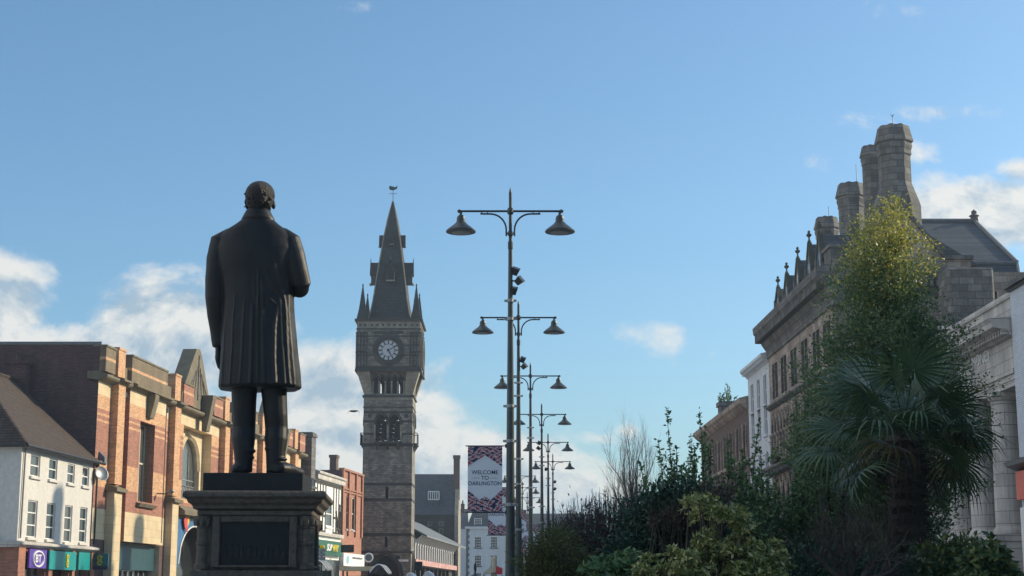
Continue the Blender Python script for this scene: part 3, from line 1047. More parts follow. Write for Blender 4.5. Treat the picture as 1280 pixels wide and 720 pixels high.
b.lathe([(0.13, RZ + 1.0), (0.11, RZ + 1.35), (0.09, RZ + 1.35)], L - 0.7, RY, 10)
b.build('chimney', M['darkbrick'], rf)

def sgn(name, label, x0, y0, x1, y1, m, fr=FW, out=0.22, group=None):
    a, zt = fr.uz(x0, y0, -out)
    c, _ = fr.uz(x1, y0, -out)
    _, zb = fr.uz((x0 + x1) / 2, y1, -out)
    return offset_root_sign(name, label, 'sign', fr, a, c, zb, zt, -out, -0.125, m, group)


r, w, h, y0 = sgn('shop_sign', 'purple shop sign with a white ring and the letters BT', 37.5, 686, 59, 710.5, M['purple'])
s = MB()
ring = [(0.62 * w * math.cos(t), y0 - 0.012, h / 2 + 0.40 * h * math.sin(t)) for t in np.linspace(0, 2 * math.pi, 33)]
s.tube(ring, 0.05, 5)
s.build('ring', M['white'], r)
text('BT', 0.48, r, M['white'], (0, y0 - 0.01, h / 2), sx=1.3, fat=0.01)
r, w, h, y0 = sgn('shop_sign', 'wide teal shop sign with a yellow dotted letter logo beside the purple sign', 62.5, 688, 96, 712.5, M['teal'])
def dots_e(r, cx, cz, y, s, mm='yellow'):
    q = MB()
    for j, oz in enumerate((-0.5, 0.5)):
        for i in range(11):
            t = R(20 + i * 29)
            q.lathe([(0.13 * s, 0), (0.13 * s, 0.05)], 0, 0, 8)
            n = 16
            for k in range(len(q.v) - n, len(q.v)):
                x, yy, z = q.v[k]
                q.v[k] = (cx + 0.42 * s * math.cos(t) + x, y - z, cz + oz * s * 0.95 + 0.42 * s * math.sin(t) + yy)
        q.box(cx - 0.4 * s, cx + 0.4 * s, y - 0.05, y, cz + oz * s * 0.95 - 0.06 * s, cz + oz * s * 0.95 + 0.06 * s)
    q.build('logo', M[mm], r)
dots_e(r, w * 0.28, h / 2, y0, h * 0.36)
r, w, h, y0 = sgn('shop_sign', 'plain teal shop sign panel next to the projecting sign', 99, 690, 113, 712.5, M['teal'])
# projecting sign, facing along the street
p0, p1 = P(114, 712, 79.7), P(135.5, 692, 79.7)
r = empty('projecting_sign', (p0.x, 79.7, p0.z), 0, 'small projecting teal sign with yellow letters on the white building corner', 'sign')
s = MB(); s.box(0, p1.x - p0.x, 0, 0.12, 0, p1.z - p0.z); s.build('panel', M['tealdark'], r, bevel=0.01)
s = MB(); s.box(-0.002, p1.x - p0.x + 0.002, -0.012, 0.13, 0, 0.16); s.build('lower_strip', M['navy'], r)
dots_e(r, (p1.x - p0.x) * 0.5, (p1.z - p0.z) * 0.58, -0.002, (p1.z - p0.z) * 0.32)
# satellite dish
p = P(127, 592, 79.6)
r = empty('satellite_dish', p, 0, 'grey satellite dish fixed at the far corner of the white building', 'satellite dish')
s = MB()
rings = []
ax = Vector((0.75, -0.6, 0.28)).normalized(); e1 = ax.cross(Vector((0, 0, 1))).normalized(); e2 = ax.cross(e1)
prof = [(0.02, -0.06), (0.2, -0.045), (0.36, 0.02), (0.38, 0.03), (0.34, -0.01), (0.05, -0.10)]
for rr, dd in prof:
    rings.append([tuple(ax * dd + (e1 * math.cos(t) + e2 * math.sin(t)) * rr) for t in np.linspace(0, 2 * math.pi, 20, endpoint=False)])
s.loft(rings); s.build('dish', M['metalgrey'], r, smooth=True)
s = MB(); s.tube([tuple(-ax * 0.08), (-0.25, 0.15, -0.1), (-0.75, 0.2, -0.1)], 0.025, 6); s.tube([tuple(e2 * 0.3), tuple(ax * 0.45)], 0.015, 5); s.build('arm', M['metalgrey'], r)

b = MB()
b.tube([(L - 0.12, -0.09, 7.8), (L - 0.12, -0.09, 3.9)], 0.05, 6)
b.build('downpipe', M['black'], wb)
b = MB()
b.tube([(0.25, -0.07, 7.8), (0.2, -0.07, 3.9)], 0.04, 6)
b.build('downpipe', M['lead'], wb)
for uu in (3.2, 10.6, 24.4):
    b = MB(); b.tube([(uu, -0.08, 11.9), (uu, -0.08, 4.3)], 0.055, 6); b.box(uu - 0.13, uu + 0.13, -0.2, -0.01, 11.6, 11.85)
    b.build('downpipe', M['lampdark'], mall)
# ------------------------------------------------------------ houses between the shopping centre and the tower
F3 = Frame((-16.72, 127.0), (-13.8, 152.0))
def u3(px, py): return F3.uz(px, py)

# grey stone house with tiled roof and tall stack
h1 = F3.root('gabled_house', 'cream fronted house with grey tiled roof and a tall dark stack beside the brick centre', 'house')
uA = 0.55
uB, zB = u3(393, 598)
b = MB()
hw = [(1.3, 2.3, 7.6, 9.2)]
front(b, uA, uB, 0, 9.9, hw, 0, 0.15)
b2 = [(uA, 0, 0), (uA, 0, 9.9), (uA, 9, 9.9), (uA, 9, 0)]
b.poly(b2); b.poly([(uB, 0, 0), (uB, 9, 0), (uB, 9, 9.9), (uB, 0, 9.9)]); b.poly([(uA, 9, 0), (uA, 9, 9.9), (uB, 9, 9.9), (uB, 9, 0)])
b.build('wall', M['cream'], h1)
window(h1, 1.3, 2.3, 7.6, 9.2, 0.1, 1, 2, sill='ashlar')
b = MB(); gable_roof(b, uA, uB, 0, 9, 9.95, 13.4, 'u', 0.25)
rf = b.build('roof', M['slate_y'], h1)
pa, pb_ = P(376, 585, 128.2), P(392, 541, 128.2)
q = F3.l(pa); q2 = F3.l(pb_)
s = MB(); ym = (q.y + q2.y) / 2
s.box(0.6, 2.0, ym - 0.52, ym + 0.52, 10.5, pb_.z - 0.35)
s.box(0.5, 2.1, ym - 0.62, ym + 0.62, pb_.z - 0.35, pb_.z - 0.12)
s.box(0.56, 2.04, ym - 0.56, ym + 0.56, pb_.z - 0.12, pb_.z)
s.build('chimney', M['bankdark'], rf)

# half timbered front
uC, _ = u3(427, 610)
h2 = F3.root('half_timbered_building', 'black and white half timbered shop building with a sash window', 'building')
zt2 = u3(427, 608)[1]
zbm = u3(427, 672)[1]
b = MB()
wa, wz = u3(408, 625); wc, _ = u3(415.5, 625); _, wbz = u3(411, 659)
o2 = uB + 0.01
front(b, o2, uC, 0, zt2, [(wa, wc, wbz, wz)], 0, 0.12)
b.poly([(o2, 0, 0), (o2, 0, zt2), (o2, 9, zt2), (o2, 9, 0)]); b.poly([(uC, 0, 0), (uC, 9, 0), (uC, 9, zt2), (uC, 0, zt2)])
b.poly([(o2, 0, zt2), (uC, 0, zt2), (uC, 9, zt2), (o2, 9, zt2)]); b.poly([(o2, 9, 0), (o2, 9, zt2), (uC, 9, zt2), (uC, 9, 0)])
b.build('wall', M['white'], h2)
window(h2, wa, wc, wbz, wz, 0.08, 1, 2, 0.09, outer=0.14, sill='white')
b = MB()
n = 11
for i in range(n):
    x = o2 + 0.1 + (uC - o2 - 0.2) * i / (n - 1)
    if wa - 0.1 < x < wc + 0.1: continue
    b.box(x - 0.09, x + 0.09, -0.05, 0.0, zbm + 0.25, zt2 - 0.1)
for z in (zbm + 0.2, zbm + 1.5):
    b.box(o2, wa - 0.25, -0.06, 0.002, z, z + 0.16); b.box(wc + 0.25, uC, -0.06, 0.002, z, z + 0.16)
b.box(o2, uC, -0.062, 0.003, zt2 - 0.3, zt2 - 0.1)
for a0, a1 in ((o2 + 0.6, o2 + 2.0), (uC - 2.2, uC - 0.9), (uC - 0.9, uC - 0.2)):
    b.tube([(a0, -0.04, zbm + 0.3), ((a0 + a1) / 2 + 0.2, -0.04, zbm + 0.9), (a1, -0.04, zbm + 2.8)], 0.09, 4)
    b.tube([(a1, -0.04, zbm + 0.3), ((a0 + a1) / 2 - 0.2, -0.04, zbm + 0.9), (a0, -0.04, zbm + 2.2)], 0.09, 4)
b.build('timber_frame', M['timber'], h2)
b = MB()
b.box(o2 - 0.1, uC + 0.05, -0.35, 0.3, zt2 + 0.01, zt2 + 0.45)
b.extrude([(-0.5, zt2 + 0.45), (-0.5, zt2 + 0.6), (0.3, zt2 + 0.9), (0.3, zt2 + 0.45)], 'x', o2 - 0.15, uC)
b.build('parapet', M['ashlar'], h2)
b = MB()
b.box(o2, uC, -0.3, 0.003, zbm - 0.1, zbm + 0.18)
b.build('ledge', M['ashlar'], h2)
b = MB(); b.box(o2 + 0.3, uC - 0.3, -0.03, 0.0, 0.3, zbm - 2.0); b.build('shop_window', M['glass'], h2)
# sandwich shop sign
a, zt = F3.uz(397, 674, -0.3); c, _ = F3.uz(427.5, 674, -0.3); _, zb = F3.uz(412, 694.5, -0.3)
r, w, h, y0 = offset_root_sign('shop_sign', 'green fascia sign reading SUBWAY in white and yellow letters', 'sign', F3, a, c, zb, zt, -0.35, -0.05, M['green'])
ua = F3.uz(408.5, 684, -0.36)[0]; ub = F3.uz(423, 684, -0.36)[0]; mid = (a + c) / 2
for wd, m_, p0_, p1_ in (('SUB', 'white', ua, ua + (ub - ua) * 0.47), ('WAY', 'yellow', ua + (ub - ua) * 0.5, ub)):
    t_ = text(wd, h * 0.62, r, M[m_], ((p0_ + p1_) / 2 - mid, y0 - 0.01, h * 0.52), fat=0.03, shear=0.2)
    wd_ = max(v.co.x for v in t_.data.vertices) - min(v.co.x for v in t_.data.vertices)
    t_.scale = ((p1_ - p0_) / wd_, 1, 1)

# red brick building
uD = F3.uz(452.3, 640)[0]
zr = u3(427, 587)[1]
h3 = F3.root('red_brick_building', 'bright red brick building with paired tall windows beside the clock tower', 'building')
b = MB()
g1 = [(*[u3(433, 621)[0], u3(438.5, 621)[0]], u3(436, 662)[1], u3(436, 620)[1]), (*[u3(440.5, 621)[0], u3(445, 621)[0]], u3(436, 662)[1], u3(436, 620)[1])]
o3 = uC + 0.02
front(b, o3, uD, 0, zr, g1, 0, 0.25)
b.poly([(uD, 0, 0), (uD, 11, 0), (uD, 11, zr), (uD, 0, zr)]); b.poly([(o3, 11, 0), (o3, 11, zr), (uD, 11, zr), (uD, 11, 0)])
b.poly([(o3, 0.05, zr - 0.3), (uD, 0.05, zr - 0.3), (uD, 11, zr - 0.3), (o3, 11, zr - 0.3)])
b.poly([(o3, 0, 0), (o3, 0, zr), (o3, 11, zr), (o3, 11, 0)], 1)
b.build('wall', [M['redbrick'], M['darkbrick']], h3)
for q in g1:
    window(h3, *q, 0.15, 1, 2, 0.08, 'white', 'glass', outer=0.12, sill='ashlar')
b = MB()
for z in (zr - 1.9, zr - 1.65):
    b.box(o3, uD, -0.12, 0.0, z, z + 0.14)
b.box(o3, uD, -0.2, 0.3, zr, zr + 0.18)
for x in (o3, o3 + 2.5, uD - 3.2, uD - 0.6):
    b.box(x, x + 0.45, -0.16, 0.0, u3(436, 670)[1], zr - 0.001)
b.build('brick_trim', M['redbrick'], h3)
q = F3.l(P(417.5, 586, 143)); zc = P(417.5, 569, 143).z
b = MB(); b.box(q.x - 0.45, q.x + 0.45, q.y - 0.3, q.y + 0.3, zr - 0.4, zc - 0.25); b.box(q.x - 0.53, q.x + 0.53, q.y - 0.37, q.y + 0.37, zc - 0.25, zc)
b.build('chimney', M['brownbrick'], h3)
a, zt = F3.uz(429, 691, -0.35); c, _ = F3.uz(455, 691, -0.35); _, zb = F3.uz(440, 708, -0.35)
r, w, h, y0 = offset_root_sign('shop_sign', 'white sign with a pale blue round badge under the red brick building', 'sign', F3, a, c, zb, zt, -0.4, -0.02, M['white'])
b = MB(); b.lathe([(h * 0.32, 0), (h * 0.32, 0.02)], 0, 0, 20)
b.v = [(x * 1.6 - w * 0.62, y0 - z - 0.003, y + h * 0.5) for x, y, z in b.v]
b.build('badge', surf('badge_blue', (0.25, 0.5, 0.62), None, 3, 0.6, 0.0), r)
text('OPEN MOBILITY', h * 0.21, r, M['navy'], (w * 0.3, y0 - 0.005, h * 0.66), sx=2.6, fat=0.01, align='CENTER')
p0, p1 = P(426, 690.5, 138.5), P(442.5, 681, 138.5)
r = empty('projecting_sign', (p0.x, 138.5, p0.z), 0, 'black projecting sign with a dull gold diagonal stripe beside the green sign', 'sign')
s = MB(); s.box(0, p1.x - p0.x, 0, 0.1, 0, p1.z - p0.z); s.build('panel', M['black'], r)
s = MB(); s.tube([(0.15, -0.01, 0.15), (0.5, -0.01, 0.25), (p1.x - p0.x - 0.1, -0.01, p1.z - p0.z - 0.15)], [0.02, 0.07, 0.02], 4, flat=0.3); s.build('stripe', M['copingstone'], r)

# ------------------------------------------------------------ clock tower
TY = 155.0
TSC = 1.107                                 # tower pushed back along the line of sight, scaled up about the camera
pL, pR = P(453, 600, TY), P(514.8, 600, TY)
TW = (pR.x - pL.x) / 2 / TSC
TCX, TCY = (pR.x + pL.x) / 2, TY + TW * TSC
tower = empty('clock_tower', (TCX, TCY, -0.17), 0, 'tall square stone clock tower with slate spire and corner pinnacles', 'clock tower')
tower.scale = (TSC, TSC, TSC)
CW = 2.80                                    # half width of the clock stage


def rot4(mb, base_v=0, base_f=0):
    vs, fs, ms = mb.v[base_v:], mb.f[base_f:], mb.m[base_f:]
    for k in (1, 2, 3):
        cs, sn = [(0, 1), (-1, 0), (0, -1)][k - 1]
        off = len(mb.v) - base_v
        b0 = len(mb.v)
        mb.v += [(x * cs - y * sn, x * sn + y * cs, z) for x, y, z in vs]
        mb.f += [tuple(i - base_v + b0 for i in f) for f in fs]
        mb.m += ms


tm = [M['towerstone'], M['towerdark'], M['towerpale']]
b = MB()
hs = [(-1.05, -0.12, 14.55, 16.9, 'pointed', 16.0), (0.12, 1.05, 14.55, 16.9, 'pointed', 16.0), (-0.13, 0.13, 9.6, 10.6), (-0.12, 0.12, 5.4, 6.3),
      (-1.2, 1.2, 0, 4.7, 'pointed', 2.9)]
for i in range(5):
    cx = -1.1 + i * 0.55
    hs.append((cx - 0.19, cx + 0.19, 18.75, 20.25, 'pointed', 19.8))
tb = ((0, 0), (4.85, 2), (5.05, 0), (6.35, 1), (6.6, 0), (9.35, 1), (9.6, 0), (10.7, 1), (10.95, 0), (14.1, 1), (14.4, 0), (15.1, 1), (15.3, 0), (16.2, 1), (16.4, 0), (17.0, 1), (17.2, 0), (18.2, 2), (18.4, 0))
front(b, -TW, TW, 0, 20.8, hs, -TW, 0.42, tb, rmat=1)
rot4(b)
b.build('shaft', tm, tower)
# string courses and hood moulds
b = MB()
for z, t, o in ((4.9, 0.15, 0.1), (18.45, 0.15, 0.12), (14.2, 0.12, 0.07), (9.4, 0.1, 0.04), (6.42, 0.1, 0.04), (10.78, 0.1, 0.04), (17.5, 0.1, 0.05)):
    b.box(-TW - o, TW + o, -TW - o, -TW - 0.001, z, z + t)
for cx in (-0.585, 0.585):
    ap = arch_pts(cx - 0.6, cx + 0.6, 16.0, 17.15, 'pointed', 12)
    b.tube([(a, -TW - 0.04, z) for a, z in ap], 0.1, 4)
for i in range(5):
    cx = -1.1 + i * 0.55
    ap = arch_pts(cx - 0.265, cx + 0.265, 19.8, 20.42, 'pointed', 10)
    b.tube([(a, -TW - 0.03, z) for a, z in ap], 0.055, 4)
ap = arch_pts(-1.45, 1.45, 2.9, 5.0, 'pointed', 14)
b.tube([(a, -TW - 0.06, z) for a, z in ap], 0.16, 5)
for sx in (-1, 1):
    b.box(sx * 1.6 - 0.15, sx * 1.6 + 0.15, -TW - 0.02, -TW - 0.001, 16.6, 16.95)
rot4(b)
b.build_islands('string_course', M['towerdark'], tower)
# shafts between the openings
b = MB()
for x in (-1.15, 0.0, 1.15):
    b.lathe([(0.13, 14.55), (0.07, 14.7), (0.07, 15.85), (0.13, 16.0)], x, -TW + 0.02, 8)
for i in range(6):
    b.lathe([(0.09, 18.75), (0.045, 18.85), (0.045, 19.7), (0.1, 19.82)], -1.375 + i * 0.55, -TW + 0.0, 8)
rot4(b)
b.build_islands('colonnette', M['towerpale'], tower)
# dim inner core, louvres
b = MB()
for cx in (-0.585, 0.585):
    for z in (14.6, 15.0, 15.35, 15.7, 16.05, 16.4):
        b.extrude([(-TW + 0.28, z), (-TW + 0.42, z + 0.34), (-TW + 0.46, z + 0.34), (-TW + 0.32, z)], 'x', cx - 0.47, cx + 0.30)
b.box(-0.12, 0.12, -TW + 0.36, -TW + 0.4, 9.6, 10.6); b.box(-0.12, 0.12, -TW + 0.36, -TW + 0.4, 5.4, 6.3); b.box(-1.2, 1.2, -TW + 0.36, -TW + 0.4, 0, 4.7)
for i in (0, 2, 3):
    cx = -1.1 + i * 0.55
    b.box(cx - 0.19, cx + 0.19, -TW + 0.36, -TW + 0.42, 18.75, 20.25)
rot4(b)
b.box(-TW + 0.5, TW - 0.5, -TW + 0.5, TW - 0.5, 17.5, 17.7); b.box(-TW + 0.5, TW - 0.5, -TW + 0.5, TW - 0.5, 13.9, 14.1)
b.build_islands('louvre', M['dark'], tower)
# balconies
for k in range(4):
    b = MB()
    b.box(-1.15, 1.15, -0.38, 0.0, 14.34, 14.48)
    for x in (-0.9, 0, 0.9):
        b.extrude([(-0.34, 14.34), (0.0, 14.34), (0.0, 13.8)], 'x', x - 0.12, x + 0.12)
    o = b.build('balcony', M['towerdark'], tower)
    o.matrix_local = Matrix.Rotation(k * math.pi / 2, 4, 'Z') @ Matrix.Translation((0, -TW, 0))
    s = MB()
    hgt = 0.3 if k == 0 else 0.9
    for i in range(9):
        x = -1.1 + 2.2 * i / 8
        s.tube([(x, -0.34, 14.48), (x, -0.34, 14.48 + hgt)], 0.025, 4)
    s.tube([(-1.1, -0.34, 14.48 + hgt), (1.1, -0.34, 14.48 + hgt)], 0.035, 4)
    s.tube([(-1.1, 0, 14.48 + hgt), (-1.1, -0.34, 14.48 + hgt)], 0.035, 4); s.tube([(1.1, 0, 14.48 + hgt), (1.1, -0.34, 14.48 + hgt)], 0.035, 4)
    s.build('railing', M['lampdark'], o)
# corbelled corners carrying the clock stage
b = MB()
for sx in (-1, 1):
    for sy in (-1, 1):
        b.cut()
        b.frustum(*(sorted((sx * (TW - 0.02), sx * (TW - 0.75)))), *(sorted((sy * (TW - 0.02), sy * (TW - 0.75)))), 18.65,
                  *(sorted((sx * CW, sx * (CW - 1.15)))), *(sorted((sy * CW, sy * (CW - 1.15)))), 20.75)
b.build_pieces('corbel', M['towerpale'], tower)
b = MB()
front(b, -CW, CW, 20.75, 25.1, [], -CW, 0.3, ((0, 1), (21.1, 0), (22.0, 1), (22.12, 0), (22.9, 1), (23.02, 0), (23.7, 1), (23.82, 0), (24.35, 2)))
b.poly([(-CW, -CW, 20.75), (CW, -CW, 20.75), (TW, -TW + 0.1, 20.75), (-TW, -TW + 0.1, 20.75)], 1)
rot4(b)
b.poly([(-CW, -CW, 25.08), (CW, -CW, 25.08), (CW, CW, 25.08), (-CW, CW, 25.08)], 1)
b.build('clock_stage', tm, tower)
b = MB()
for sx in (-1, 1):
    x = sx * (CW - 0.45)
    b.box(x - 0.5, x + 0.5, -CW - 0.1, -CW - 0.001, 20.8, 21.0); b.box(x - 0.5, x + 0.5, -CW - 0.06, -CW - 0.001, 22.3, 22.42); b.box(x - 0.5, x + 0.5, -CW - 0.08, -CW - 0.001, 24.0, 24.15)
b.box(-CW - 0.12, CW + 0.12, -CW - 0.12, -CW - 0.001, 20.62, 20.78)
b.box(-CW - 0.06, CW + 0.06, -CW - 0.06, -CW - 0.001, 24.36, 24.46)
b.box(-1.3, 1.3, -CW - 0.08, -CW - 0.001, 23.98, 24.2)
for i in range(7):
    x = -1.5 + i * 0.5
    b.lathe([(0.11, 0), (0.11, 0.03)], 0, 0, 8); 
    for k in range(len(b.v) - 16, len(b.v)):
        vx, vy, vz = b.v[k]; b.v[k] = (x + vx, -CW - 0.001 - vz, 24.75 + vy)
for sx in (-1, 1):
    for dx in (-0.22, 0.22):
        b.lathe([(0.11, 0), (0.11, 0.03)], 0, 0, 8)
        for k in range(len(b.v) - 16, len(b.v)):
            vx, vy, vz = b.v[k]; b.v[k] = (sx * (CW - 0.5) + dx + vx, -CW - 0.001 - vz, 24.75 + vy)
rot4(b)
b.build('stage_trim', M['towerdark'], tower)
b = MB()
for sx in (-1, 1):
    for i in range(4):
        x = sx * (CW - 0.08 - i * 0.27)
        b.lathe([(0.06, 21.0), (0.045, 21.05), (0.045, 22.25), (0.07, 22.3), (0.045, 22.45), (0.045, 23.95), (0.07, 24.02)], x, -CW - 0.05, 6)
rot4(b)
b.build_islands('colonnette', M['towerdark'], tower)
b = MB()
b.box(-CW - 0.2, CW + 0.2, -CW - 0.2, CW + 0.2, 25.1, 25.3)
b.build('cornice', M['towerdark'], tower)
# clocks
for k in range(4):
    Mx = Matrix.Rotation(k * math.pi / 2, 4, 'Z') @ Matrix.Translation((0, -CW, 22.5)) @ Matrix.Rotation(R(90), 4, 'X')
    c = MB()
    c.lathe([(0.93, 0.0), (0.93, 0.06)], 0, 0, 40)
    o = c.build('clock_face', surf('clock_dial', (0.60, 0.60, 0.62), None, 3, 0.5, 0.0) if k == 0 else o.data.materials[0], tower)
    o.matrix_local = Mx
    c = MB()
    for ra, rb, z in ((0.93, 1.4, 0.12), ):
        prof = [(ra, 0.0), (ra, z), ((ra + rb) / 2, z + 0.1), (rb, z), (rb, 0.0)]
        n = 40
        vs = [(r_ * math.cos(2 * math.pi * i / n), r_ * math.sin(2 * math.pi * i / n), z_) for r_, z_ in prof for i in range(n)]
        fs = [(i * n + q, i * n + (q + 1) % n, (i + 1) * n + (q + 1) % n, (i + 1) * n + q) for i in range(4) for q in range(n)]
        c.add(vs, fs)
    ri = c.build('clock_surround', M['towerdark'], tower, smooth=False); ri.matrix_local = Mx
    c = MB()
    for i in range(12):
        t = R(30 * i)
        d = Vector((math.sin(t), math.cos(t), 0)); e_ = Vector((d.y, -d.x, 0))
        wd = 0.06
        c.add([tuple(d * 0.60 - e_ * wd + Vector((0, 0, 0.066))), tuple(d * 0.60 + e_ * wd + Vector((0, 0, 0.066))), tuple(d * 0.86 + e_ * wd + Vector((0, 0, 0.066))), tuple(d * 0.86 - e_ * wd + Vector((0, 0, 0.066)))], [(0, 1, 2, 3)])
    for rr in (0.56, 0.9):
        c.tube([(rr * math.sin(t), rr * math.cos(t), 0.065) for t in np.linspace(0, 2 * math.pi, 37)], 0.022, 4)
    c.build('numerals', M['black'], o)
    c = MB()
    for ang, ln, wd in ((60, 0.88, 0.03), (153, 0.52, 0.05)):
        t = R(ang)
        c.tube([(-0.15 * math.sin(t), -0.15 * math.cos(t), 0.09), (ln * math.sin(t), ln * math.cos(t), 0.09)], [wd * 1.3, wd * 0.6], 4)
    c.lathe([(0.07, 0.07), (0.07, 0.12)], 0, 0, 10)
    c.build('clock_hands', M['black'], o)
# spire
prof = [(2.0, 25.3), (1.76, 25.9), (1.52, 27.3), (1.12, 30.4), (0.72, 33.2), (0.40, 35.0), (0.07, 36.6)]
b = MB()
b.lathe([(h_ * math.sqrt(2), z) for h_, z in prof], 0, 0, 4, rot=math.pi / 4)
sp = b.build('spire', M['spire'], tower)
b = MB()
for sx in (-1, 1):
    for sy in (-1, 1):
        b.tube([(sx * h_, sy * h_, z) for h_, z in prof], [0.07] * 6 + [0.03], 5)
b.build('hip_rolls', M['towerpale'], sp)
for k in range(4):
    Rk = Matrix.Rotation(k * math.pi / 2, 4, 'Z')
    b = MB()
    b.box(-0.36, 0.36, -1.85, -0.6, 28.9, 29.9)
    b.extrude([(-0.36, 29.9), (0.36, 29.9), (0, 30.75)], 'y', -1.85, -0.6)
    o = b.build('lucarne', M['towerdark'], sp); o.matrix_local = Rk
    b = MB()
    b.extrude([(-0.47, 29.75), (0, 30.95), (0.47, 29.75), (0.4, 29.68), (0, 30.8), (-0.4, 29.68)], 'y', -1.97, -0.5)
    b.tube([(0, -1.93, 30.85), (0, -1.93, 31.35)], [0.05, 0.02], 5)
    b.build('lucarne_roof', M['spire'], o)
    b = MB(); b.extrude([(-0.24, 29.0), (0.24, 29.0), (0.24, 29.75), (0, 30.25), (-0.24, 29.75)], 'y', -1.854, -1.8); b.build('opening', M['dark'], o)
    b = MB(); b.box(-0.36, 0.36, -2.0, -1.85, 28.86, 28.98); b.build('sill', M['towerpale'], o)
    b = MB()
    b.box(-0.22, 0.22, -1.15, -0.4, 32.35, 32.9); b.extrude([(-0.3, 32.85), (0.3, 32.85), (0, 33.5)], 'y', -1.2, -0.3)
    o = b.build('upper_lucarne', M['spire'], sp); o.matrix_local = Rk
    b = MB(); b.extrude([(-0.12, 32.5), (0.12, 32.5), (0.12, 32.8), (0, 33.05), (-0.12, 32.8)], 'y', -1.205, -1.16); b.build('opening', M['dark'], o)
    b = MB(); b.box(-0.2, 0.2, -1.25, -1.15, 32.36, 32.44); b.build('sill', M['towerpale'], o)
for sx in (-1, 1):
    for sy in (-1, 1):
        b = MB()
        x, y = sx * (CW - 0.42), sy * (CW - 0.42)
        b.lathe([(0.66, 25.3), (0.62, 25.5), (0.42, 26.2), (0.06, 28.3), (0.1, 28.4), (0.03, 28.55)], x, y, 4, rot=math.pi / 4)
        b.build('pinnacle', M['spire'], tower)
b = MB()
b.lathe([(0.09, 36.4), (0.11, 36.6), (0.03, 36.7), (0.025, 37.9), (0.1, 37.95), (0.1, 38.0), (0.02, 38.1)], 0, 0, 8)
b.tube([(-0.35, 0, 37.4), (0.35, 0, 37.4)], 0.02, 4); b.tube([(0, -0.35, 37.4), (0, 0.35, 37.4)], 0.02, 4)
b.extrude([(-0.3, 37.75), (0.0, 37.7), (0.34, 37.85), (0.4, 38.15), (0.2, 38.0), (0.0, 38.0), (-0.25, 38.15), (-0.4, 38.0)], 'y', -0.02, 0.02)
b.build('weather_vane', M['lampdark'], sp)
# small white street name plate on the tower foot
p0, p1 = P(496, 702, TY - 0.05), P(510.5, 700, TY - 0.05)
r = empty('street_name_plate', (p0.x, TY - 0.02, p0.z), 0, 'thin white street name plate on the foot of the clock tower', 'sign')
s = MB(); s.box(0, p1.x - p0.x, -0.06, 0.0, 0, 0.2); s.build('plate', M['white'], r)

# ------------------------------------------------------------ covered market beyond the tower
FK = Frame((-9.72, 161), (-7.15, 205))
mk = FK.root('covered_market', 'low covered market hall with white window posts under a sloping slate roof', 'building')
mk.scale = (1, 1, 1.125)  # market pushed back along the line of sight like tower and hall, stretched taller
Lk = FK.L
b = MB()
front(b, 0, Lk, 0, 6.3, [(0.5 + i * 2.2, 2.3 + i * 2.2, 4.35, 6.0) for i in range(18)] + [(0.6 + i * 4.4, 4.4 + i * 4.4, 0, 3.7) for i in range(9)], 0.4, 0.3)
carcass(b, Lk, 14, 6.3)
b.build('wall', M['towerdark'], mk)
b = MB()
for i in range(19):
    x = 0.3 + i * 2.2
    b.cut()
    b.box(x - 0.16, x + 0.16, -0.1, 0.39, 4.3, 6.1)
    b.extrude([(-0.1, 5.6), (-0.9, 6.35), (-0.75, 6.4), (-0.1, 5.95)], 'x', x - 0.09, x + 0.09)
    b.box(x - 0.3, x + 0.3, -0.14, 0.2, 5.55, 5.75)
b.build_pieces('window_post', M['white'], mk)
b = MB(); b.box(0, Lk, -0.2, 0.39, 3.8, 4.28); b.build('red_band', surf('faded_red_band', (0.4, 0.10, 0.09), (0.55, 0.4, 0.36), 1.2, 0.6, 0.0), mk)
for i in range(18):
    s = MB(); s.box(0.5 + i * 2.2, 2.3 + i * 2.2, 0.62, 0.66, 4.35, 6.0); s.build('window', M['glass'], mk)
b = MB()
b.extrude([(-1.3, 6.35), (4.5, 9.0), (7, 9.0), (14, 6.3), (14, 6.2), (4.5, 8.8), (-1.3, 6.2)], 'x', -0.3, Lk + 0.4)
b.build('roof', M['lead'], mk)

# slate roofed hall beyond
hL, hR = P(519, 650, 207).x - 4, P(571, 650, 207).x
hz, hr = P(560, 643, 207).z, P(560, 593, 212).z
FH = Frame((hL, 207), (hR, 207))
hall = FH.root('town_hall_wing', 'dark slate roofed stone hall with one tall chimney beyond the market', 'building')
b = MB()
Lh = hR - hL
hw = []
for (x0, y0, x1, y1) in [(534.5, 651.5, 540.5, 657.5), (548.5, 651.5, 554.5, 657.5), (548.5, 660.5, 554.5, 672), (534.5, 660.5, 540.5, 672)]:
    a, zt = FH.uz(x0, y0); c, _ = FH.uz(x1, y0); _, zb = FH.uz(x0, y1)
    hw.append((a, c, zb, zt))
front(b, 0, Lh, 0, hz, hw, 0, 0.2)
carcass(b, Lh, 9, hz)
b.poly([(Lh, 0, hz), (Lh, 9, hz), (Lh, 4.5, hr - 0.1)]); b.poly([(0, 0, hz), (0, 9, hz), (0, 4.5, hr - 0.1)])
b.build('wall', M['towerdark'], hall)
for q in hw:
    window(hall, *q, 0.15, 2, 2, 0.05, 'towerpale', 'glass', outer=0.12)
b = MB(); gable_roof(b, 0, Lh - 0.5, 0, 9, hz, hr, 'u', 0.15)
rf = b.build('roof', M['slate'], hall)
b = MB(); b.extrude([(-0.3, hz - 0.6), (-0.3, hz + 0.15), (4.5, hr + 0.4), (9.3, hz + 0.15), (9.3, hz - 0.6), (9.3, 0), (-0.3, 0)], 'x', Lh - 0.3, Lh + 0.2); b.build('gable_wall', M['towerpale'], hall)
zc = P(568, 569.5, 210).z
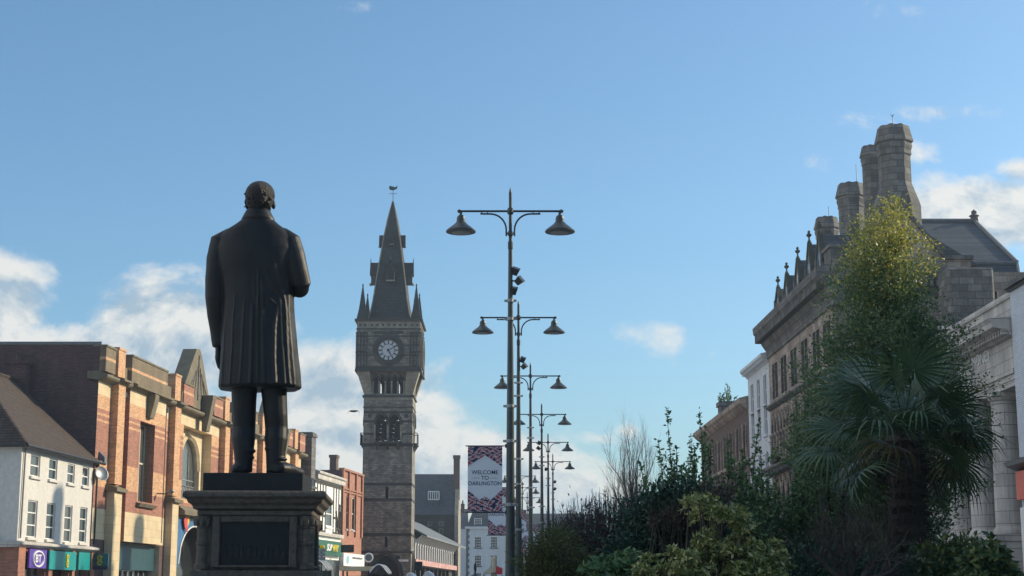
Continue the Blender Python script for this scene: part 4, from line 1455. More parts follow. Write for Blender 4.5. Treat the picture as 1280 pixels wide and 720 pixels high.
b = MB(); b.box(Lh - 0.55, Lh + 0.25, 2.4, 3.4, hz + 2, zc - 0.4); b.box(Lh - 0.63, Lh + 0.33, 2.3, 3.5, zc - 0.4, zc); b.build('chimney', M['brownbrick'], rf)
a, zt = FH.uz(535, 614); c, _ = FH.uz(548.5, 614); _, zb = FH.uz(535, 624)
b = MB(); b.box(a, c, 0.8, 3.6, zb - 1.8, zt); do = b.build('dormer', M['slate'], rf)
b = MB()
for i in range(6):
    x = a + (c - a) * i / 5
    b.box(x - 0.05, x + 0.05, 0.72, 0.8, zb, zt)
b.box(a, c, 0.70, 0.8, zb - 0.06, zb + 0.04); b.box(a, c, 0.70, 0.8, zt - 0.05, zt + 0.06); b.build('frame', M['white'], do)

# white Georgian building at the end of the street
GY = 262.0
def gx(px, y=680): return P(px, y, GY).x
FG = Frame((gx(583), GY), (gx(652), GY))
geo = FG.root('white_georgian_building', 'white three storey sash windowed building with grey mansard roof at the street end', 'building')
Lg = FG.L
ez = P(600, 661, GY).z
tz = P(600, 641, GY + 2).z
b = MB()
gw = []
cols = [597.5, 617.5, 637.5]
for cx in cols:
    for (y0, y1) in ((671, 684.5), (694, 707.5), (716, 732)):
        a, zt = FG.uz(cx - 4.2, y0); c, _ = FG.uz(cx + 4.2, y0); _, zb = FG.uz(cx, y1)
        gw.append((a, c, zb, zt))
front(b, 0, Lg, 0, ez, gw, 0, 0.2)
carcass(b, Lg, 10, ez)
b.build('wall', M['render_blue'], geo)
for q in gw:
    w = window(geo, *q, 0.12, 3, 4, 0.045, 'white', 'glass', outer=0.07)
    s = MB(); s.box(q[0] - 0.1, q[1] + 0.1, -0.12, 0.1, q[2] - 0.16, q[2] - 0.003); s.build('sill', M['black'], w)
b = MB(); b.box(-0.25, Lg + 0.25, -0.35, 0.2, ez, ez + 0.35); b.build('cornice', M['render_blue'], geo)
b = MB()
b.frustum(0, Lg, 0.2, 9.8, ez + 0.3, 0.9, Lg - 0.9, 1.6, 8.6, tz)
rf = b.build('roof', M['slate'], geo)
b = MB()
for i in range(24):
    if i % 2: b.box(-0.05, 0.5, -0.05, 0.0, i * ez / 24, (i + 1) * ez / 24)
    else: b.box(-0.05, 0.3, -0.05, 0.0, i * ez / 24, (i + 1) * ez / 24)
b.build('quoins', M['bankdark'], geo)
for cx in cols:
    a, zt = FG.uz(cx - 4.8, 648, 0.7); c, _ = FG.uz(cx + 4.8, 648, 0.7); _, zb = FG.uz(cx, 657, 0.7)
    b = MB(); b.box(a - 0.1, c + 0.1, 0.5, 2.6, zb - 0.1, zt + 0.15); do = b.build('dormer', M['slate'], rf)
    window(do, a + 0.02, c - 0.02, zb, zt, 0.49, 4, 3, 0.045, 'white', 'glass', outer=0.1)
FG2 = Frame((gx(560), GY + 1), (gx(583) - 0.05, GY + 1))
g2 = FG2.root('grey_gabled_house', 'narrow pale house with steep dark roof left of the white sash windowed building', 'house')
zz = P(578, 660, GY).z; zg = P(578, 634, GY).z
b = MB(); front(b, 0, FG2.L, 0, zz, [], 0); carcass(b, FG2.L, 9, zz); b.build('wall', M['render_blue'], g2)
b = MB(); gable_roof(b, 0, FG2.L, 0, 9, zz, zg, 'u', 0.1); rf = b.build('roof', M['slate'], g2)
b = MB(); b.box(1.9, 2.5, 3.6, 4.4, zg - 0.7, zg + 0.8); b.lathe([(0.15, zg + 0.8), (0.1, zg + 1.4)], 2.2, 4, 8); b.build('chimney', M['darkbrick'], rf)
FG3 = Frame((gx(652) + 0.05, GY - 2), (gx(740), GY - 2))
g3 = FG3.root('dark_roofed_building', 'dark roofed terrace right of the white sash windowed building behind lamp posts', 'building')
zz = P(690, 662, GY).z; zg = P(690, 641, GY).z
b = MB()
gw = []
for cx in range(6):
    gw.append((1 + cx * 1.8, 2 + cx * 1.8, 5.5, 7.3)); gw.append((1 + cx * 1.8, 2 + cx * 1.8, 8.4, 10.0))
front(b, 0, FG3.L, 0, zz, gw, 0, 0.15); carcass(b, FG3.L, 9, zz); b.build('wall', M['cream'], g3)
for q in gw: window(g3, *q, 0.1, 2, 2, 0.06)
b = MB(); gable_roof(b, 0, FG3.L, 0, 9, zz, zg, 'u', 0.1); b.build('roof', M['slate'], g3)
# ------------------------------------------------------------ gothic bank on the right
FB = Frame((16.5, 101.9), (16.82, 82.7))
bank = FB.root('gothic_bank', 'big Victorian gothic stone building with gabled dormers, heavy cornice and tall octagonal chimneys', 'building')
LB = FB.L
def wl(mb):
    mb.v = [tuple(FB.l(p)) for p in mb.v]
    return mb
bays = [2.0, 5.0, 8.25, 11.5, 14.75, 17.6]
row1 = []
for c in bays:
    row1 += [(c - 0.92, c - 0.06, 13.55, 15.75), (c + 0.06, c + 0.92, 13.55, 15.75)]
row2, row3 = [], []
for c in bays:
    for k in (-1, 0, 1):
        row2.append((c + k * 0.98 - 0.36, c + k * 0.98 + 0.36, 9.5, 12.4, 'pointed', 11.3))
    for k in (-1, 1):
        row3.append((c + k * 0.75 - 0.6, c + k * 0.75 + 0.6, 4.6, 8.4, 'pointed', 7.0))
b = MB()
front(b, 0, LB, 0, 17.0, row1 + row2 + row3 + [(c - 1.1, c + 1.1, 0.3, 3.9, 'round', 3.0) for c in bays], 0, 0.4, ((0, 0), (9.0, 1), (9.25, 0), (12.9, 1), (13.2, 0)), rmat=1)
carcass(b, LB, 16, 18.2)
b.build('wall', [M['bankstone'], M['bankdark']], bank)
for q in row1: window(bank, *q, 0.32, 1, 2, 0.06, 'timber', 'glass')
for q in row2: window(bank, *q[:4], 0.32, 1, 1, 0.05, 'timber', 'glass', 'pointed', q[5])
for q in row3: window(bank, *q[:4], 0.32, 1, 2, 0.06, 'timber', 'glass', 'pointed', q[5])
for c in bays: window(bank, c - 1.1, c + 1.1, 0.3, 3.9, 0.35, 2, 1, 0.12, 'white', 'glasspale', 'round', 3.0)
b = MB()
for q in row2:
    ap = arch_pts(q[0] - 0.1, q[1] + 0.1, q[5], q[3] + 0.22, 'pointed', 10)
    b.tube([(a, -0.04, z) for a, z in ap], 0.07, 4)
for q in row3:
    ap = arch_pts(q[0] - 0.1, q[1] + 0.1, q[5], q[3] + 0.25, 'pointed', 10)
    b.tube([(a, -0.05, z) for a, z in ap], 0.09, 4)
b.build_islands('hood_mould', M['bankstone'], bank)
b = MB()
for c in bays:
    for k in (-1.5, -0.5, 0.5, 1.5):
        b.lathe([(0.15, 9.5), (0.15, 9.7), (0.095, 9.75), (0.095, 11.1), (0.17, 11.25), (0.17, 11.35)], c + k * 0.98, -0.06, 8)
    for k in (-1.5, 0, 1.5):
        b.lathe([(0.18, 4.6), (0.13, 4.8), (0.13, 6.7), (0.22, 6.95)], c + k, -0.08, 8)
b.build_islands('column', M['bankstone'], bank)
b = MB()
b.extrude([(-0.65, 9.1), (-0.65, 9.25), (-0.1, 9.42), (0.0, 9.42), (-0.001, 8.75), (-0.3, 8.85)], 'x', -0.1, LB + 0.1)
for i in range(40):
    x = i * LB / 39
    b.box(x - 0.1, x + 0.1, -0.55, -0.3, 8.8, 9.1)
b.extrude([(-0.3, 13.1), (-0.3, 13.2), (0.0, 13.4), (-0.001, 12.9)], 'x', -0.1, LB + 0.1)
b.build('string_course', M['bankdark'], bank)
# window boxes with bits of green on the ledge
# entablature wrapping the near corner
b = MB()
pr = [(0.0, 16.3), (-0.12, 16.35), (-0.15, 16.75), (-0.45, 17.2), (-0.5, 17.45), (-0.95, 17.85), (-1.0, 18.25), (-0.55, 18.4), (0.5, 18.45), (0.5, 16.3)]
b.extrude(pr, 'x', 0, LB + 0.9)
for i in range(60):
    x = 0.1 + i * LB / 59
    b.box(x - 0.09, x + 0.09, -0.86, -0.44, 17.28, 17.72)
pr2 = [(LB - 0.02, 16.3), (LB + 0.12, 16.35), (LB + 0.15, 16.75), (LB + 0.45, 17.2), (LB + 0.5, 17.45), (LB + 0.9, 17.85), (LB + 0.93, 18.22), (LB + 0.5, 18.37), (LB - 0.3, 18.43)]
b.extrude(pr2, 'y', 0.52, 7.0)
for i in range(20):
    y = 0.8 + i * 0.33
    b.box(LB + 0.42, LB + 0.8, y - 0.09, y + 0.09, 17.28, 17.72)
b.build('cornice', M['bankdark'], bank)
# parapet and gabled dormers
b = MB()
b.box(0, LB, 0.05, 0.4, 18.46, 19.05)
b.box(LB - 2.0, LB + 0.05, 0.0, 1.6, 18.47, 19.5); b.box(LB - 2.1, LB + 0.15, -0.1, 1.7, 19.5, 19.68)
b.build('parapet', M['bankdark'], bank)
dorm = [(978.5, 356), (989.5, 339), (1003.5, 320), (1018, 300), (1031, 288)]
for i, (px, py) in enumerate(dorm):
    c, z = FB.uz(px, py, 0.3)
    zt = min(z - 0.25, 20.9 + 0.12 * i)
    w = 0.85
    b = MB()
    b.extrude([(c - w, 18.5), (c + w, 18.5), (c + w, 19.3), (c, zt - 0.25), (c - w, 19.3)], 'y', -0.05, 0.5)
    b.box(c - w - 0.02, c - w + 0.25, -0.15, 0.1, 18.5, 19.5); b.box(c + w - 0.25, c + w + 0.02, -0.15, 0.1, 18.5, 19.5)
    d = b.build('dormer', M['bankdark'], bank)
    s = MB()
    s.extrude([(c - w - 0.12, 19.2), (c, zt), (c + w + 0.12, 19.2), (c + w + 0.05, 19.05), (c, zt - 0.18), (c - w - 0.05, 19.05)], 'y', 0.1, 3.8)
    s.build('roof', M['slate'], d)
    s = MB()
    s.extrude([(c - w - 0.12, 19.25), (c, zt + 0.12), (c + w + 0.12, 19.25), (c + w, 19.05), (c, zt - 0.1), (c - w, 19.05)], 'y', -0.12, 0.14)
    s.build('coping', M['mossy'], d)
    s = MB()
    s.lathe([(0.1, zt), (0.1, zt + 0.2), (0.05, zt + 0.25), (0.05, zt + 0.4), (0.15, zt + 0.48), (0.15, zt + 0.58), (0.05, zt + 0.63), (0.1, zt + 0.72), (0.0, zt + 0.82)], c, 0.0, 6)
    s.box(c - 0.2, c + 0.2, -0.05, 0.05, zt + 0.46, zt + 0.58)
    s.build('finial', M['mossy'], d)
    s = MB(); s.extrude([(c - 0.35, 18.7), (c + 0.35, 18.7), (c + 0.35, 19.4), (c, 19.9), (c - 0.35, 19.4)], 'y', -0.056, -0.052); s.build('window', M['glass'], d)
# roofs: steep slate behind dormers
b = MB()
b.add([(0, 0.5, 18.6), (LB - 0.3, 0.5, 18.6), (LB - 0.3, 3.6, 21.4), (0.8, 3.6, 21.4), (0, 8, 18.6), (LB - 0.3, 8, 18.6)],
      [(0, 1, 2, 3), (4, 3, 2, 5), (0, 3, 4), (1, 5, 2)])
b.build('roof', M['slate_y'], bank)
# camera-side gable with raking copings, below the great stack
gy = 82.62
apx, apz = P(1121, 240, gy).x, P(1121, 240, gy).z
lx, lz = P(1062, 322, gy).x, P(1062, 322, gy).z
rx, rz = P(1178, 322, gy).x, P(1178, 322, gy).z
rxx = P(1213, 322, gy).x
b = MB()
b.extrude([(16.9, 17.0), (16.9, 18.9), (lx, lz - 0.3), (apx, apz - 0.6), (rx, rz), (rxx, rz - 0.02), (rxx, 0.0), (17.0, 0.0)][::-1], 'y', gy, gy + 0.5)
wl(b); gw = b.build('gable_wall', M['bankstone'], bank)
b = MB()
def rake(x0, z0, x1, z1, t=0.28):
    b.extrude([(x0, z0), (x1, z1), (x1, z1 + t), (x0, z0 + t)], 'y', gy - 0.15, gy + 0.65)
rake(lx - 0.1, lz - 0.3, apx, apz - 0.6); rake(apx, apz - 0.6, rx + 0.1, rz - 0.05)
b.extrude([(rx + 0.1, rz - 0.12), (rxx + 0.12, rz - 0.12), (rxx + 0.12, rz + 0.1), (rx + 0.1, rz + 0.1)], 'y', gy - 0.18, gy + 0.68)
wl(b); b.build('coping', M['bankdark'], gw)
q0, q1 = P(1182, 395, gy), P(1240, 335, gy)
# cross roof behind gable
b = MB()
b.add([(lx, gy + 0.3, lz - 0.3), (apx, gy + 0.3, apz - 0.5), (rx, gy + 0.3, rz - 0.1), (lx, gy + 12, lz - 0.3), (apx, gy + 12, apz - 0.5), (rx, gy + 12, rz - 0.1)], [(0, 1, 4, 3), (1, 2, 5, 4), (3, 4, 5)])
wl(b); b.build('roof', M['slate_y'], bank)

def chimney(cx, cy, px0, px1, ytop, Y, zb, flare=False):
    zt = P(1100, ytop, Y).z
    r = (px1 - px0) / 2 / F * Y / CT * 1.0
    b = MB()
    k = r / 0.98
    prof = [(0.84, 0), (0.86, -0.12), (1.0, -0.68), (1.03, -0.75), (1.03, -0.85), (0.93, -0.92), (0.96, -1.1), (0.88, -1.35), (0.9, -1.55), (0.84, -1.62), (0.84, -1.68)]
    if flare:
        prof += [(0.84, -3.1), (1.22, -4.2), (1.26, -4.4)]
    pr = [(q * k, zt + z * k) for q, z in prof]
    pr.append((pr[-1][0], zb))
    pr.reverse()
    b.lathe(pr, cx, cy, 8, rot=math.pi / 8)
    wl(b); o = b.build('chimney', M['bankdark'] if not flare else M['bankdark'], bank)
    b = MB()
    for i in range(8):
        t = math.pi / 8 + i * math.pi / 4
        b.lathe([(0.14 * k, zt - 0.1), (0.15 * k, zt + 0.05 * k), (0.1 * k, zt + 0.07 * k)], cx + 0.62 * k * math.cos(t), cy + 0.62 * k * math.sin(t), 6)
    wl(b); b.build('chimney_pot', M['mossy'], o)
    return zt, o
zt, o = chimney(P(1118, 200, 84.2).x, 84.2, 1094.5, 1141.5, 160, 84.2, 17, True)
b = MB(); b.tube([(P(1118, 200, 84.2).x, 84.2, zt), (P(1118, 200, 84.2).x, 84.2, zt + 0.75)], 0.02, 4); b.tube([(P(1118, 200, 84.2).x - 0.1, 84.2, zt + 0.8), (P(1118, 200, 84.2).x, 84.2, zt + 0.6), (P(1118, 200, 84.2).x + 0.1, 84.2, zt + 0.8)], 0.015, 4); wl(b); b.build('lightning_rod', M['lampdark'], o)
chimney(P(1090, 200, 90).x, 90, 1075, 1105, 184, 90, 18)
zt, o = chimney(P(1063, 230, 95.5).x, 95.5, 1044, 1082, 231, 95.5, 18)
b = MB(); b.tube([(P(1071, 230, 95.5).x, 95.5, zt), (P(1071, 230, 95.5).x, 95.5, zt + 1.3)], 0.02, 4); wl(b); b.build('lightning_rod', M['lampdark'], o)
zt, o = chimney(P(1033, 272, 100.5).x, 100.5, 1017, 1049, 273, 100.5, 18)
b = MB(); b.tube([(P(1036, 272, 100.5).x, 100.5, zt), (P(1036, 272, 100.5).x, 100.5, zt + 0.8)], 0.02, 4); wl(b); b.build('lightning_rod', M['lampdark'], o)

# slate mansard wing to the right
b = MB()
y1, y2, y3 = 85.6, 87.0, 92.5
e0 = P(1140, 362, y1); e1 = P(1277, 362, y1)
m1 = P(1271, 328.6, y2)
r1 = P(1218, 277, y3)
xl = P(1130, 300, y2).x
zr_ = r1.z
bk = 12
b.add([(xl, y1, e1.z), (e1.x, y1, e1.z), (xl, y2, m1.z), (m1.x, y2, m1.z), (xl, y3, zr_), (r1.x, y3, zr_), (e1.x, y1 + 14, e1.z), (m1.x, y2 + 11, m1.z), (xl, y1 + 14, e1.z), (xl, y2 + 11, m1.z)],
      [(0, 1, 3, 2), (2, 3, 5, 4), (1, 6, 7, 3), (3, 7, 5), (9, 4, 5, 7), (8, 9, 7, 6)])
wl(b); rf = b.build('roof', M['slate'], bank)
b = MB()
b.tube([(xl, y3, zr_ + 0.05), (r1.x, y3, zr_ + 0.05)], 0.13, 5)
b.tube([(r1.x, y3, zr_ + 0.05), (m1.x, y2, m1.z + 0.05)], 0.13, 5)
b.tube([(xl, y2 - 0.05, m1.z), (m1.x, y2 - 0.05, m1.z)], 0.09, 5)
b.tube([(m1.x, y2, m1.z), (e1.x, y1, e1.z)], 0.1, 5)
wl(b); b.build('lead_rolls', M['lead'], rf)
b = MB(); b.lathe([(0.25, zr_), (0.22, zr_ + 0.3), (0.32, zr_ + 0.33), (0.15, zr_ + 0.45), (0.17, zr_ + 0.6), (0.0, zr_ + 0.75)], r1.x, y3, 8); wl(b); b.build('finial', M['bankdark'], rf)
b = MB(); b.box(xl, e1.x - 0.2, y1 + 0.3, y1 + 13, 0, e1.z); wl(b); b.build('wing_wall', M['bankstone'], bank)

# lower building with broad stone stack, seen over the bank with columns
r = empty('stack_building', (20, 77.2, 0), 0, 'low stone building with one broad flat topped stack rising behind the columned bank', 'building')
b = MB(); b.box(0, 13, 0, 4.8, 0, 14.2); b.build('wall', M['bankdark'], r)
b = MB(); b.box(-0.1, 13.1, -0.1, 4.9, 14.2, 14.4); b.build('coping', M['ashlar'], r)
q0, q1 = P(1181, 335, 78), P(1240, 335, 78)
b = MB(); b.box(q0.x - 20, q1.x - 20, 0.5, 2.3, 14.4, q0.z); b.build('chimney', M['bankdark'], r, bevel=0.12)
b = MB()
b.tube([(q1.x - 20 + 0.15, 0.8, 14.4), (q1.x - 20 + 0.15, 0.8, q0.z - 1.2)], 0.1, 6)
b.build('flue_pipe', M['black'], r)

# ------------------------------------------------------------ columned bank
FC = Frame((18, 76.6), (18, 56.7))
cb = FC.root('columned_bank', 'grey classical bank with a row of giant engaged columns and carved frieze', 'building')
LC = FC.L
cc = [FC.uz(1248, 600, -0.1)[0] + 0.0 - 3.12 * k for k in range(6)]
top = 12.3
b = MB()
hs = []
for c in cc:
    m_ = c + 1.56
    if m_ + 0.75 < LC: hs.append((m_ - 0.75, m_ + 0.75, 4.3, 8.3))
    hs.append((m_ - 0.5, min(m_ + 0.5, LC - 0.2), 0.6, 3.0))
front(b, 0, LC, 0, 8.85, hs, 0.9, 0.35)
b.poly([(0, 0, 0), (0, 0, top), (0, 12, top), (0, 12, 0)]); b.poly([(LC, 0, 0), (LC, 12, 0), (LC, 12, top), (LC, 0, top)]); b.poly([(0, 12, 0), (0, 12, top), (LC, 12, top), (LC, 12, 0)])
b.poly([(0, 0.1, 11.5), (LC, 0.1, 11.5), (LC, 12, 11.5), (0, 12, 11.5)])
b.box(0, LC, -0.02, 1.25, 8.86, 9.4)
b.box(0, LC, 0.05, 0.9, 9.4, 10.62)
b.box(0, LC, 0.1, 0.8, 11.0, 12.1)
b.box(0, LC, 0.0, 0.9, 12.1, 12.3)
b.build('wall', M['ashlar'], cb)
b = MB()
b.extrude([(0.1, 10.62), (-0.15, 10.66), (-0.2, 10.85), (-0.75, 10.95), (-0.78, 11.12), (-0.9, 11.25), (0.1, 11.35)], 'x', -0.3, LC + 0.02)
for i in range(64):
    x = 0.1 + i * LC / 64
    b.box(x, x + 0.16, -0.42, -0.19, 10.7, 10.9)
b.box(-0.05, LC, -0.1, 0.0, 9.3, 9.45); b.box(-0.05, LC, -0.06, 0.0, 9.08, 9.12)
b.build('cornice', M['ashlar'], cb)
for c in cc:
    b = MB()
    b.lathe([(0.62, 3.68), (0.62, 3.8), (0.56, 3.9), (0.52, 3.95), (0.51, 5.5), (0.45, 8.4), (0.5, 8.45), (0.46, 8.5), (0.58, 8.65), (0.58, 8.68)], c, 0.25, 20)
    b.box(c - 0.6, c + 0.6, -0.35, 0.85, 8.69, 8.85)
    b.build('column', M['ashlar'], cb, smooth=False)
    b = MB()
    b.box(c - 0.75, c + 0.75, -0.5, 0.9, 0, 3.4); b.box(c - 0.82, c + 0.82, -0.58, 0.92, 3.4, 3.66)
    b.build('pedestal', M['ashlar'], cb, bevel=0.02)
for h_ in hs:
    if h_[2] > 4:
        window(cb, *h_, 1.2, 2, 3, 0.06, 'lampdark', 'glass')
        s = MB(); s.box(h_[0] - 0.2, h_[1] + 0.2, 0.72, 0.9, 3.95, 4.28); s.build('window_ledge', M['ashlar'], cb)
    else:
        s = MB(); s.box(h_[0], h_[1], 1.1, 1.2, 0.6, 3.0); s.build('ground_window', M['dark'], cb)
text('MONEY', 0.62, cb, M['white'], (FC.uz(1237.5, 449, 0.0)[0], 0.03, FC.uz(1230, 447, 0.0)[1]), sx=1.15, align='RIGHT', ext=0.02)
# cash machine surrounds
p = FC.uz(1224, 677, 0.55)
r = empty('cash_machine', FC.A + FC.u * p[0] + FC.v * 0.6 + Vector((0, 0, 2.4)), FC.rot, 'small red and white framed notice on the columned bank', 'notice')
s = MB(); s.box(-0.4, 0.4, -0.3, 0.0, 0.3, 1.35); s.build('frame', M['red'], r)
s = MB(); s.box(-0.3, 0.3, -0.33, -0.3, 0.4, 1.05); s.build('panel', M['cloth'], r)
s = MB(); s.box(-0.17, 0.17, -0.35, -0.331, 0.5, 0.95); s.build('screen', M['dark'], r)
r.name = 'notice_frame'

# ------------------------------------------------------------ white painted brick building with red sign
FP = Frame((17.93, 56.65), (17.93, 48.6))
r = FP.root('white_brick_building', 'white painted brick building with dark coping at the right edge', 'building')
LP_ = FP.L
hs = [(1.6 + 2.6 * i, 2.7 + 2.6 * i, z0, z0 + 2.1) for i in range(3) for z0 in (7.2,)]
b = MB(); front(b, 0, LP_, 0, 12.3, hs + [(0.9, LP_ - 0.5, 0.5, 4.3)], 0, 0.2); carcass(b, LP_, 9, 12.3); b.build('wall', M['whitebrick'], r)
for q in hs: window(r, *q, 0.15, 1, 2, 0.07, sill='white')
b = MB(); b.box(-0.12, LP_ + 0.1, -0.22, 0.5, 12.3, 12.48); b.box(-0.05, LP_, -0.1, 0.4, 12.2, 12.3); b.build('coping', M['bankdark'], r)
b = MB(); b.extrude([(-0.5, 5.95), (-0.5, 6.1), (-0.05, 6.25), (0.0, 6.25), (0.0, 5.8), (-0.1, 5.8)], 'x', -0.12, LP_); b.build('shop_cornice', M['lampdark'], r)
b = MB(); b.box(0.1, 0.7, -0.12, -0.002, 0, 4.5); b.cut(); b.box(LP_ - 0.5, LP_ - 0.05, -0.12, -0.002, 0, 4.5); b.build_pieces('pilaster', M['white'], r)
b = MB(); b.box(0.9, LP_ - 0.5, 0.15, 0.19, 0.5, 4.3); b.build('shop_window', M['glass'], r)
_, zt = FP.uz(1274, 578.5, -0.2); _, zb = FP.uz(1274, 625, -0.2)
offset_root_sign('shop_sign', 'plain red fascia sign on the white painted brick building', 'sign', FP, 0.12, LP_ - 0.1, zb, min(zt, 5.75), -0.22, -0.002, M['redsign'])

# terrace nearer the camera on the right (throws the shade on the planting)
r = empty('brick_terrace', (18.6, 6, 0), 0, 'long brick terrace of shops on the right beyond the photograph edge', 'building')
b = MB()
b.box(0, 10, 0, 43, 0, 12.4)
b.build('wall', M['brownbrick'], r)
b = MB(); b.extrude([(-0.3, 12.4), (10.3, 12.4), (5, 15.2)], 'y', -0.3, 43.3); b.build('roof', M['slate'], r)
for i in range(12):
    for z0, z1 in ((4.6, 6.8), (8.6, 10.6)):
        w = MB(); w.box(-0.03, 0.1, 1.2 + i * 3.5, 2.4 + i * 3.5, z0, z1); wo = w.build('window', M['glass'], r)
        f = MB(); f.box(-0.06, -0.031, 1.1 + i * 3.5, 1.22 + i * 3.5, z0, z1); f.box(-0.06, -0.031, 2.38 + i * 3.5, 2.5 + i * 3.5, z0, z1)
        f.box(-0.06, -0.031, 1.22 + i * 3.5, 2.38 + i * 3.5, (z0 + z1) / 2 - 0.04, (z0 + z1) / 2 + 0.04); f.box(-0.1, -0.031, 1.05 + i * 3.5, 2.55 + i * 3.5, z0 - 0.12, z0)
        f.build('frame', M['white'], wo)

# ------------------------------------------------------------ buildings beyond the gothic bank
FN = Frame((16.35, 110.2), (16.5, 101.95))
nb = FN.root('tall_white_building', 'narrow white painted four storey building beyond the gothic building', 'building')
b = MB(); hs = []
for z0 in (4.8, 8.3, 11.6, 14.2):
    for c in (1.6, 4.1, 6.6):
        hs.append((c - 0.55, c + 0.55, z0 - (0.6 if z0 > 14 else 0), z0 + (1.3 if z0 > 14 else 2.1)))
front(b, 0, FN.L, 0, 16.5, hs, 0, 0.2); carcass(b, FN.L, 10, 16.5); b.build('wall', M['render_blue'], nb)
for q in hs: window(nb, *q, 0.15, 1, 2, 0.06, 'white', 'glass', sill='render_blue')
b = MB(); b.extrude([(-0.5, 16.5), (-0.5, 16.7), (0, 16.8), (0.3, 16.8), (0.3, 16.1), (-0.001, 16.1), (-0.2, 16.3)], 'x', -0.2, FN.L); 
for i in range(20): b.box(i * FN.L / 20 + 0.1, i * FN.L / 20 + 0.25, -0.4, -0.1, 16.25, 16.45)
b.build('cornice', M['render_blue'], nb)
FM2 = Frame((16.0, 135.5), (16.35, 110.25))
bb = FM2.root('brown_brick_building', 'brown brick building with stone trim and a weed grown chimney, far right side', 'building')
b = MB(); hs = []
for c in [1.8 + i * 3.1 for i in range(8)]:
    hs += [(c - 0.6, c + 0.6, 10.9, 13.2, 'round', 12.6), (c - 0.7, c + 0.7, 7.2, 9.7), (c - 0.7, c + 0.7, 3.8, 6.0)]
front(b, 0, FM2.L, 0, 14.5, hs, 0, 0.25); carcass(b, FM2.L, 12, 14.5); b.build('wall', M['brownbrick'], bb)
for q in hs:
    window(bb, *q[:4], 0.2, 1, 2, 0.07, 'white', 'glass', *(('round', q[5]) if len(q) > 4 else ()))
b = MB()
b.extrude([(-0.6, 14.5), (-0.65, 14.8), (-0.1, 14.95), (0.3, 14.95), (0.3, 14.0), (-0.001, 14.0), (-0.3, 14.2)], 'x', -0.2, FM2.L)
for z in (10.5, 6.6): b.box(0, FM2.L, -0.15, -0.001, z, z + 0.25)
for h_ in hs[::3]: b.box(h_[0] - 0.25, h_[0] - 0.02, -0.1, -0.001, h_[2] - 0.3, h_[3]); b.box(h_[1] + 0.02, h_[1] + 0.25, -0.1, -0.001, h_[2] - 0.3, h_[3])
b.build('stone_trim', M['bankstone'], bb)
b = MB(); b.extrude([(0.4, 14.95), (5.0, 17.2), (9, 17.2), (12, 14.95)], 'x', 0, FM2.L); b.build('roof', M['slate_y'], bb)
q = FM2.l(P(911, 520, 128.5)); z0 = P(911, 531, 128.5).z; z1 = P(911, 503, 128.5).z
b = MB(); b.box(q.x - 0.8, q.x + 0.8, q.y - 0.75, q.y + 0.75, 14.5, z1 - 0.35); b.box(q.x - 0.9, q.x + 0.9, q.y - 0.88, q.y + 0.88, z1 - 0.35, z1)
ch = b.build('chimney', M['bankdark'], bb)
CHP = FM2.A + FM2.u * q.x + FM2.v * q.y + Vector((0, 0, z1))

# ------------------------------------------------------------ statue and pedestal
ped_x = P(312, 640, 18).x
ped = empty('statue_pedestal', (ped_x, 18.8, 0), R(3.5), 'dark sooty granite pedestal with carved corners and a bronze relief panel', 'pedestal')
def pz(y, Y=18.0): return P(312, y, Y).z
k = 18 / F * 1.0
z_top, z_c0, z_d1, z_d0 = pz(613), pz(636), pz(640), pz(707)
b = MB()
hw = 0.80
pr = [(0.775, z_top), (0.80, z_top - 0.03), (0.80, z_top - 0.07), (0.76, z_top - 0.09), (0.745, z_top - 0.13), (0.70, z_top - 0.16), (0.69, z_top - 0.2), (0.665, z_c0)]
pr.reverse()
b.lathe([(a * math.sqrt(2), z) for a, z in pr], 0, 0, 4, rot=math.pi / 4)
b.build('cornice', M['plinth'], ped, bevel=0.008)
b = MB()
hd = 0.60
b.box(-hd, hd, -hd, hd, z_d0 - 0.05, z_c0 - 0.002)
# framed recess on four faces
vb, fb = len(b.v), len(b.f)
pw = 0.385; z0p, z1p = pz(706), pz(652)
for (x0, x1, za, zb) in ((-pw - 0.09, -pw, z0p - 0.03, z1p + 0.07), (pw, pw + 0.09, z0p - 0.03, z1p + 0.07), (-pw, pw, z1p, z1p + 0.07), (-pw, pw, z0p - 0.03, z0p)):
    b.box(x0, x1, -hd - 0.05, -hd - 0.001, za, zb)
b.box(-0.64, 0.64, -0.648, -hd - 0.001, z1p + 0.075, z_c0 - 0.004)
rot4(b, vb, fb)
b.box(-0.70, 0.70, -0.70, 0.70, z_d0 - 0.16, z_d0 - 0.051)
b.box(-0.78, 0.78, -0.78, 0.78, 0.9, z_d0 - 0.161)
b.box(-1.0, 1.0, -1.0, 1.0, 0.45, 0.899)
b.box(-1.3, 1.3, -1.3, 1.3, 0.0, 0.449)
b.build('die', M['plinth'], ped, bevel=0.01)
for sx in (-1, 1):
    for sy in (-1, 1):
        b = MB()
        z0c, z1c = z_d0 - 0.04, z1p + 0.07
        h_ = z1c - z0c
        b.lathe([(0.085, z0c), (0.085, z0c + 0.05), (0.065, z0c + 0.07), (0.062, z0c + h_ * 0.45), (0.075, z0c + h_ * 0.46), (0.075, z0c + h_ * 0.5), (0.062, z0c + h_ * 0.52), (0.06, z0c + h_ * 0.76),
                 (0.072, z0c + h_ * 0.78), (0.066, z0c + h_ * 0.8), (0.095, z0c + h_ * 0.93), (0.10, z0c + h_)], sx * 0.585, sy * 0.585, 12)
        for i in range(8):
            t = i * math.pi / 4
            b.ellipsoid((sx * 0.585 + 0.085 * math.cos(t), sy * 0.585 + 0.085 * math.sin(t), z0c + h_ * 0.88), (0.024, 0.024, 0.05), 6, 5)
        b.build('corner_column', M['plinth'], ped, smooth=False)
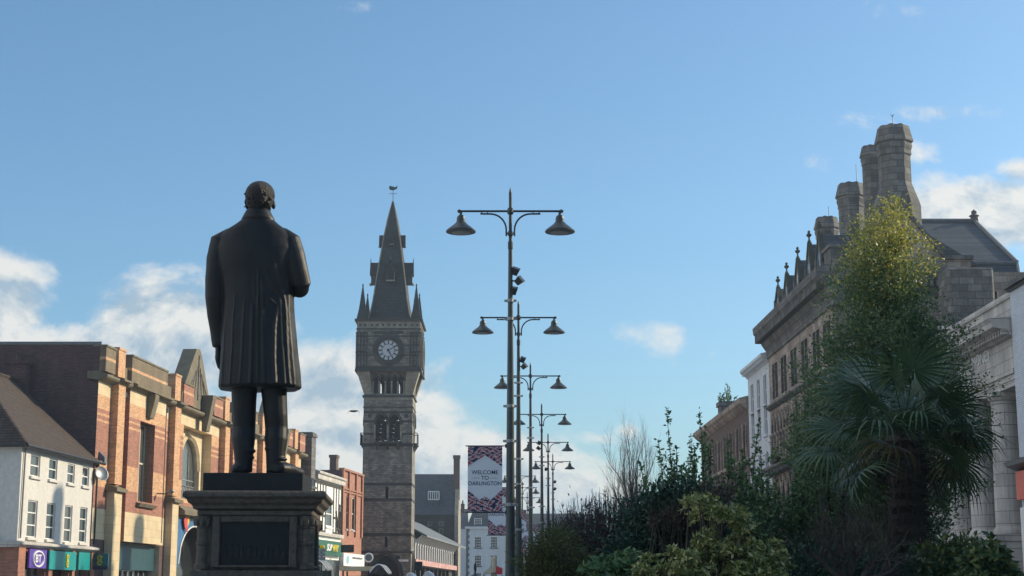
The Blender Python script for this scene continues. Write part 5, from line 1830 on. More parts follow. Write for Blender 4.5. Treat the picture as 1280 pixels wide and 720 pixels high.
for kk in range(4):
    b = MB()
    b.box(-pw, pw, -0.012, 0.0, z0p, z1p)
    rr = random.Random(5 + kk)
    for i in range(11):
        x = -pw + 0.06 + i * 0.066 + rr.uniform(-0.01, 0.01)
        hh = rr.uniform(0.16, 0.24)
        hh *= 0.7
        b.ellipsoid((x, -0.012, z0p + 0.06 + hh * 0.45), (0.026, 0.006, hh * 0.5), 10, 8)
        b.ellipsoid((x, -0.013, z0p + 0.06 + hh), (0.015, 0.007, 0.018), 8, 6)
    for i in range(5):
        x = -0.3 + i * 0.15
        b.box(x - 0.05, x + 0.05, -0.022, -0.011, z0p + 0.02, z0p + 0.08)
    o = b.build('relief_panel', M['bronze'], ped)
    o.matrix_local = Matrix.Rotation(kk * math.pi / 2, 4, 'Z') @ Matrix.Translation((0, -hd - 0.002, 0))

SY = 18.8
z_base = P(314, 591, 18.24).z
b0z = z_top
statue = empty('statue', (P(322, 590, SY).x, SY, z_base - 0.0), 0, 'dark bronze statue of a standing man in a long frock coat, seen from behind', 'statue')
b = MB(); hb = 0.565
b.box(-hb, hb, -hb, hb, b0z + 0.002 - z_base, 0)
o = b.build('base', M['bronze'], statue, bevel=0.006); o.location = (P(314.5, 590, 18.24).x - statue.location.x, 0, 0); o.rotation_euler = (0, 0, R(2))
SL = statue.location.copy()
def S(px, py, dy=0.0):
    p = P(px, py, SY) - SL
    return Vector((p.x, dy, p.z))
MPX = (P(400, 400, SY).x - P(300, 400, SY).x) / 100


def ringpts(py, cx, hw, dr, dy=0.0, fold=0.0, n=72, sup=2.3, tilt=0.0):
    c = S(cx, py, dy)
    r = hw * MPX
    pts = []
    ridges = [(-1.14, .11, 1.0), (-0.85, .09, 1.2), (-0.50, .10, 0.9), (-1.48, .15, .35), (-1.8, .13, .55), (-2.15, .12, .4), (-2.55, .14, .6), (0.1, .15, .8), (0.7, .2, .8), (1.2, .15, 1), (1.9, .15, 1), (2.4, .2, .8), (2.9, .14, .6)]
    for k in range(n):
        t = -math.pi + 2 * math.pi * k / n
        ct, st_ = math.cos(t), math.sin(t)
        den = (abs(ct) ** sup + abs(st_) ** sup) ** (1 / sup)
        f = 0.0
        for a, w, s in ridges:
            d = (t - a + math.pi) % (2 * math.pi) - math.pi
            f += s * math.exp(-(d / w) ** 2)
        f = (f - 0.45) * fold
        q = r / den * (1 + f)
        x, y = q * ct, q * st_ * dr
        pts.append((c.x + x, c.y + y, c.z + tilt * y))
    return pts


coat = MB()
rings = [ringpts(262, 323, 10, 1.0, 0.02), ringpts(267, 323, 15, 1.0, 0.0), ringpts(274, 323, 18, 0.95), ringpts(281, 322, 27, 0.72), ringpts(289, 321, 39, 0.56), ringpts(298, 320, 47.5, 0.52),
         ringpts(312, 320, 50, 0.54, -0.01), ringpts(330, 321, 48.5, 0.56, -0.01, 0.01), ringpts(350, 322, 46, 0.58, 0, 0.02), ringpts(372, 322.5, 44.5, 0.6, 0, 0.03), ringpts(392, 322.5, 45, 0.62, 0, 0.045),
         ringpts(415, 323, 46.5, 0.66, 0, 0.035), ringpts(440, 323.5, 48, 0.7, 0, 0.045), ringpts(465, 324, 50, 0.72, 0, 0.055), ringpts(484, 324, 51.5, 0.74, 0, 0.065), ringpts(487, 324, 49, 0.72, 0, 0.065)]
coat.loft(rings)
prof_y = [(289, 321, 39, .56), (298, 320, 47.5, .52), (312, 320, 50, .54), (330, 321, 48.5, .56), (350, 322, 46, .58), (372, 322.5, 44.5, .6), (392, 322.5, 45, .62), (415, 323, 46.5, .66), (440, 323.5, 48, .7), (465, 324, 50, .72), (484, 324, 51.5, .74)]
def on_back(px, py, lift=0.0):
    ys = [q[0] for q in prof_y]
    cx, hw, dr = (float(np.interp(py, ys, [q[i] for q in prof_y])) for i in (1, 2, 3))
    t = min(0.98, abs(px - cx) / hw)
    return S(px, py, -hw * MPX * dr * (1 - t ** 2.3) ** (1 / 2.3) - lift)
def ridge(pts, r, lift=0.004):
    coat.tube([on_back(x, y, lift) for x, y in pts], [r * MPX * k for k in [0.35] + [1] * (len(pts) - 2) + ([1.25] if pts[-1][1] > 470 else [0.35])], 8)
ridge([(343, 322), (347, 336), (350, 352), (355, 370), (358, 380)], 1.5)
ridge([(330, 350), (333, 366), (340, 378), (350, 386)], 1.6)
ridge([(336, 340), (341, 356), (347, 368), (352, 375)], 1.3)
ridge([(332, 360), (333, 385), (334, 420), (335, 455), (336, 484)], 1.9)
ridge([(320, 385), (320, 415), (320, 450), (319, 484)], 1.8)
ridge([(358, 368), (359.5, 395), (361, 430), (363, 460), (365, 484)], 2.2)
ridge([(350, 388), (347, 415), (347, 450), (349, 484)], 2.0)
ridge([(310, 380), (309, 400), (308, 440), (306, 484)], 0.9)
ridge([(298, 370), (296, 400), (295, 440), (293, 484)], 0.8)
ridge([(285, 400), (284, 425), (283, 450), (281, 484)], 1.0)
ridge([(327, 300), (327, 340), (327, 400), (327.5, 450), (328, 484)], 0.6)
# collar
coat.loft([ringpts(262, 323, 14.5, 1.05, 0.01), ringpts(266, 323, 16.5, 1.05, 0.0), ringpts(275, 323, 21, 0.95, -0.005), ringpts(279, 323, 20, 0.85, 0)])
# left arm hanging (left in the picture)
def arm(pts, rad, n=18):
    coat.tube([S(x, y, dy) for x, y, dy in pts], [r * MPX for r in rad], n)
arm([(290, 292, 0), (277, 303, 0), (272, 325, -0.01), (270, 350, -0.02), (269.5, 372, -0.02), (271, 395, 0.02), (272.5, 415, 0.05), (274, 428, 0.06), (274.5, 432, 0.06)], [9, 15, 14, 13, 12.8, 12, 10.5, 10.3, 9.5])
arm([(350, 292, 0), (362, 303, 0), (368, 322, -0.02), (373, 342, -0.03), (376.5, 355, -0.02), (374, 359, 0.06), (366, 352, 0.2), (356, 344, 0.32), (350, 341, 0.36)], [10, 14.5, 14.5, 13.5, 12.5, 12.5, 11.5, 10.5, 9])
co = coat.build('frock_coat', M['bronze'], statue, smooth=True)
rm = co.modifiers.new('remesh', 'REMESH'); rm.mode = 'VOXEL'; rm.voxel_size = 0.011; rm.use_smooth_shade = True
sm = co.modifiers.new('smooth', 'SMOOTH'); sm.factor = 0.5; sm.iterations = 1
# creases
tx = bpy.data.textures.new('cloth_creases', 'CLOUDS'); tx.noise_scale = 0.22; tx.noise_depth = 2
dm = co.modifiers.new('creases', 'DISPLACE'); dm.texture = tx; dm.strength = 0.012; dm.mid_level = 0.5; dm.texture_coords = 'LOCAL'

body = MB()
def bt(pts, rad, n=16):
    body.tube([S(x, y, dy) for x, y, dy in pts], [r * MPX for r in rad], n)
# trunk inside the coat, neck
bt([(324, 480, 0), (324, 420, 0), (322, 360, 0), (321, 310, 0), (322, 285, 0), (323, 276, 0.0), (324, 262, 0.01), (325, 250, 0.02)], [26, 27, 27, 27, 16, 12.5, 12.3, 12.5])
def el(x, y, dy, rx, ry, rz, n=18):
    c = S(x, y, dy); body.ellipsoid((c.x, c.y, c.z), (rx * MPX, ry * MPX, rz * MPX), n, 12)
el(325, 247, 0.02, 16.2, 19.5, 18.5)
el(325, 257, 0.08, 13, 14, 16)                      # face mass
el(325, 268, 0.13, 8, 8, 6.5)                       # chin
el(325, 258, 0.215, 3.0, 4.6, 4.2, 10)                # nose
el(325, 250.5, 0.175, 11, 4, 2.6, 10)               # brow
for sx in (-1, 1):
    el(325 + sx * 5.2, 254, 0.185, 2.5, 2.0, 1.8, 8)
    el(325 + sx * 16.6, 255.5, 0.03, 2.6, 4.2, 6.0, 10)   # ears
el(325, 264.5, 0.18, 5, 3, 1.6, 8)                   # mouth
# legs: left and right in the picture
bt([(306, 470, 0.0), (305, 500, 0.0), (305, 520, 0.01), (304.5, 535, 0.03), (304.5, 550, -0.005), (305, 566, -0.02), (305, 580, -0.02), (304, 590, -0.01)], [17, 15.5, 14.6, 14.2, 14.4, 12.2, 11, 11.5])
bt([(341, 470, 0.02), (343, 500, 0.02), (344.5, 520, 0.02), (345, 535, 0.04), (345, 550, 0.01), (344.5, 566, 0.0), (344, 580, 0.0), (345, 590, 0.0)], [17, 15.5, 14.6, 14.2, 14.3, 12.2, 11.2, 11.8])
for (x, y, r, dy) in ((307, 572, 11.6, -0.015), (347.5, 574, 11.8, 0.005), (308, 564, 12.4, -0.02), (343, 561, 12.6, 0.0)):
    c = S(x, y, dy); rr = r * MPX
    body.ellipsoid((c.x, c.y, c.z), (rr, rr, rr * 0.28), 18, 8)
def foot(x, dx, dy0):
    c = S(x, 597, 0)
    pts, rad = [], []
    for t, r in ((-0.12, 0.055), (-0.08, 0.10), (0.02, 0.115), (0.14, 0.105), (0.26, 0.095), (0.36, 0.085), (0.43, 0.05)):
        pts.append((c.x + dx * (t + 0.12), dy0 + t, 0.085 if t < 0.2 else 0.065)); rad.append(r)
    body.tube(pts, rad, 16, flat=0.75)
foot(304, -0.22, -0.02); foot(346, 0.42, 0.0)
bo = body.build('man', M['bronze'], statue, smooth=True)
# hands: palm, four fingers and a thumb each
hb_ = body
def hand(c, down, side, fwd, s=1.0, curl=0.5):
    """palm centre c; down = finger direction, side = thumb side, fwd = palm normal"""
    h = MB()
    c = Vector(c)
    h.tube([c - down * 0.11 * s, c - down * 0.05 * s, c + down * 0.04 * s, c + down * 0.075 * s], [0.045 * s, 0.06 * s, 0.075 * s, 0.06 * s], 14, flat=0.5)
    for i, ln in enumerate((0.15, 0.17, 0.155, 0.12)):
        o_ = c + down * 0.06 * s + side * (0.055 - i * 0.036) * s
        p1 = o_ + (down * 0.5 + fwd * 0.12) * ln * s
        p2 = p1 + (down * (0.5 - 0.35 * curl) + fwd * 0.5 * curl) * ln * s * 0.6
        p3 = p2 + (down * (0.35 - 0.5 * curl) + fwd * 0.8 * curl) * ln * s * 0.5
        h.tube([o_ - down * 0.03 * s, o_, p1, p2, p3], [0.019 * s, 0.02 * s, 0.019 * s, 0.017 * s, 0.012 * s], 8)
    t0 = c + side * 0.05 * s - down * 0.04 * s
    h.tube([t0, t0 + side * 0.045 * s + down * 0.05 * s + fwd * 0.02 * s, t0 + side * 0.055 * s + down * 0.12 * s + fwd * 0.05 * s], [0.024 * s, 0.022 * s, 0.014 * s], 8)
    return h
h1_ = hand(S(272.5, 441, 0.08), Vector((0.05, 0.1, -1)).normalized(), Vector((0.15, 1, 0.1)).normalized(), Vector((1, -0.1, 0)), 1.35, 0.6)
h2_ = hand(S(346, 338, 0.42), Vector((-0.9, 0.15, 0.35)).normalized(), Vector((0.3, 0.2, 0.9)).normalized(), Vector((0, -1, 0)), 1.35, 0.9)
# forearms join the hands to the trunk so that the man stays one continuous body
arms_ = MB()
arms_.tube([S(321, 305, 0), S(278, 306, 0), S(270, 355, -0.02), S(271, 395, 0.02), S(272.5, 425, 0.06), S(272.8, 436, 0.075)], [0.14, 0.1, 0.08, 0.07, 0.055, 0.05], 12)
arms_.tube([S(321, 305, 0), S(362, 306, 0), S(375, 352, -0.02), S(366, 351, 0.2), S(352, 341, 0.37), S(347, 338, 0.41)], [0.14, 0.1, 0.08, 0.08, 0.06, 0.05], 12)
allm = MB()
for mm in (body, h1_, h2_, arms_):
    allm.add(mm.v, mm.f)
bpy.data.objects.remove(bo)
bo = allm.build('body', M['bronze'], statue, smooth=True)
rm = bo.modifiers.new('remesh', 'REMESH'); rm.mode = 'VOXEL'; rm.voxel_size = 0.011; rm.use_smooth_shade = True
sm = bo.modifiers.new('smooth', 'SMOOTH'); sm.factor = 0.5; sm.iterations = 2
# hair
hair = MB()
c = S(325, 243.5, 0.005)
hair.ellipsoid((c.x, c.y, c.z), (18.8 * MPX, 21.5 * MPX, 17.6 * MPX), 24, 14)
c = S(325, 252, -0.03)
hair.ellipsoid((c.x, c.y, c.z), (17.4 * MPX, 17 * MPX, 14.5 * MPX), 24, 12)
rr = random.Random(3)
for i in range(90):
    t = rr.uniform(-math.pi, 0.25) if i % 4 else rr.uniform(-math.pi, math.pi)
    ph = rr.uniform(-0.75, 1.2)
    q = Vector((math.cos(t) * math.cos(ph) * 17.9, math.sin(t) * math.cos(ph) * 20.3, math.sin(ph) * 17.6))
    cc_ = S(325, 246, 0.0)
    if ph < 0.05 and t > -0.2 and t < math.pi: continue
    p0_ = Vector((cc_.x + q.x * MPX, cc_.y + q.y * MPX, cc_.z + q.z * MPX))
    tang = Vector((rr.uniform(-.5, .5), 0, -1)).normalized()
    p1_ = p0_ + tang * 0.035; p2_ = p0_ + tang * 0.07 + Vector((rr.uniform(-.02, .02), 0, 0))
    sc = 0.97
    hair.tube([p0_, p1_, p2_], [0.006, 0.014, 0.004], 6)
M['bronzehair'] = surf('bronze_hair', (0.020, 0.019, 0.018), (0.034, 0.031, 0.027), 30, 0.5, 1.0, metallic=0.4)
ho = hair.build('hair', M['bronzehair'], statue, smooth=True)
rm = ho.modifiers.new('remesh', 'REMESH'); rm.mode = 'VOXEL'; rm.voxel_size = 0.008; rm.use_smooth_shade = True

# ------------------------------------------------------------ street lamps
ZA = 9.82
def lamp_proto():
    r = empty('street_lamp', (0, 0, 0))
    b = MB()
    b.lathe([(0.16, 0), (0.16, 0.9), (0.115, 1.05), (0.105, 2.3), (0.085, 4.5), (0.062, 7.0), (0.045, 8.9), (0.043, ZA - 0.85)], 0, 0, 16)
    b.build('pole', M['lamppaint'], r, smooth=False)
    b = MB()
    b.lathe([(0.05, ZA - 0.86), (0.055, ZA - 0.84), (0.055, ZA - 0.7), (0.036, ZA - 0.66), (0.034, ZA + 0.42), (0.01, ZA + 0.52)], 0, 0, 12)
    b.lathe([(0.055, ZA - 0.07), (0.07, ZA - 0.04), (0.07, ZA + 0.04), (0.055, ZA + 0.07)], 0, 0, 12)
    b.lathe([(0.045, ZA - 0.56), (0.062, ZA - 0.53), (0.062, ZA - 0.48), (0.045, ZA - 0.45)], 0, 0, 12)
    b.build('finial_pole', M['lampdark'], r)
    for s in (-1, 1):
        b = MB()
        b.tube([(s * 0.05, 0, ZA), (s * 1.165, 0, ZA)], 0.024, 8)
        b.lathe([(0.028, ZA - 0.04), (0.028, ZA + 0.035)], s * 1.12, 0, 8)
        cv = [(s * 0.66, 0, ZA - 0.06), (s * 0.44, 0, ZA - 0.062)]
        for i in range(1, 9):
            t = i / 8 * math.pi / 2
            cv.append((s * (0.44 - 0.35 * math.sin(t)), 0, ZA - 0.062 - 0.36 * (1 - math.cos(t))))
        cv.append((s * 0.09, 0, ZA - 0.56))
        b.tube(cv, 0.02, 8)
        b.tube([(s * 0.04, 0, ZA - 0.5), (s * 0.1, 0, ZA - 0.5)], 0.018, 6)
        b.tube([(s * 0.5, 0, ZA - 0.06), (s * 0.5, 0, ZA)], 0.012, 5); b.tube([(s * 0.63, 0, ZA - 0.06), (s * 0.63, 0, ZA)], 0.012, 5)
        b.build('arm', M['lampdark'], r)
        b = MB()
        b.lathe([(0.325, ZA - 0.475), (0.33, ZA - 0.455), (0.315, ZA - 0.43), (0.24, ZA - 0.37), (0.15, ZA - 0.30), (0.11, ZA - 0.255), (0.095, ZA - 0.22), (0.095, ZA - 0.17), (0.08, ZA - 0.12), (0.05, ZA - 0.09), (0.03, ZA - 0.08), (0.03, ZA - 0.03)], s * 1.085, 0, 24)
        h = b.build('lamp_shade', M['lamppaint'], r, smooth=False)
        b = MB()
        b.lathe([(0.10, ZA - 0.50), (0.2, ZA - 0.488), (0.2, ZA - 0.478)], s * 1.085, 0, 20)
        b.build('lens', M['blind'], h)
    for z in (ZA - 2.0, ZA - 2.4, ZA - 4.3, ZA - 5.05, ZA - 6.4):
        b = MB()
        rr = 0.045 + (ZA - z) * 0.0085
        b.lathe([(rr + 0.006, z - 0.035), (rr + 0.012, z - 0.03), (rr + 0.012, z + 0.03), (rr + 0.006, z + 0.035)], 0, 0, 12)
        b.box(-rr - 0.07, rr + 0.07, -0.015, 0.015, z - 0.025, z + 0.025)
        b.build('clamp_band', M['galv'], r)
    return r
lp = lamp_proto()
def flood(r, items):
    for (dx, z, ay) in items:
        b = MB()
        b.tube([(0.03, 0, z), (dx * 0.7, 0, z)], 0.018, 6)
        fo = b.build('floodlight_bracket', M['lampdark'], r)
        b = MB()
        b.frustum(-0.06, 0.06, -0.05, 0.05, -0.08, -0.085, 0.085, -0.08, 0.08, 0.08)
        o = b.build('floodlight', M['lampdark'], fo)
        o.location = (dx, 0, z); o.rotation_euler = (R(25), R(ay), 0)
lab = ['nearest and tallest looking street lamp with twin shades and two floodlights', 'second nearest twin armed street lamp just right of the nearest pole', 'third twin armed street lamp from the camera, its pole right of the second',
       'fourth twin armed street lamp from the camera, middle of the row', 'fifth twin armed street lamp from the camera, next to last standing clear of the sky', 'sixth twin armed street lamp, rightmost pole of the row above the bare bush',
       'far street lamp whose left shade shows between the banner and the nearest pole', 'far street lamp whose arm crosses behind the second pole', 'most distant street lamp low between the third and fourth poles']
spots = [(638, 264), (648, 397), (663, 470), (677, 518), (685, 553), (691, 577), (650, 595), (653, 609.6), (659, 622)]
lamps = []
for i, (x, y) in enumerate(spots):
    Y = 35 * (2.63 + i) / 2.63
    z = P(x, y, Y).z
    Y = Y * (ZA - 1.6) / (z - 1.6)
    p = P(x, y, Y)
    if i == 0:
        r = lp
    else:
        r = lp.copy(); COL.objects.link(r)
        for ch_ in list(lp.children):
            c_ = ch_.copy(); COL.objects.link(c_); c_.parent = r
            for g_ in ch_.children:
                d_ = g_.copy(); COL.objects.link(d_); d_.parent = c_
    r.location = (p.x, Y, 0)
    tag(r, lab[i], 'street lamp', 'twin armed street lamps in a row')
    lamps.append(r)
flood(lamps[0], [(0.11, ZA - 1.35, 20), (0.19, ZA - 1.56, 50), (0.07, ZA - 1.78, 10)])
flood(lamps[1], [(0.13, ZA - 1.3, 20), (0.17, ZA - 1.5, 50)])
flood(lamps[3], [(-0.12, ZA - 1.35, 20), (-0.15, ZA - 1.6, -50)])
flood(lamps[4], [(-0.12, ZA - 1.5, 20)])
flood(lamps[5], [(0.13, ZA - 1.3, 20), (0.13, ZA - 1.75, 30)])

# ------------------------------------------------------------ banners
BW, BH = 0.735, 1.385
def flag_pieces(cx, cz, w, h, ang):
    """union flag as polygons (layer, pts)"""
    ca, sa = math.cos(ang), math.sin(ang)
    def t(p): return (cx + p[0] * ca - p[1] * sa, cz + p[0] * sa + p[1] * ca)
    W, H = w / 2, h / 2
    out = []
    d = math.hypot(W, H)
    nx, ny = -H / d, W / d
    for s in (1, -1):
        for lw, ly in ((0.018, 'w'), (0.006, 'r')):
            ax, ay = -W, -H * s; bx, by = W, H * s
            ex, ey = nx * lw, ny * lw * s
            out.append((ly, [t((ax - ex, ay - ey)), t((bx - ex, by - ey)), t((bx + ex, by + ey)), t((ax + ex, ay + ey))]))
    for lw, ly in ((0.019, 'w'), (0.0115, 'r2')):
        out.append((ly, [t((-W, -lw)), t((W, -lw)), t((W, lw)), t((-W, lw))]))
        out.append((ly, [t((-lw, -H)), t((lw, -H)), t((lw, H)), t((-lw, H))]))
    return out, [t((-W, -H)), t((W, -H)), t((W, H)), t((-W, H))]
def banner_proto():
    r = empty('banner', (0, 0, 0))
    b = MB()
    n = 12
    b.box(-BW / 2, BW / 2, -0.006, 0.006, 0, BH)
    b.build('cloth', M['cloth'], r)
    H = BH; W = BW / 2
    zones = [[(-W, H * 0.69), (0, H * 0.865), (0, H), (-W, H)], [(0, H * 0.865), (W, H * 0.69), (W, H), (0, H)],
             [(-W, 0), (-W * 0.33, 0), (-W * 0.33, H * 0.18), (-W, H * 0.34)], [(-W * 0.33, 0), (0.0, 0), (0.0, H * 0.235), (-W * 0.33, H * 0.18)],
             [(0, 0), (W * 0.33, 0), (W * 0.33, H * 0.18), (0, H * 0.235)], [(W * 0.33, 0), (W, 0), (W, H * 0.34), (W * 0.33, H * 0.18)]]
    keys = [(sd, hf) for sd in (-1, 1) for hf in (0, 1)]
    navy, wh, rd = {0: MB(), 1: MB()}, {k_: MB() for k_ in keys}, {k_: MB() for k_ in keys}
    rr = random.Random(11)
    for z in zones:
        xs = [p[0] for p in z]; zs = [p[1] for p in z]
        navy[int(zs[0] > H / 2)].extrude(z, 'y', -0.0075, 0.0075)
    fw, fh = 0.20, 0.125
    j = 0
    cells = []
    for zz in np.arange(-0.05, BH + 0.1, fh * 0.97):
        for xx in np.arange(-W - 0.1, W + 0.2, fw * 0.98):
            cells.append((xx + (0.13 if j % 2 else 0) + rr.uniform(-.02, .02), zz, rr.choice([-0.62, 0.62, 0.5, -0.45, 0.9])))
        j += 1
    for cx, cz, an in cells:
        pieces, outer = flag_pieces(cx, cz, fw, fh, an)
        half = [(cx - fw / 2, cz - fh / 2), (cx + fw / 2, cz - fh / 2), (cx + fw / 2, cz + fh / 2), (cx - fw / 2, cz + fh / 2)]
        for ly, pl in pieces:
            q = clip_poly(pl, half)
            if len(q) < 3: continue
            for z in zones:
                c_ = clip_poly(q, z)
                if len(c_) < 3: continue
                for side in (-1, 1):
                    yy = {'w': 0.0095, 'r': 0.0115, 'r2': 0.0125}[ly] * side
                    (wh if ly == 'w' else rd)[(side, int(z[0][1] > H / 2))].poly([(x, yy, y) for x, y in c_])
    for hf in (0, 1): navy[hf].build('flag_ground', M['navy'], r)
    # crossing strips share a layer: keep the overlaps apart
    def stagger(mb, eps):
        for i, f in enumerate(mb.f):
            for v in f:
                x, y, z = mb.v[v]
                mb.v[v] = (x, y + math.copysign(eps * (i % 13), y), z)
    for side in keys:
        stagger(wh[side], 0.00012); stagger(rd[side], 0.00007)
        wh[side].build('flag_white', M['flagwhite'], r); rd[side].build('flag_red', M['flagred'], r)
    for s, y in (('WELCOME', 0.60), ('TO', 0.515), ('DARLINGTON', 0.43)):
        text(s, 0.118, r, M['navy'], (0, -0.008, BH * y), sx=0.93 if len(s) > 8 else 1.0, ext=0.001, fat=0.0008)
    b = MB()
    for s in (-1, 1): b.box(s * 0.11 if s > 0 else -0.27, 0.27 if s > 0 else -0.11, -0.0095, -0.007, BH * 0.515 - 0.003, BH * 0.515 + 0.003)
    b.build('rule_line', M['navy'], r)
    b = MB()
    for z in (-0.012, BH + 0.012):
        b.tube([(-BW / 2 - 0.05, 0, z), (BW / 2 + 0.1, 0, z)], 0.012, 8)
    b.build('rail', M['lampdark'], r)
    b = MB()
    for z in (-0.012, BH + 0.012):
        b.box(BW / 2 + 0.06, BW / 2 + 0.17, -0.03, 0.03, z - 0.04, z + 0.04)
    b.build('bracket', M['lampdark'], r)
    return r
bp_ = banner_proto()
blab = ['nearest and largest Union Jack banner reading WELCOME TO DARLINGTON on the nearest pole', 'second Union Jack banner mostly hidden behind the nearest pole', 'third Union Jack banner between the second and third poles',
        'fourth Union Jack banner on the fourth pole above the bush', 'fifth small Union Jack banner furthest along the row']
for i in range(5):
    if i == 0: r = bp_
    else:
        r = bp_.copy(); COL.objects.link(r)
        for ch_ in list(bp_.children):
            c_ = ch_.copy(); COL.objects.link(c_); c_.parent = r
    l_ = lamps[i].location
    r.location = (l_.x - 0.54, l_.y, 3.27)
    tag(r, blab[i], 'banner', 'Union Jack banners on the lamp posts')
# ------------------------------------------------------------ street furniture and vehicles low in the view
def shelter(name, label, px0, px1, ytop, Y, mat='galv', flat=False, depth=1.6):
    a, c = P(px0, ytop, Y), P(px1, ytop, Y)
    r = empty(name, (a.x, Y, 0), 0, label, 'bus shelter')
    w = c.x - a.x; h = a.z
    b = MB()
    if flat:
        b.box(-0.1, w + 0.1, -0.1, depth, h - 0.16, h)
    else:
        pr = [(w * i / 12, h - 0.30 + 0.30 * math.sin(math.pi * i / 12)) for i in range(13)]
        b.extrude(pr + [(x, z - 0.04) for x, z in reversed(pr)], 'y', -0.2, depth + 0.2)
    ro = b.build('roof', M['sandstone'] if flat else M['lead'], r)
    b = MB()
    if not flat:
        for yy in (-0.22, depth * 0.5, depth + 0.2):
            b.tube([(x, yy, z + 0.015) for x, z in pr], 0.022, 5)
        b.build('rib', M['white'], ro)
    b = MB()
    for x in (0.03, w - 0.03):
        for y in (0.02, depth - 0.02):
            b.box(x - 0.03, x + 0.03, y - 0.03, y + 0.03, 0, h - (0.17 if flat else 0.3))
    b.build('post', M['lampdark'], r)
    b = MB(); b.box(0.06, w - 0.06, depth - 0.03, depth - 0.01, 0.3, h - 0.35); b.build('glass_panel', M['glass'], r)
    return r
shelter('bus_shelter', 'bus shelter with curved striped roof in front of the green sandwich shop', 388, 409, 701, 62)
shelter('bus_shelter', 'flat cream roofed bus shelter in front of the white sign', 428, 463, 708, 63, flat=True)
shelter('bus_shelter', 'bus shelter with curved roof beside the clock tower foot', 463, 485, 706, 62)

def round_sign(label, px, py, rpx, Y, m):
    p = P(px, py, Y)
    r = empty('round_sign', (p.x, Y, 0), 0, label, 'sign')
    rad = rpx / F * Y
    b = MB(); b.tube([(0, 0, 0), (0, 0, p.z - rad)], 0.035, 6); b.build('post', M['lampdark'], r)
    b = MB(); b.tube([(0, -0.03, p.z), (0, 0.03, p.z)], rad, 20); d = b.build('disc', m, r)
    b = MB(); b.tube([(rad * math.sin(t), -0.04, p.z + rad * math.cos(t)) for t in np.linspace(0, 2 * math.pi, 25)], 0.03, 5); b.build('rim', M['white'], d)
round_sign('pale round street sign with white rim between the white shop sign and the tower', 461, 697, 5, 64, M['lead'])
p = P(402, 694, 66)
r = empty('finger_post', (p.x, 66, 0), 0, 'grey post of stacked small signs in front of the green shop sign', 'sign post')
b = MB(); b.tube([(0, 0, 0), (0, 0, p.z + 0.2)], 0.04, 6); b.build('post', M['lampdark'], r)
for i in range(4):
    b = MB(); b.box(-0.16, 0.16, -0.05, 0.0, p.z - 0.35 + i * 0.155, p.z - 0.22 + i * 0.155); b.build('sign_plate', M['metalgrey'], r)
b = MB(); b.ellipsoid((0, 0, p.z + 0.33), (0.12, 0.06, 0.09), 10, 6); b.build('cap', M['yellow'], r)

def van(label, px0, px1, ytop, Y, m):
    a, c = P(px0, ytop, Y), P(px1, ytop, Y)
    w = c.x - a.x; h = a.z; cx = (a.x + c.x) / 2
    r = empty('van', (cx, Y, 0), 0, label, 'van', None)
    sec = [(-w / 2, 0.45), (-w / 2, 1.3), (-w / 2 + 0.06, h - 0.35), (-w / 2 + 0.16, h - 0.12), (-w / 2 + 0.35, h), (w / 2 - 0.35, h), (w / 2 - 0.16, h - 0.12), (w / 2 - 0.06, h - 0.35), (w / 2, 1.3), (w / 2, 0.45)]
    b = MB()
    b.loft([[(x * 0.98, 0, 0.45 + (z - 0.45) * 0.98) for x, z in sec], [(x, 0.15, z) for x, z in sec], [(x, 3.6, z) for x, z in sec], [(x * 0.95, 4.4, 0.45 + (z - 0.45) * 0.62) for x, z in sec], [(x * 0.9, 5.1, 0.45 + (z - 0.45) * 0.42) for x, z in sec]])
    b.build('body', m, r)
    for sx in (-1, 1):
        b = MB(); b.box(sx * w * 0.25 - w * 0.17, sx * w * 0.25 + w * 0.17, -0.03, -0.002, h * 0.55, h * 0.82); b.build('rear_window', M['glass'], r)
        b = MB(); b.box(sx * (w / 2 - 0.12) - 0.06, sx * (w / 2 - 0.12) + 0.06, -0.04, -0.002, 0.9, 1.4); b.build('tail_light', M['red'], r)
        for yy in (0.9, 4.1):
            b = MB(); b.tube([(sx * (w / 2 - 0.2), yy, 0.35), (sx * (w / 2 - 0.0), yy, 0.35)], 0.35, 18); wo = b.build('wheel', M['black'], r)
            b = MB(); b.tube([(sx * (w / 2 - 0.0), yy, 0.35), (sx * (w / 2 + 0.01), yy, 0.35)], 0.2, 14); b.build('rim', M['galv'], wo)
    b = MB(); b.box(-w / 2 + 0.03, w / 2 - 0.03, -0.1, -0.002, 0.4, 0.6); b.build('bumper', M['black'], r)
van('white high roofed van left of the black box sign near the tower', 505, 519, 715, 98, M['white'])
van('white high roofed van right of the black box sign near the market', 527, 542, 713.5, 96, M['white'])
a, c = P(519, 713, 90), P(528, 702, 90)
r = empty('box_sign', ((a.x + c.x) / 2, 90, 0), 0, 'small black box sign on a post between two white vans', 'sign')
w = c.x - a.x
b = MB(); b.box(-w / 2, w / 2, -0.1, 0.1, a.z, c.z); b.build('panel', M['black'], r)
b = MB(); b.tube([(0, 0, 0), (0, 0, a.z - 0.002)], 0.05, 6); b.build('post', M['lampdark'], r)
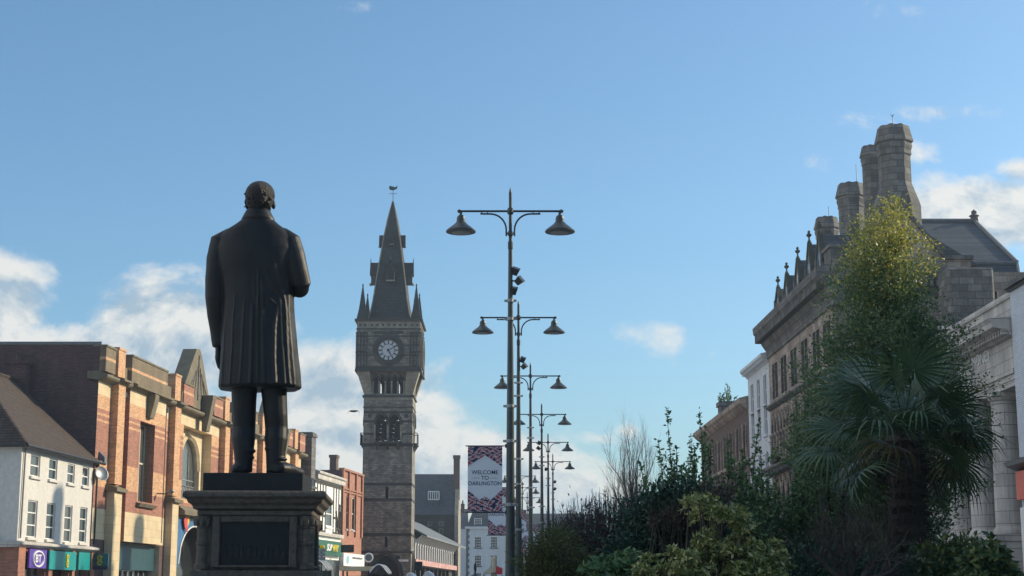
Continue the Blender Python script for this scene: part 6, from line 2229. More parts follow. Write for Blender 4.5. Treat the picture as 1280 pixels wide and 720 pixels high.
# small parade lamp, kiosk dome and market stall at the end of the street
a = P(594, 712, 110)
r = empty('kiosk', (a.x, 110, 0), 0, 'small dark domed kiosk with a finial before the white building', 'kiosk')
b = MB()
b.lathe([(0.75, 0), (0.75, a.z - 1.0), (0.85, a.z - 0.95), (0.8, a.z - 0.8), (0.55, a.z - 0.5), (0.15, a.z - 0.35), (0.06, a.z - 0.2), (0.1, a.z + 0.1), (0.08, a.z + 0.35), (0.0, a.z + 0.5)], 0, 0, 12)
b.build('body', M['lampdark'], r)
b = MB()
for i in range(8):
    t = i * math.pi / 4
    b.tube([(0.77 * math.cos(t), 0.77 * math.sin(t), 0.2), (0.77 * math.cos(t), 0.77 * math.sin(t), a.z - 1.0)], 0.04, 5)
b.build('mullion', M['lead'], r)
a = P(617.5, 697, 85)
r = empty('pale_post', (a.x, 85, 0), 0, 'pale sunlit post with a small yellow cap arm left of the nearest pole', 'post')
b = MB(); b.lathe([(0.14, 0), (0.12, a.z - 0.15), (0.17, a.z - 0.1), (0.17, a.z), (0.05, a.z + 0.06)], 0, 0, 10); b.build('post', M['cream'], r)
a = P(604, 716, 84); c = P(628, 708, 84)
r = empty('market_stall', ((a.x + c.x) / 2, 84, 0), 0, 'market stall with a striped yellow and red awning near the pale post', 'market stall')
w = (c.x - a.x) / 2
b = MB(); b.extrude([(-w, a.z), (-w * 0.2, c.z), (w, c.z - 0.1), (w, c.z - 0.2), (-w, a.z - 0.08)], 'y', 0.3, 2.2); b.build('awning', M['cream'], r)
b = MB(); b.extrude([(w * 0.3, c.z + 0.02), (w, c.z - 0.08), (w, c.z - 0.4), (w * 0.3, c.z - 0.4)], 'y', 0.2, 0.29); b.build('valance', M['red'], r)
b = MB()
for sx in (-1, 1):
    for y in (0.35, 2.15): b.tube([(sx * w * 0.95, y, 0), (sx * w * 0.95, y, a.z - 0.1)], 0.03, 5)
b.build('post', M['galv'], r)
b = MB(); b.box(-w * 0.9, w * 0.9, 0.4, 2.1, 0.75, 0.85); b.build('counter', M['timber'], r)
# blue round sign behind the bare shrub
a = P(1024, 640, 50)
r = empty('blue_sign', (a.x, 50, 0), 0, 'bright blue sign on a post glimpsed behind the bare gnarled shrub', 'sign')
b = MB(); b.tube([(0, 0, 0), (0, 0, a.z - 0.3)], 0.04, 6); b.build('post', M['lampdark'], r)
b = MB(); b.box(-0.22, 0.22, -0.04, 0.04, a.z - 0.3, a.z + 0.25); b.build('panel', surf('bright_blue', (0.05, 0.28, 0.6), None, 3, 0.5, 0.0), r, bevel=0.02)
# gull
a = P(442, 514, 90)
r = empty('gull', a, R(5), 'small gull gliding left of the clock tower', 'bird')
b = MB()
b.loft([[(-0.28, 0.01 * math.cos(t), 0.01 * math.sin(t)) for t in np.linspace(0, 6.28, 8, endpoint=False)], [(-0.1, 0.055 * math.cos(t), 0.055 * math.sin(t)) for t in np.linspace(0, 6.28, 8, endpoint=False)],
        [(0.08, 0.06 * math.cos(t), 0.06 * math.sin(t)) for t in np.linspace(0, 6.28, 8, endpoint=False)], [(0.2, 0.035 * math.cos(t), 0.035 * math.sin(t) + 0.02) for t in np.linspace(0, 6.28, 8, endpoint=False)], [(0.29, 0.006 * math.cos(t), 0.006 * math.sin(t) + 0.01) for t in np.linspace(0, 6.28, 8, endpoint=False)]])
wings = [[(0.0, 0.0), (0.22, 0.17), (0.42, 0.13), (0.6, -0.16)]]
body_ = b
for s in (-1, 1):
    up = [(0, 0, 0.02), (s * 0.12, 0.03, 0.05), (s * 0.26, 0.0, 0.0), (s * 0.36, -0.05, -0.17)]
    ch = [0.13, 0.12, 0.10, 0.02]
    vs, fs = [], []
    for (x, y, z), c_ in zip(up, ch):
        vs += [(x, y + c_ / 2, z + 0.01), (x, y - c_ / 2, z + 0.01), (x, y - c_ / 2, z - 0.01), (x, y + c_ / 2, z - 0.01)]
    for i in range(3):
        for k_ in range(4):
            k2 = (k_ + 1) % 4
            fs.append((i * 4 + k_, i * 4 + k2, i * 4 + 4 + k2, i * 4 + 4 + k_))
    fs += [(0, 1, 2, 3), (12, 13, 14, 15)]
    b.add(vs, fs)
b.build('body', M['lampdark'], r)

# ------------------------------------------------------------ vegetation
def unit(a):
    return a / np.maximum(np.linalg.norm(a, axis=-1, keepdims=True), 1e-9)


def leaves(C, size, D, aspect=0.5, fold=0.25, droop=0.0):
    """rhombic, lightly folded leaves: centres C, lengths size, pointing along D"""
    n = len(C)
    D = D.copy(); D[:, 2] -= droop
    D = unit(D)
    Rn = unit(rng.normal(size=(n, 3)))
    Sd = unit(np.cross(D, Rn))
    Nn = np.cross(D, Sd)
    L = size[:, None]
    a = C - D * L * 0.5
    t = C + D * L * 0.5
    m = C - D * L * 0.05
    l = m + Sd * L * aspect * 0.5 + Nn * L * fold * aspect * 0.5
    r = m - Sd * L * aspect * 0.5 + Nn * L * fold * aspect * 0.5
    V = np.stack([a, r, t, l], 1).reshape(-1, 3)
    Fc = np.arange(n * 4).reshape(n, 4)
    return V, Fc


def add_leaves(name, parts, m, parent):
    V = np.concatenate([p[0] for p in parts])
    off, fs = 0, []
    for p in parts:
        fs.append(p[1] + off); off += len(p[0])
    return mesh_np(name, V, np.concatenate(fs), m, parent)


def branchy(mb, p, d, ln, r, lev, rr, spread=0.5, nseg=4, kids=(3, 4), up=0.15, tips=None, ratio=0.68, kmin=0.35, nside=5, wob=0.12):
    p, d = Vector(p), Vector(d).normalized()
    pts, rad = [p.copy()], [r]
    q = p.copy(); dd = d.copy()
    for i in range(nseg):
        dd = (dd + Vector((rr.gauss(0, wob), rr.gauss(0, wob), rr.gauss(0, wob) + up * 0.3))).normalized()
        q = q + dd * ln / nseg
        pts.append(q.copy()); rad.append(r * (1 - 0.62 * (i + 1) / nseg))
    if lev == 0: rad[-1] = max(r * 0.15, 0.001)
    mb.tube(pts, rad, nside if lev > 1 else 3 if lev == 0 else 4, cap=False)
    if tips is not None:
        tips.append((q.copy(), dd.copy(), lev))
    if lev > 0:
        for k in range(rr.randint(*kids)):
            t = rr.uniform(kmin, 1.0)
            i = min(int(t * nseg), nseg - 1)
            b0 = pts[i].lerp(pts[i + 1], t * nseg - i)
            ax = Vector((rr.gauss(0, 1), rr.gauss(0, 1), rr.gauss(0, 1)))
            nd_ = (dd + ax.normalized() * spread * rr.uniform(0.6, 1.4) + Vector((0, 0, up))).normalized()
            branchy(mb, b0, nd_, ln * ratio * rr.uniform(0.7, 1.15), rad[i] * 0.6, lev - 1, rr, spread, nseg, kids, up, tips, ratio, kmin, nside, wob)


def profile_tree(name, label, base, prof, seed, n_cl, per, leafsize, mat, clump=0.2, trunk_r=0.14, sunlit_mat=None, ztop=None, lump=0.35, cat='tree'):
    """prof: list of (z, dx, r): crown centre offset and radius at height z"""
    rr = np.random.default_rng(seed)
    r = empty(name, base, 0, label, cat)
    zs = np.array([p[0] for p in prof]); dx = np.array([p[1] for p in prof]); rd = np.array([p[2] for p in prof])
    zz = np.linspace(zs.min(), zs.max(), 400)
    w = np.interp(zz, zs, rd) ** 1.5 + 0.02
    z = rr.choice(zz, size=n_cl, p=w / w.sum()) + rr.normal(size=n_cl) * 0.02
    th = rr.uniform(0, 2 * math.pi, n_cl)
    R_ = np.interp(z, zs, rd)
    lm = 1 + lump * (0.5 * np.sin(3 * th + z * 4.1) + 0.5 * np.sin(5 * th - z * 6.3 + 1) + 0.4 * np.sin(z * 11 + th * 2))
    rad = R_ * lm * rr.uniform(0, 1, n_cl) ** 0.42
    cx = np.interp(z, zs, dx)
    C0 = np.stack([cx + rad * np.cos(th), rad * np.sin(th), z], 1)
    # limbs reach towards clusters
    mb = MB()
    zt = zs.max()
    tp = [(np.interp(q, zs, dx) * min(1, q / 3.0) if q > zs.min() else 0.0, 0, q) for q in np.linspace(0, zt * 0.93, 9)]
    mb.tube(tp, [trunk_r * (1 - 0.9 * i / 8) for i in range(9)], 9)
    rnd = random.Random(seed)
    sel = rr.choice(n_cl, size=min(n_cl, 260), replace=False)
    for i in sel:
        c = Vector(C0[i])
        z0 = max(zs.min() * 0.7, c.z - (0.25 + 0.9 * rad[i]))
        k = np.interp(z0, [q[2] for q in tp], [q[0] for q in tp])
        a = Vector((k, 0, z0))
        mid = a.lerp(c, 0.5) + Vector((rnd.gauss(0, .06), rnd.gauss(0, .06), -0.05))
        mb.tube([a, mid, c], [0.022, 0.014, 0.005], 4, cap=False)
    mb.build('trunk', M['bark'], r)
    C = np.repeat(C0, per, 0)
    n = len(C)
    off = rr.normal(size=(n, 3)) * clump * np.array([1, 1, 0.75])
    C = C + off
    D = unit(off + rr.normal(size=(n, 3)) * clump * 0.9 + np.array([0, 0, 0.05]))
    sz = leafsize * rr.uniform(0.6, 1.25, n)
    if sunlit_mat:
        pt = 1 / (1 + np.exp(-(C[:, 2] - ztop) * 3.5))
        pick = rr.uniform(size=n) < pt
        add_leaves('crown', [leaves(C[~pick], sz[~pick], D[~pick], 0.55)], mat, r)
        add_leaves('crown', [leaves(C[pick], sz[pick], D[pick], 0.55)], sunlit_mat, r)
    else:
        add_leaves('crown', [leaves(C, sz, D, 0.55)], mat, r)
    return r


# tall tree on the right
TYD = 31.0
def tz(y): return P(1115, y, TYD).z
def tw(px): return px / F * TYD
bx = P(1118, 500, TYD).x
pr = []
for (y, l_, r_) in [(248, 1118, 1126), (262, 1106, 1138), (280, 1086, 1150), (300, 1074, 1158), (318, 1066, 1158), (330, 1058, 1166), (360, 1058, 1160), (400, 1044, 1178), (440, 1032, 1196), (480, 1014, 1204), (530, 1004, 1204), (590, 1008, 1200), (640, 1030, 1180), (700, 1060, 1160)]:
    pr.append((tz(y), tw((l_ + r_) / 2 - 1118), tw((r_ - l_) / 2)))
pr.reverse()
profile_tree('tall_tree', 'tall narrow leafy tree with sunlit yellowish top behind the palm', (bx, TYD, 0), pr, 21, 1900, 46, 0.072, M['leaf_tree'], 0.14, 0.13, M['leaf_sunlit'], tz(335), lump=0.42)

# palm
PY = 23.0
pc = P(1130, 545, PY)
palm = empty('fan_palm', (pc.x, PY, 0), 0, 'fan palm with shaggy brown trunk and dark green fronds', 'palm tree')
b = MB()
prf = []
for i in range(40):
    z = 0.3 + (pc.z - 0.2) * i / 39
    prf.append((0.20 + 0.05 * math.sin(i * 2.4) * 0.4 + 0.03 * (i / 39) + (0.06 if i % 2 else 0), z))
b.lathe(prf, 0, 0, 22)
rr = random.Random(4)
for i in range(420):
    z = rr.uniform(0.5, pc.z - 0.05); t = rr.uniform(0, 6.28)
    a = Vector((0.22 * math.cos(t), 0.22 * math.sin(t), z))
    o = Vector((math.cos(t), math.sin(t), rr.uniform(-0.6, 0.9))).normalized() * rr.uniform(0.06, 0.15)
    b.tube([a, a + o, a + o * 1.3 + Vector((0, 0, -0.06))], [0.016, 0.01, 0.003], 4, cap=False)
b.build('trunk', M['fibre'], palm)


def frond_mesh(name, pet, L, nseg, m, droop, span, seed):
    rr = random.Random(seed)
    mb = MB()
    pp = []
    for i in range(7):
        t = i / 6
        pp.append((pet * t, 0, -0.10 * droop * t * t * pet))
    mb.tube(pp, [0.016, 0.012, 0.010, 0.009, 0.008, 0.008, 0.009], 5, cap=False)
    hub = Vector(pp[-1])
    da = 2 * span / nseg
    for i in range(nseg):
        a = -span + da * (i + 0.5)
        ll = L * (1 - 0.22 * (abs(a) / span) ** 2) * rr.uniform(0.93, 1.05)
        d = Vector((math.cos(a), math.sin(a), 0)); s = Vector((-d.y, d.x, 0))
        hw = math.tan(da / 2)
        st = []
        k_ = rr.uniform(0.4, 1.5) * droop
        for (t, w) in ((0.03, hw * 0.03), (0.28, hw * 0.27), (0.5, hw * 0.40), (0.76, hw * 0.24), (1.0, 0.001)):
            z = -0.38 * k_ * ll * t ** 3 + 0.10 * ll * math.sin(math.pi * min(t, 1) * 0.5) * 0.6
            c = hub + d * ll * t * (1 - 0.08 * k_ * t * t) + Vector((0, 0, z))
            st.append((c, w * ll))
        vs = []
        for c, w in st:
            vs += [c - s * w, c + Vector((0, 0, 0.28 * w)), c + s * w]
        fs = []
        for j in range(4):
            o = j * 3
            fs += [(o, o + 3, o + 4, o + 1), (o + 1, o + 4, o + 5, o + 2)]
        mb.add([tuple(v) for v in vs], fs)
    me_o = mb.build(name, m)
    me = me_o.data
    bpy.data.objects.remove(me_o)
    return me
var = [frond_mesh('frond', 0.66 + 0.09 * i, 0.66 + 0.03 * (i % 3), 34, M['palm'], 0.6 + 0.25 * i, R(150), i) for i in range(4)]
old = [frond_mesh('frond', 0.55, 0.62, 28, M['palm_old'], 1.5 + 0.3 * i, R(135), 20 + i) for i in range(2)]
rr = random.Random(12)
nf = 36
for i in range(nf):
    t = i / nf
    el_ = R(72 - 104 * t ** 0.9 + rr.uniform(-9, 9))
    az = i * 2.39996 + rr.uniform(-0.15, 0.15)
    is_old = t > 0.72 and i % 2 == 0
    me = old[i % 2] if is_old else var[(i + (2 if t > 0.5 else 0)) % 4]
    o = bpy.data.objects.new('frond', me); COL.objects.link(o); o.parent = palm
    dirv = Vector((math.cos(az) * math.cos(el_), math.sin(az) * math.cos(el_), math.sin(el_)))
    side = Vector((-math.sin(az), math.cos(az), 0))
    nrm = dirv.cross(side)
    roll = Matrix.Rotation(rr.uniform(-0.9, 0.9), 4, 'X')
    mt = Matrix((dirv, side, nrm)).transposed().to_4x4()
    sc = rr.uniform(0.82, 1.15)
    o.matrix_local = Matrix.Translation((0.12 * dirv.x, 0.12 * dirv.y, pc.z - 0.05 + 0.18 * math.sin(el_))) @ mt @ roll @ Matrix.Scale(sc, 4)
b = MB()
for i in range(60):
    t = rr.uniform(0, 6.28); z = pc.z - rr.uniform(0.1, 0.7)
    a = Vector((0.2 * math.cos(t), 0.2 * math.sin(t), z))
    b.tube([a, a + Vector((math.cos(t) * 0.2, math.sin(t) * 0.2, 0.03)), a + Vector((math.cos(t) * 0.3, math.sin(t) * 0.3, -rr.uniform(0.2, 0.5)))], [0.012, 0.008, 0.003], 4, cap=False)
b.build('dead_stalks', M['fibre'], palm)


def mound(name, label, base, blobs, seed, n_cl, per, ls, mat, clump=0.1, aspect=0.5, rosette=False, stems=30, droop=0.0, surf_bias=0.22, stem_m='bark', cat='shrub', extra=None):
    """shrub: leaf clusters near the surface of ellipsoid blobs (x,y,z,rx,ry,rz) plus stems"""
    rr = np.random.default_rng(seed)
    r = empty(name, base, 0, label, cat)
    vol = np.array([b[3] * b[4] * b[5] for b in blobs]) ** 0.67
    idx = rr.choice(len(blobs), size=n_cl, p=vol / vol.sum())
    B = np.array(blobs)[idx]
    d = unit(rr.normal(size=(n_cl, 3)))
    d[:, 2] = np.abs(d[:, 2]) * 1.0 - 0.25 * (rr.uniform(size=n_cl) < 0.4)
    d = unit(d)
    rad = rr.uniform(0, 1, n_cl) ** surf_bias * (1 + 0.13 * np.sin(d[:, 0] * 9 + d[:, 2] * 7) + 0.1 * np.sin(d[:, 1] * 11))
    C0 = B[:, :3] + d * B[:, 3:] * rad[:, None]
    out = unit(d + np.array([0, 0, 0.35]))
    n = n_cl * per
    C = np.repeat(C0, per, 0); O = np.repeat(out, per, 0)
    if rosette:
        th = np.tile(np.linspace(0, 2 * math.pi, per, endpoint=False), n_cl) + np.repeat(rr.uniform(0, 6, n_cl), per)
        e1 = unit(np.cross(O, np.array([0.3, 0.5, 0.8])))
        e2 = np.cross(O, e1)
        D = e1 * np.cos(th)[:, None] + e2 * np.sin(th)[:, None] + O * rr.uniform(0.0, 0.7, n)[:, None]
        D = unit(D)
        sz = ls * rr.uniform(0.7, 1.2, n)
        C = C + D * sz[:, None] * 0.5 + rr.normal(size=(n, 3)) * clump * 0.35
    else:
        off = rr.normal(size=(n, 3)) * clump
        C = C + off
        D = unit(off / clump + O * 0.8 + rr.normal(size=(n, 3)) * 0.6)
        sz = ls * rr.uniform(0.6, 1.25, n)
    mb = MB()
    rnd = random.Random(seed)
    for i in rr.choice(n_cl, size=min(stems, n_cl), replace=False):
        c = Vector(C0[i])
        a = Vector((c.x * 0.25 + rnd.uniform(-.2, .2), c.y * 0.25, 0.3))
        mid = a.lerp(c, 0.55) + Vector((rnd.gauss(0, .08), rnd.gauss(0, .08), 0.08))
        mb.tube([a, mid, c], [0.025, 0.015, 0.005], 4, cap=False)
    mb.build('stems', M[stem_m], r)
    add_leaves('foliage', [leaves(C, sz, D, aspect, 0.3, droop)], mat, r)
    return r


def px_blob(px, py, Y, rx, ry_px, base, ryd=None):
    p = P(px, py, Y)
    k = Y / F
    return (p.x - base[0], p.y - base[1], p.z, rx * k, (ryd if ryd else rx * k), ry_px * k)


# gold green shrub in the middle foreground
base = (P(905, 700, 17.5).x, 17.5, 0.4)
base = (base[0], base[1], 0)
bl = []
rg = random.Random(77)
def gtop(px): return float(np.interp(px, [866, 885, 903, 920, 945, 962, 975, 989], [616, 616, 622, 630, 652, 664, 676, 706]))
def gleft(py): return float(np.interp(py, [612, 640, 668, 690, 720, 780], [862, 872, 876, 874, 872, 850]))
while len(bl) < 84:
    px = rg.uniform(866, 988); py = rg.uniform(612, 770)
    if py < gtop(px) + 8 or px < gleft(py): continue
    q = rg.uniform(8, 16)
    bl.append(px_blob(px, py + q * 0.4, 17.0 + rg.uniform(0, 0.9), q, q * 0.8, base))
mound('gold_shrub', 'large yellow green evergreen shrub sloping down to the right in front', base, bl, 31, 1250, 9, 0.078, M['leaf_gold'], 0.035, 0.42, True, 90)
base = (P(828, 720, 16.6).x, 16.6, 0)
bl = []
while len(bl) < 26:
    px = rg.uniform(803, 876); py = rg.uniform(676, 760)
    if py < float(np.interp(px, [803, 825, 850, 876], [696, 672, 668, 690])) + 6: continue
    q = rg.uniform(8, 14)
    bl.append(px_blob(px, py + q * 0.4, 16.6 + rg.uniform(0, 0.6), q, q * 0.8, base))
mound('gold_shrub', 'small yellow green shrub left of the larger gold one', base, bl, 32, 380, 9, 0.08, M['leaf_gold'], 0.035, 0.42, True, 40)
# dark ivy covered mass behind it
base = (P(835, 700, 19.5).x, 19.5, 0)
bl = [px_blob(835, 668, 19.4, 42, 58, base), px_blob(868, 645, 19.3, 40, 34, base), px_blob(812, 720, 19.2, 50, 60, base), px_blob(878, 720, 19.4, 60, 60, base), px_blob(800, 650, 19.6, 22, 20, base)]
mound('ivy_thicket', 'dark ivy thicket with brown twigs behind the gold shrubs', base, bl, 33, 1300, 12, 0.065, M['leaf_ivy'], 0.09, 0.6, False, 120, stem_m='twig')
mound('withered_growth', 'patch of brown withered leaves on top of the dark ivy thicket', (base[0], 19.2, 0), [px_blob(898, 622, 18.9, 26, 12, (base[0], 19.2)), px_blob(880, 640, 18.8, 30, 20, (base[0], 19.2)), px_blob(840, 655, 18.8, 30, 18, (base[0], 19.2))], 34, 170, 12, 0.055, M['leaf_brown'], 0.07, 0.45, False, 60, stem_m='bark')

# upright stemmed green shrubs (long leafy shoots)
def shoots(name, label, base, stems, seed, mat, ls=0.045, dens=70, side=5, cat='shrub'):
    rr = random.Random(seed); r2 = np.random.default_rng(seed)
    r = empty(name, base, 0, label, cat)
    mb = MB(); Cs, Ds = [], []
    for (x0, y0, x1, y1, z1, ln) in stems:
        pts = []
        for i in range(9):
            t = i / 8
            pts.append(Vector((x0 + (x1 - x0) * t ** 1.4 + 0.04 * math.sin(t * 7 + x0 * 9), y0 + (y1 - y0) * t ** 1.4 + 0.04 * math.cos(t * 6 + x1), z1 * t)))
        mb.tube(pts, [0.016 * (1 - 0.8 * i / 8) for i in range(9)], 4, cap=False)
        chains = [(pts, 0.25, 1.0)]
        for k in range(side):
            t = rr.uniform(0.35, 0.93)
            i = min(7, int(t * 8)); a = pts[i].lerp(pts[i + 1], t * 8 - i)
            d = Vector((rr.gauss(0, 1), rr.gauss(0, 1), rr.uniform(0.3, 1.5))).normalized()
            l2 = ln * rr.uniform(0.25, 0.6) * (1.25 - t)
            sp_ = [a, a + d * l2 * 0.5 + Vector((0, 0, 0.02)), a + d * l2 + Vector((0, 0, 0.06))]
            mb.tube(sp_, [0.008, 0.005, 0.002], 3, cap=False)
            chains.append((sp_, 0.1, 1.0))
        for ch_, t0, t1 in chains:
            m_ = len(ch_) - 1
            L_ = sum((ch_[i + 1] - ch_[i]).length for i in range(m_))
            n = int(dens * L_ * (t1 - t0))
            for q in range(n):
                t = rr.uniform(t0, t1); i = min(m_ - 1, int(t * m_)); a = ch_[i].lerp(ch_[i + 1], t * m_ - i)
                d = Vector((rr.gauss(0, 1), rr.gauss(0, 1), rr.gauss(0.3, .8))).normalized()
                Cs.append(a + d * rr.uniform(0.0, 0.06)); Ds.append(d)
    mb.build('stems', M['bark'], r)
    Cs, Ds = np.array(Cs), np.array(Ds)
    add_leaves('foliage', [leaves(Cs, ls * r2.uniform(0.6, 1.3, len(Cs)), Ds, 0.55, 0.25)], mat, r)
    return r
def stem_list(Y, base, tops, seed, ln=1.6, n_extra=0, xr=(0, 0), yr=(0, 0)):
    rr = random.Random(seed); out = []
    for (px, py) in tops:
        p = P(px, py, Y)
        out.append(((p.x - base[0]) * 0.45 + rr.uniform(-.15, .15), rr.uniform(-.3, .3), p.x - base[0], rr.uniform(-.5, .5), p.z, ln))
    for i in range(n_extra):
        px = rr.uniform(*xr); py = rr.uniform(*yr)
        p = P(px, py, Y)
        out.append(((p.x - base[0]) * 0.6 + rr.uniform(-.15, .15), rr.uniform(-.4, .4), p.x - base[0], rr.uniform(-.7, .7), p.z, ln))
    return out
base = (P(870, 700, 23).x, 23, 0)
st_ = stem_list(23, base, [(834, 513), (862, 540), (888, 556), (880, 530), (822, 552), (846, 560), (905, 560), (915, 545), (935, 560), (955, 520), (800, 575), (870, 515)], 41, 1.7, 70, (805, 965), (570, 660))
shoots('leafy_shoot_shrub', 'tall dark green shrub with long upright leafy shoots left of centre right', base, st_, 41, M['leaf_dark'], 0.062, 95, 6)
base = (P(975, 700, 25).x, 25, 0)
st_ = stem_list(25, base, [(948, 560), (965, 590), (990, 570), (1010, 560), (1000, 600)], 42, 1.5, 80, (925, 1040), (590, 680))
shoots('leafy_shoot_shrub', 'dense dark green leafy shrub between the gold shrub and the bare gnarled one', base, st_, 42, M['leaf_dark'], 0.062, 100, 6)
base = (P(1015, 640, 28).x, 28, 0)
st_ = stem_list(28, base, [], 43, 1.5, 60, (990, 1060), (470, 620))
shoots('leafy_shoot_shrub', 'tall loose green shrub behind the palm on its left', base, st_, 43, M['leaf_tree'], 0.07, 60, 6)

# dark bare twiggy bush
def twig_bush(name, label, Y, x0, x1, ytop, n, seed, m, lev=2, hvar=30, ln=0.55, r0=0.012, fan=0.25, cat='shrub'):
    rr = random.Random(seed)
    cx = P((x0 + x1) / 2, 700, Y).x
    r = empty(name, (cx, Y, 0), 0, label, cat)
    mb = MB()
    for i in range(n):
        px = rr.uniform(x0, x1)
        e = abs((px - (x0 + x1) / 2) / ((x1 - x0) / 2))
        py = ytop(px) + rr.uniform(0, hvar) + rr.random() ** 3 * 60
        p = P(px, py, Y)
        x = p.x - cx
        bx_ = x * 0.55 + rr.uniform(-.1, .1); by_ = rr.uniform(-.45, .45)
        z1 = p.z
        pts = []
        for k in range(8):
            t = k / 7
            pts.append(Vector((bx_ + (x - bx_) * t ** 1.3 + rr.gauss(0, .02), by_ * (1 + 0.5 * t) + rr.gauss(0, .02), 0.4 + (z1 - 0.4) * t)))
        mb.tube(pts, [r0 * (1 - 0.75 * k / 7) for k in range(8)], 4, cap=False)
        for k in range(9):
            t = rr.uniform(0.3, 0.97); j = min(6, int(t * 7)); a = pts[j].lerp(pts[j + 1], t * 7 - j)
            d = Vector((rr.gauss(0, 1), rr.gauss(0, 1), rr.uniform(0.4, 2.0))).normalized()
            branchy(mb, a, d, ln * rr.uniform(0.3, 1.0) * (1.15 - t), 0.006, 1 if lev > 1 else 0, rr, 0.8, 3, (2, 3), 0.1, None, 0.6, 0.2, 4, 0.2)
    mb.build('twigs', M[m], r)
    return r
def yt(px):
    return np.interp(px, [650, 680, 700, 730, 760, 800, 840], [655, 632, 628, 612, 606, 600, 620])
twig_bush('bare_twig_bush', 'dense dark leafless twig bush between the lamp posts and the green shrubs', 21, 680, 830, yt, 640, 51, 'twig', r0=0.008, ln=0.5)
twig_bush('bare_twig_bush', 'thinner leafless twig bush reaching left behind the lamp posts', 30, 655, 760, lambda px: np.interp(px, [650, 700, 760], [668, 640, 615]), 170, 52, 'twig', r0=0.008)
# dark leaves added to fill its base with darkness
mound('dark_leaf_fill', 'added dark leaves filling the base of the dark twig bush', (P(755, 700, 20.6).x, 20.6, 0), [px_blob(755, 690, 20.6, 70, 55, (P(755, 700, 20.6).x, 20.6)), px_blob(755, 750, 20.6, 80, 60, (P(755, 700, 20.6).x, 20.6))], 53, 420, 7, 0.05, M['leaf_ivy'], 0.12, 0.4, False, 60, stem_m='twig', surf_bias=0.4)
# conifer like bush by the lamp posts
base = (P(690, 720, 18.5).x, 18.5, 0)
bl = [px_blob(693, 688, 18.5, 32, 26, base), px_blob(680, 722, 18.5, 34, 40, base), px_blob(725, 725, 18.7, 40, 34, base), px_blob(700, 760, 18.5, 60, 50, base)]
mound('conifer_bush', 'low dark conifer bush with yellowish top beside the lamp posts', base, bl, 54, 900, 16, 0.07, M['leaf_conifer'], 0.06, 0.16, False, 40)
base = (P(768, 700, 18).x, 18, 0)
mound('broadleaf_shrub', 'small dark broad leaved shrub low under the bare twig bush', base, [px_blob(758, 718, 18, 28, 20, base), px_blob(786, 712, 18, 24, 20, base), px_blob(770, 745, 18, 50, 40, base)], 55, 220, 9, 0.10, M['leaf_dark'], 0.05, 0.42, True, 20)

# fine bare tree behind
BY = 46
base = P(792, 700, BY)
rt = empty('bare_tree', (base.x, BY, 0), 0, 'fine pale leafless tree standing behind the dark twig bush', 'tree')
mb = MB(); rr = random.Random(61); tips = []
ztop = P(790, 528, BY).z
mb.tube([(0, 0, 0), (0.03, 0, 1.2), (-0.02, 0.02, 2.4)], [0.10, 0.085, 0.07], 8, cap=False)
for i in range(20):
    t = i * 2.4
    branchy(mb, (0, 0, 1.5 + 0.13 * i), (math.cos(t) * 0.55, math.sin(t) * 0.55, 1.0), 1.5, 0.06, 4, rr, 0.55, 4, (3, 4), 0.16, tips, 0.70, 0.3, 5, 0.11)
zs_ = sorted(v[2] for v in mb.v); zmax = zs_[-len(zs_) // 60]; xs_ = sorted(v[0] for v in mb.v)
kz = (ztop) / zmax
kx = (44 / F * BY) / ((xs_[-len(xs_) // 200] - xs_[len(xs_) // 200]) / 2)
mb.v = [(x * kx, y * kx, z * kz) for x, y, z in mb.v]
mb.build('branches', M['paletwig'], rt)

# gnarled bare shrub in front of the palm, left
GYY = 20.5
base = P(1062, 725, GYY)
rt = empty('gnarled_bare_shrub', (base.x, GYY, 0), 0, 'gnarled leafless shrub with pale thick limbs left of the palm trunk', 'shrub')
mb = MB(); rr = random.Random(71)
mb.tube([(0, 0, 0), (0.02, 0, 1.0), (0.0, 0, base.z - 0.05)], [0.11, 0.085, 0.07], 8, cap=False)
for (dx, dz, r_) in ((-1, 0.55, .045), (-0.6, 1.0, .04), (-0.2, 1.1, .035), (0.5, 0.85, .05), (0.9, 0.9, .04), (-0.9, 1.0, .03), (0.2, 1.2, .03), (1.0, 0.5, .03)):
    branchy(mb, (0, 0, base.z - 0.12), (dx, rr.uniform(-.4, .4), dz), 0.75, r_, 3, rr, 0.75, 5, (3, 5), 0.06, None, 0.62, 0.2, 6, 0.22)
mb.build('branches', M['bark'], rt)
# bramble of hanging dead stems around the palm
br = twig_bush('bramble', 'tangle of thin brown dead stems below the palm fronds', 22.2, 1010, 1110, lambda px: 590, 70, 72, 'bark', 2, 60, 0.6, 0.008)

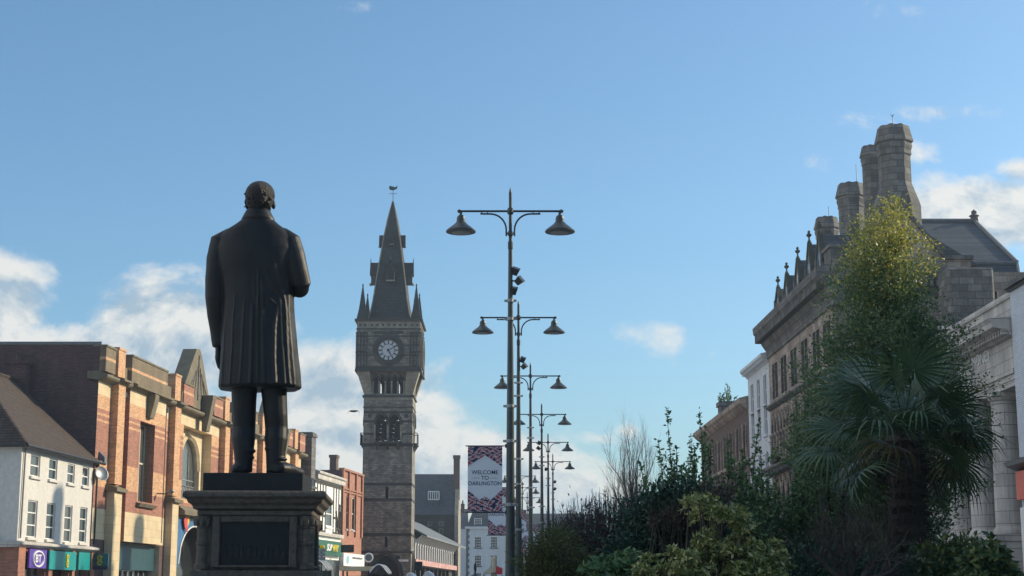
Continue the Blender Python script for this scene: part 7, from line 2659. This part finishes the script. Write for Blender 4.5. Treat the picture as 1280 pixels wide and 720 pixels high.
# hedge and broad leaved shrubs at the lower right
base = (P(1190, 720, 22).x, 22, 0)
bl = [px_blob(1175, 705, 22, 30, 24, base), px_blob(1205, 712, 22, 34, 34, base), px_blob(1190, 750, 22, 70, 50, base), px_blob(1160, 700, 22.4, 16, 14, base)]
mound('laurel_shrub', 'dark evergreen hedge shrub with yellow tipped top at lower right', base, bl, 81, 640, 10, 0.085, M['leaf_hedge'], 0.07, 0.5, False, 30)
base = (P(1240, 720, 20.5).x, 20.5, 0)
bl = [px_blob(1236, 704, 20.5, 26, 28, base), px_blob(1250, 728, 20.5, 24, 34, base), px_blob(1225, 740, 20.5, 34, 40, base)]
mound('broadleaf_shrub', 'broad leaved glossy shrub at the lower right corner before the columns', base, bl, 82, 240, 9, 0.12, M['leaf_hedge'], 0.06, 0.42, True, 20)
base = (P(1000, 720, 21.5).x, 21.5, 0)
mound('ivy_thicket', 'low dark ivy ground growth under the gnarled bare shrub', base, [px_blob(1000, 735, 21.5, 60, 45, base), px_blob(1080, 745, 21.5, 60, 42, base), px_blob(1120, 735, 21.8, 40, 40, base)], 83, 700, 10, 0.07, M['leaf_ivy'], 0.1, 0.55, False, 40, stem_m='twig')
base = (P(1140, 470, 27).x, 27, 0)

# small weeds: on the far chimney and on the ledge of the gothic building
rr2 = np.random.default_rng(5)
r = empty('weed_tuft', CHP, 0, 'green weeds growing on top of the far weathered chimney', 'plant')
mb = MB(); C, D = [], []
for i in range(14):
    a = Vector((rr2.uniform(-.7, .7), rr2.uniform(-.6, .6), 0)); h_ = rr2.uniform(0.3, 0.8) if i > 3 else rr2.uniform(0.9, 1.7)
    if i <= 3: a.x *= 0.3
    tp_ = a + Vector((rr2.normal() * .15, rr2.normal() * .15, h_)); mb.tube([a, tp_], [0.02, 0.006], 4, cap=False)
    for k in range(40):
        t = rr2.uniform(0.2, 1); d = rr2.normal(size=3); C.append(np.array(a.lerp(tp_, t)) + d * 0.1 * (1.2 - t)); D.append(d)
mb.build('stems', M['bark'], r); add_leaves('foliage', [leaves(np.array(C), rr2.uniform(.1, .2, len(C)), unit(np.array(D)), 0.5)], M['leaf_dark'], r)
for k, lb in ((5, 'green plants in a box on the middle ledge of the gothic building'), (12.5, 'green plants in a box on the gothic building ledge nearer the palm')):
    p_ = FB.A + FB.u * (k - 1.8) + FB.v * (-0.35) + Vector((0, 0, 9.43))
    r = empty('window_box', p_, FB.rot, lb, 'window box', None)
    b = MB(); b.box(-1.0, 1.0, -0.15, 0.15, 0, 0.22); b.build('trough', M['timber'], r)
    n = 260
    C = np.stack([rr2.uniform(-1, 1, n), rr2.normal(size=n) * .12, 0.25 + np.abs(rr2.normal(size=n)) * .13], 1)
    add_leaves('foliage', [leaves(C, rr2.uniform(.08, .16, n), unit(rr2.normal(size=(n, 3))), 0.5)], M['leaf_dark'], r)
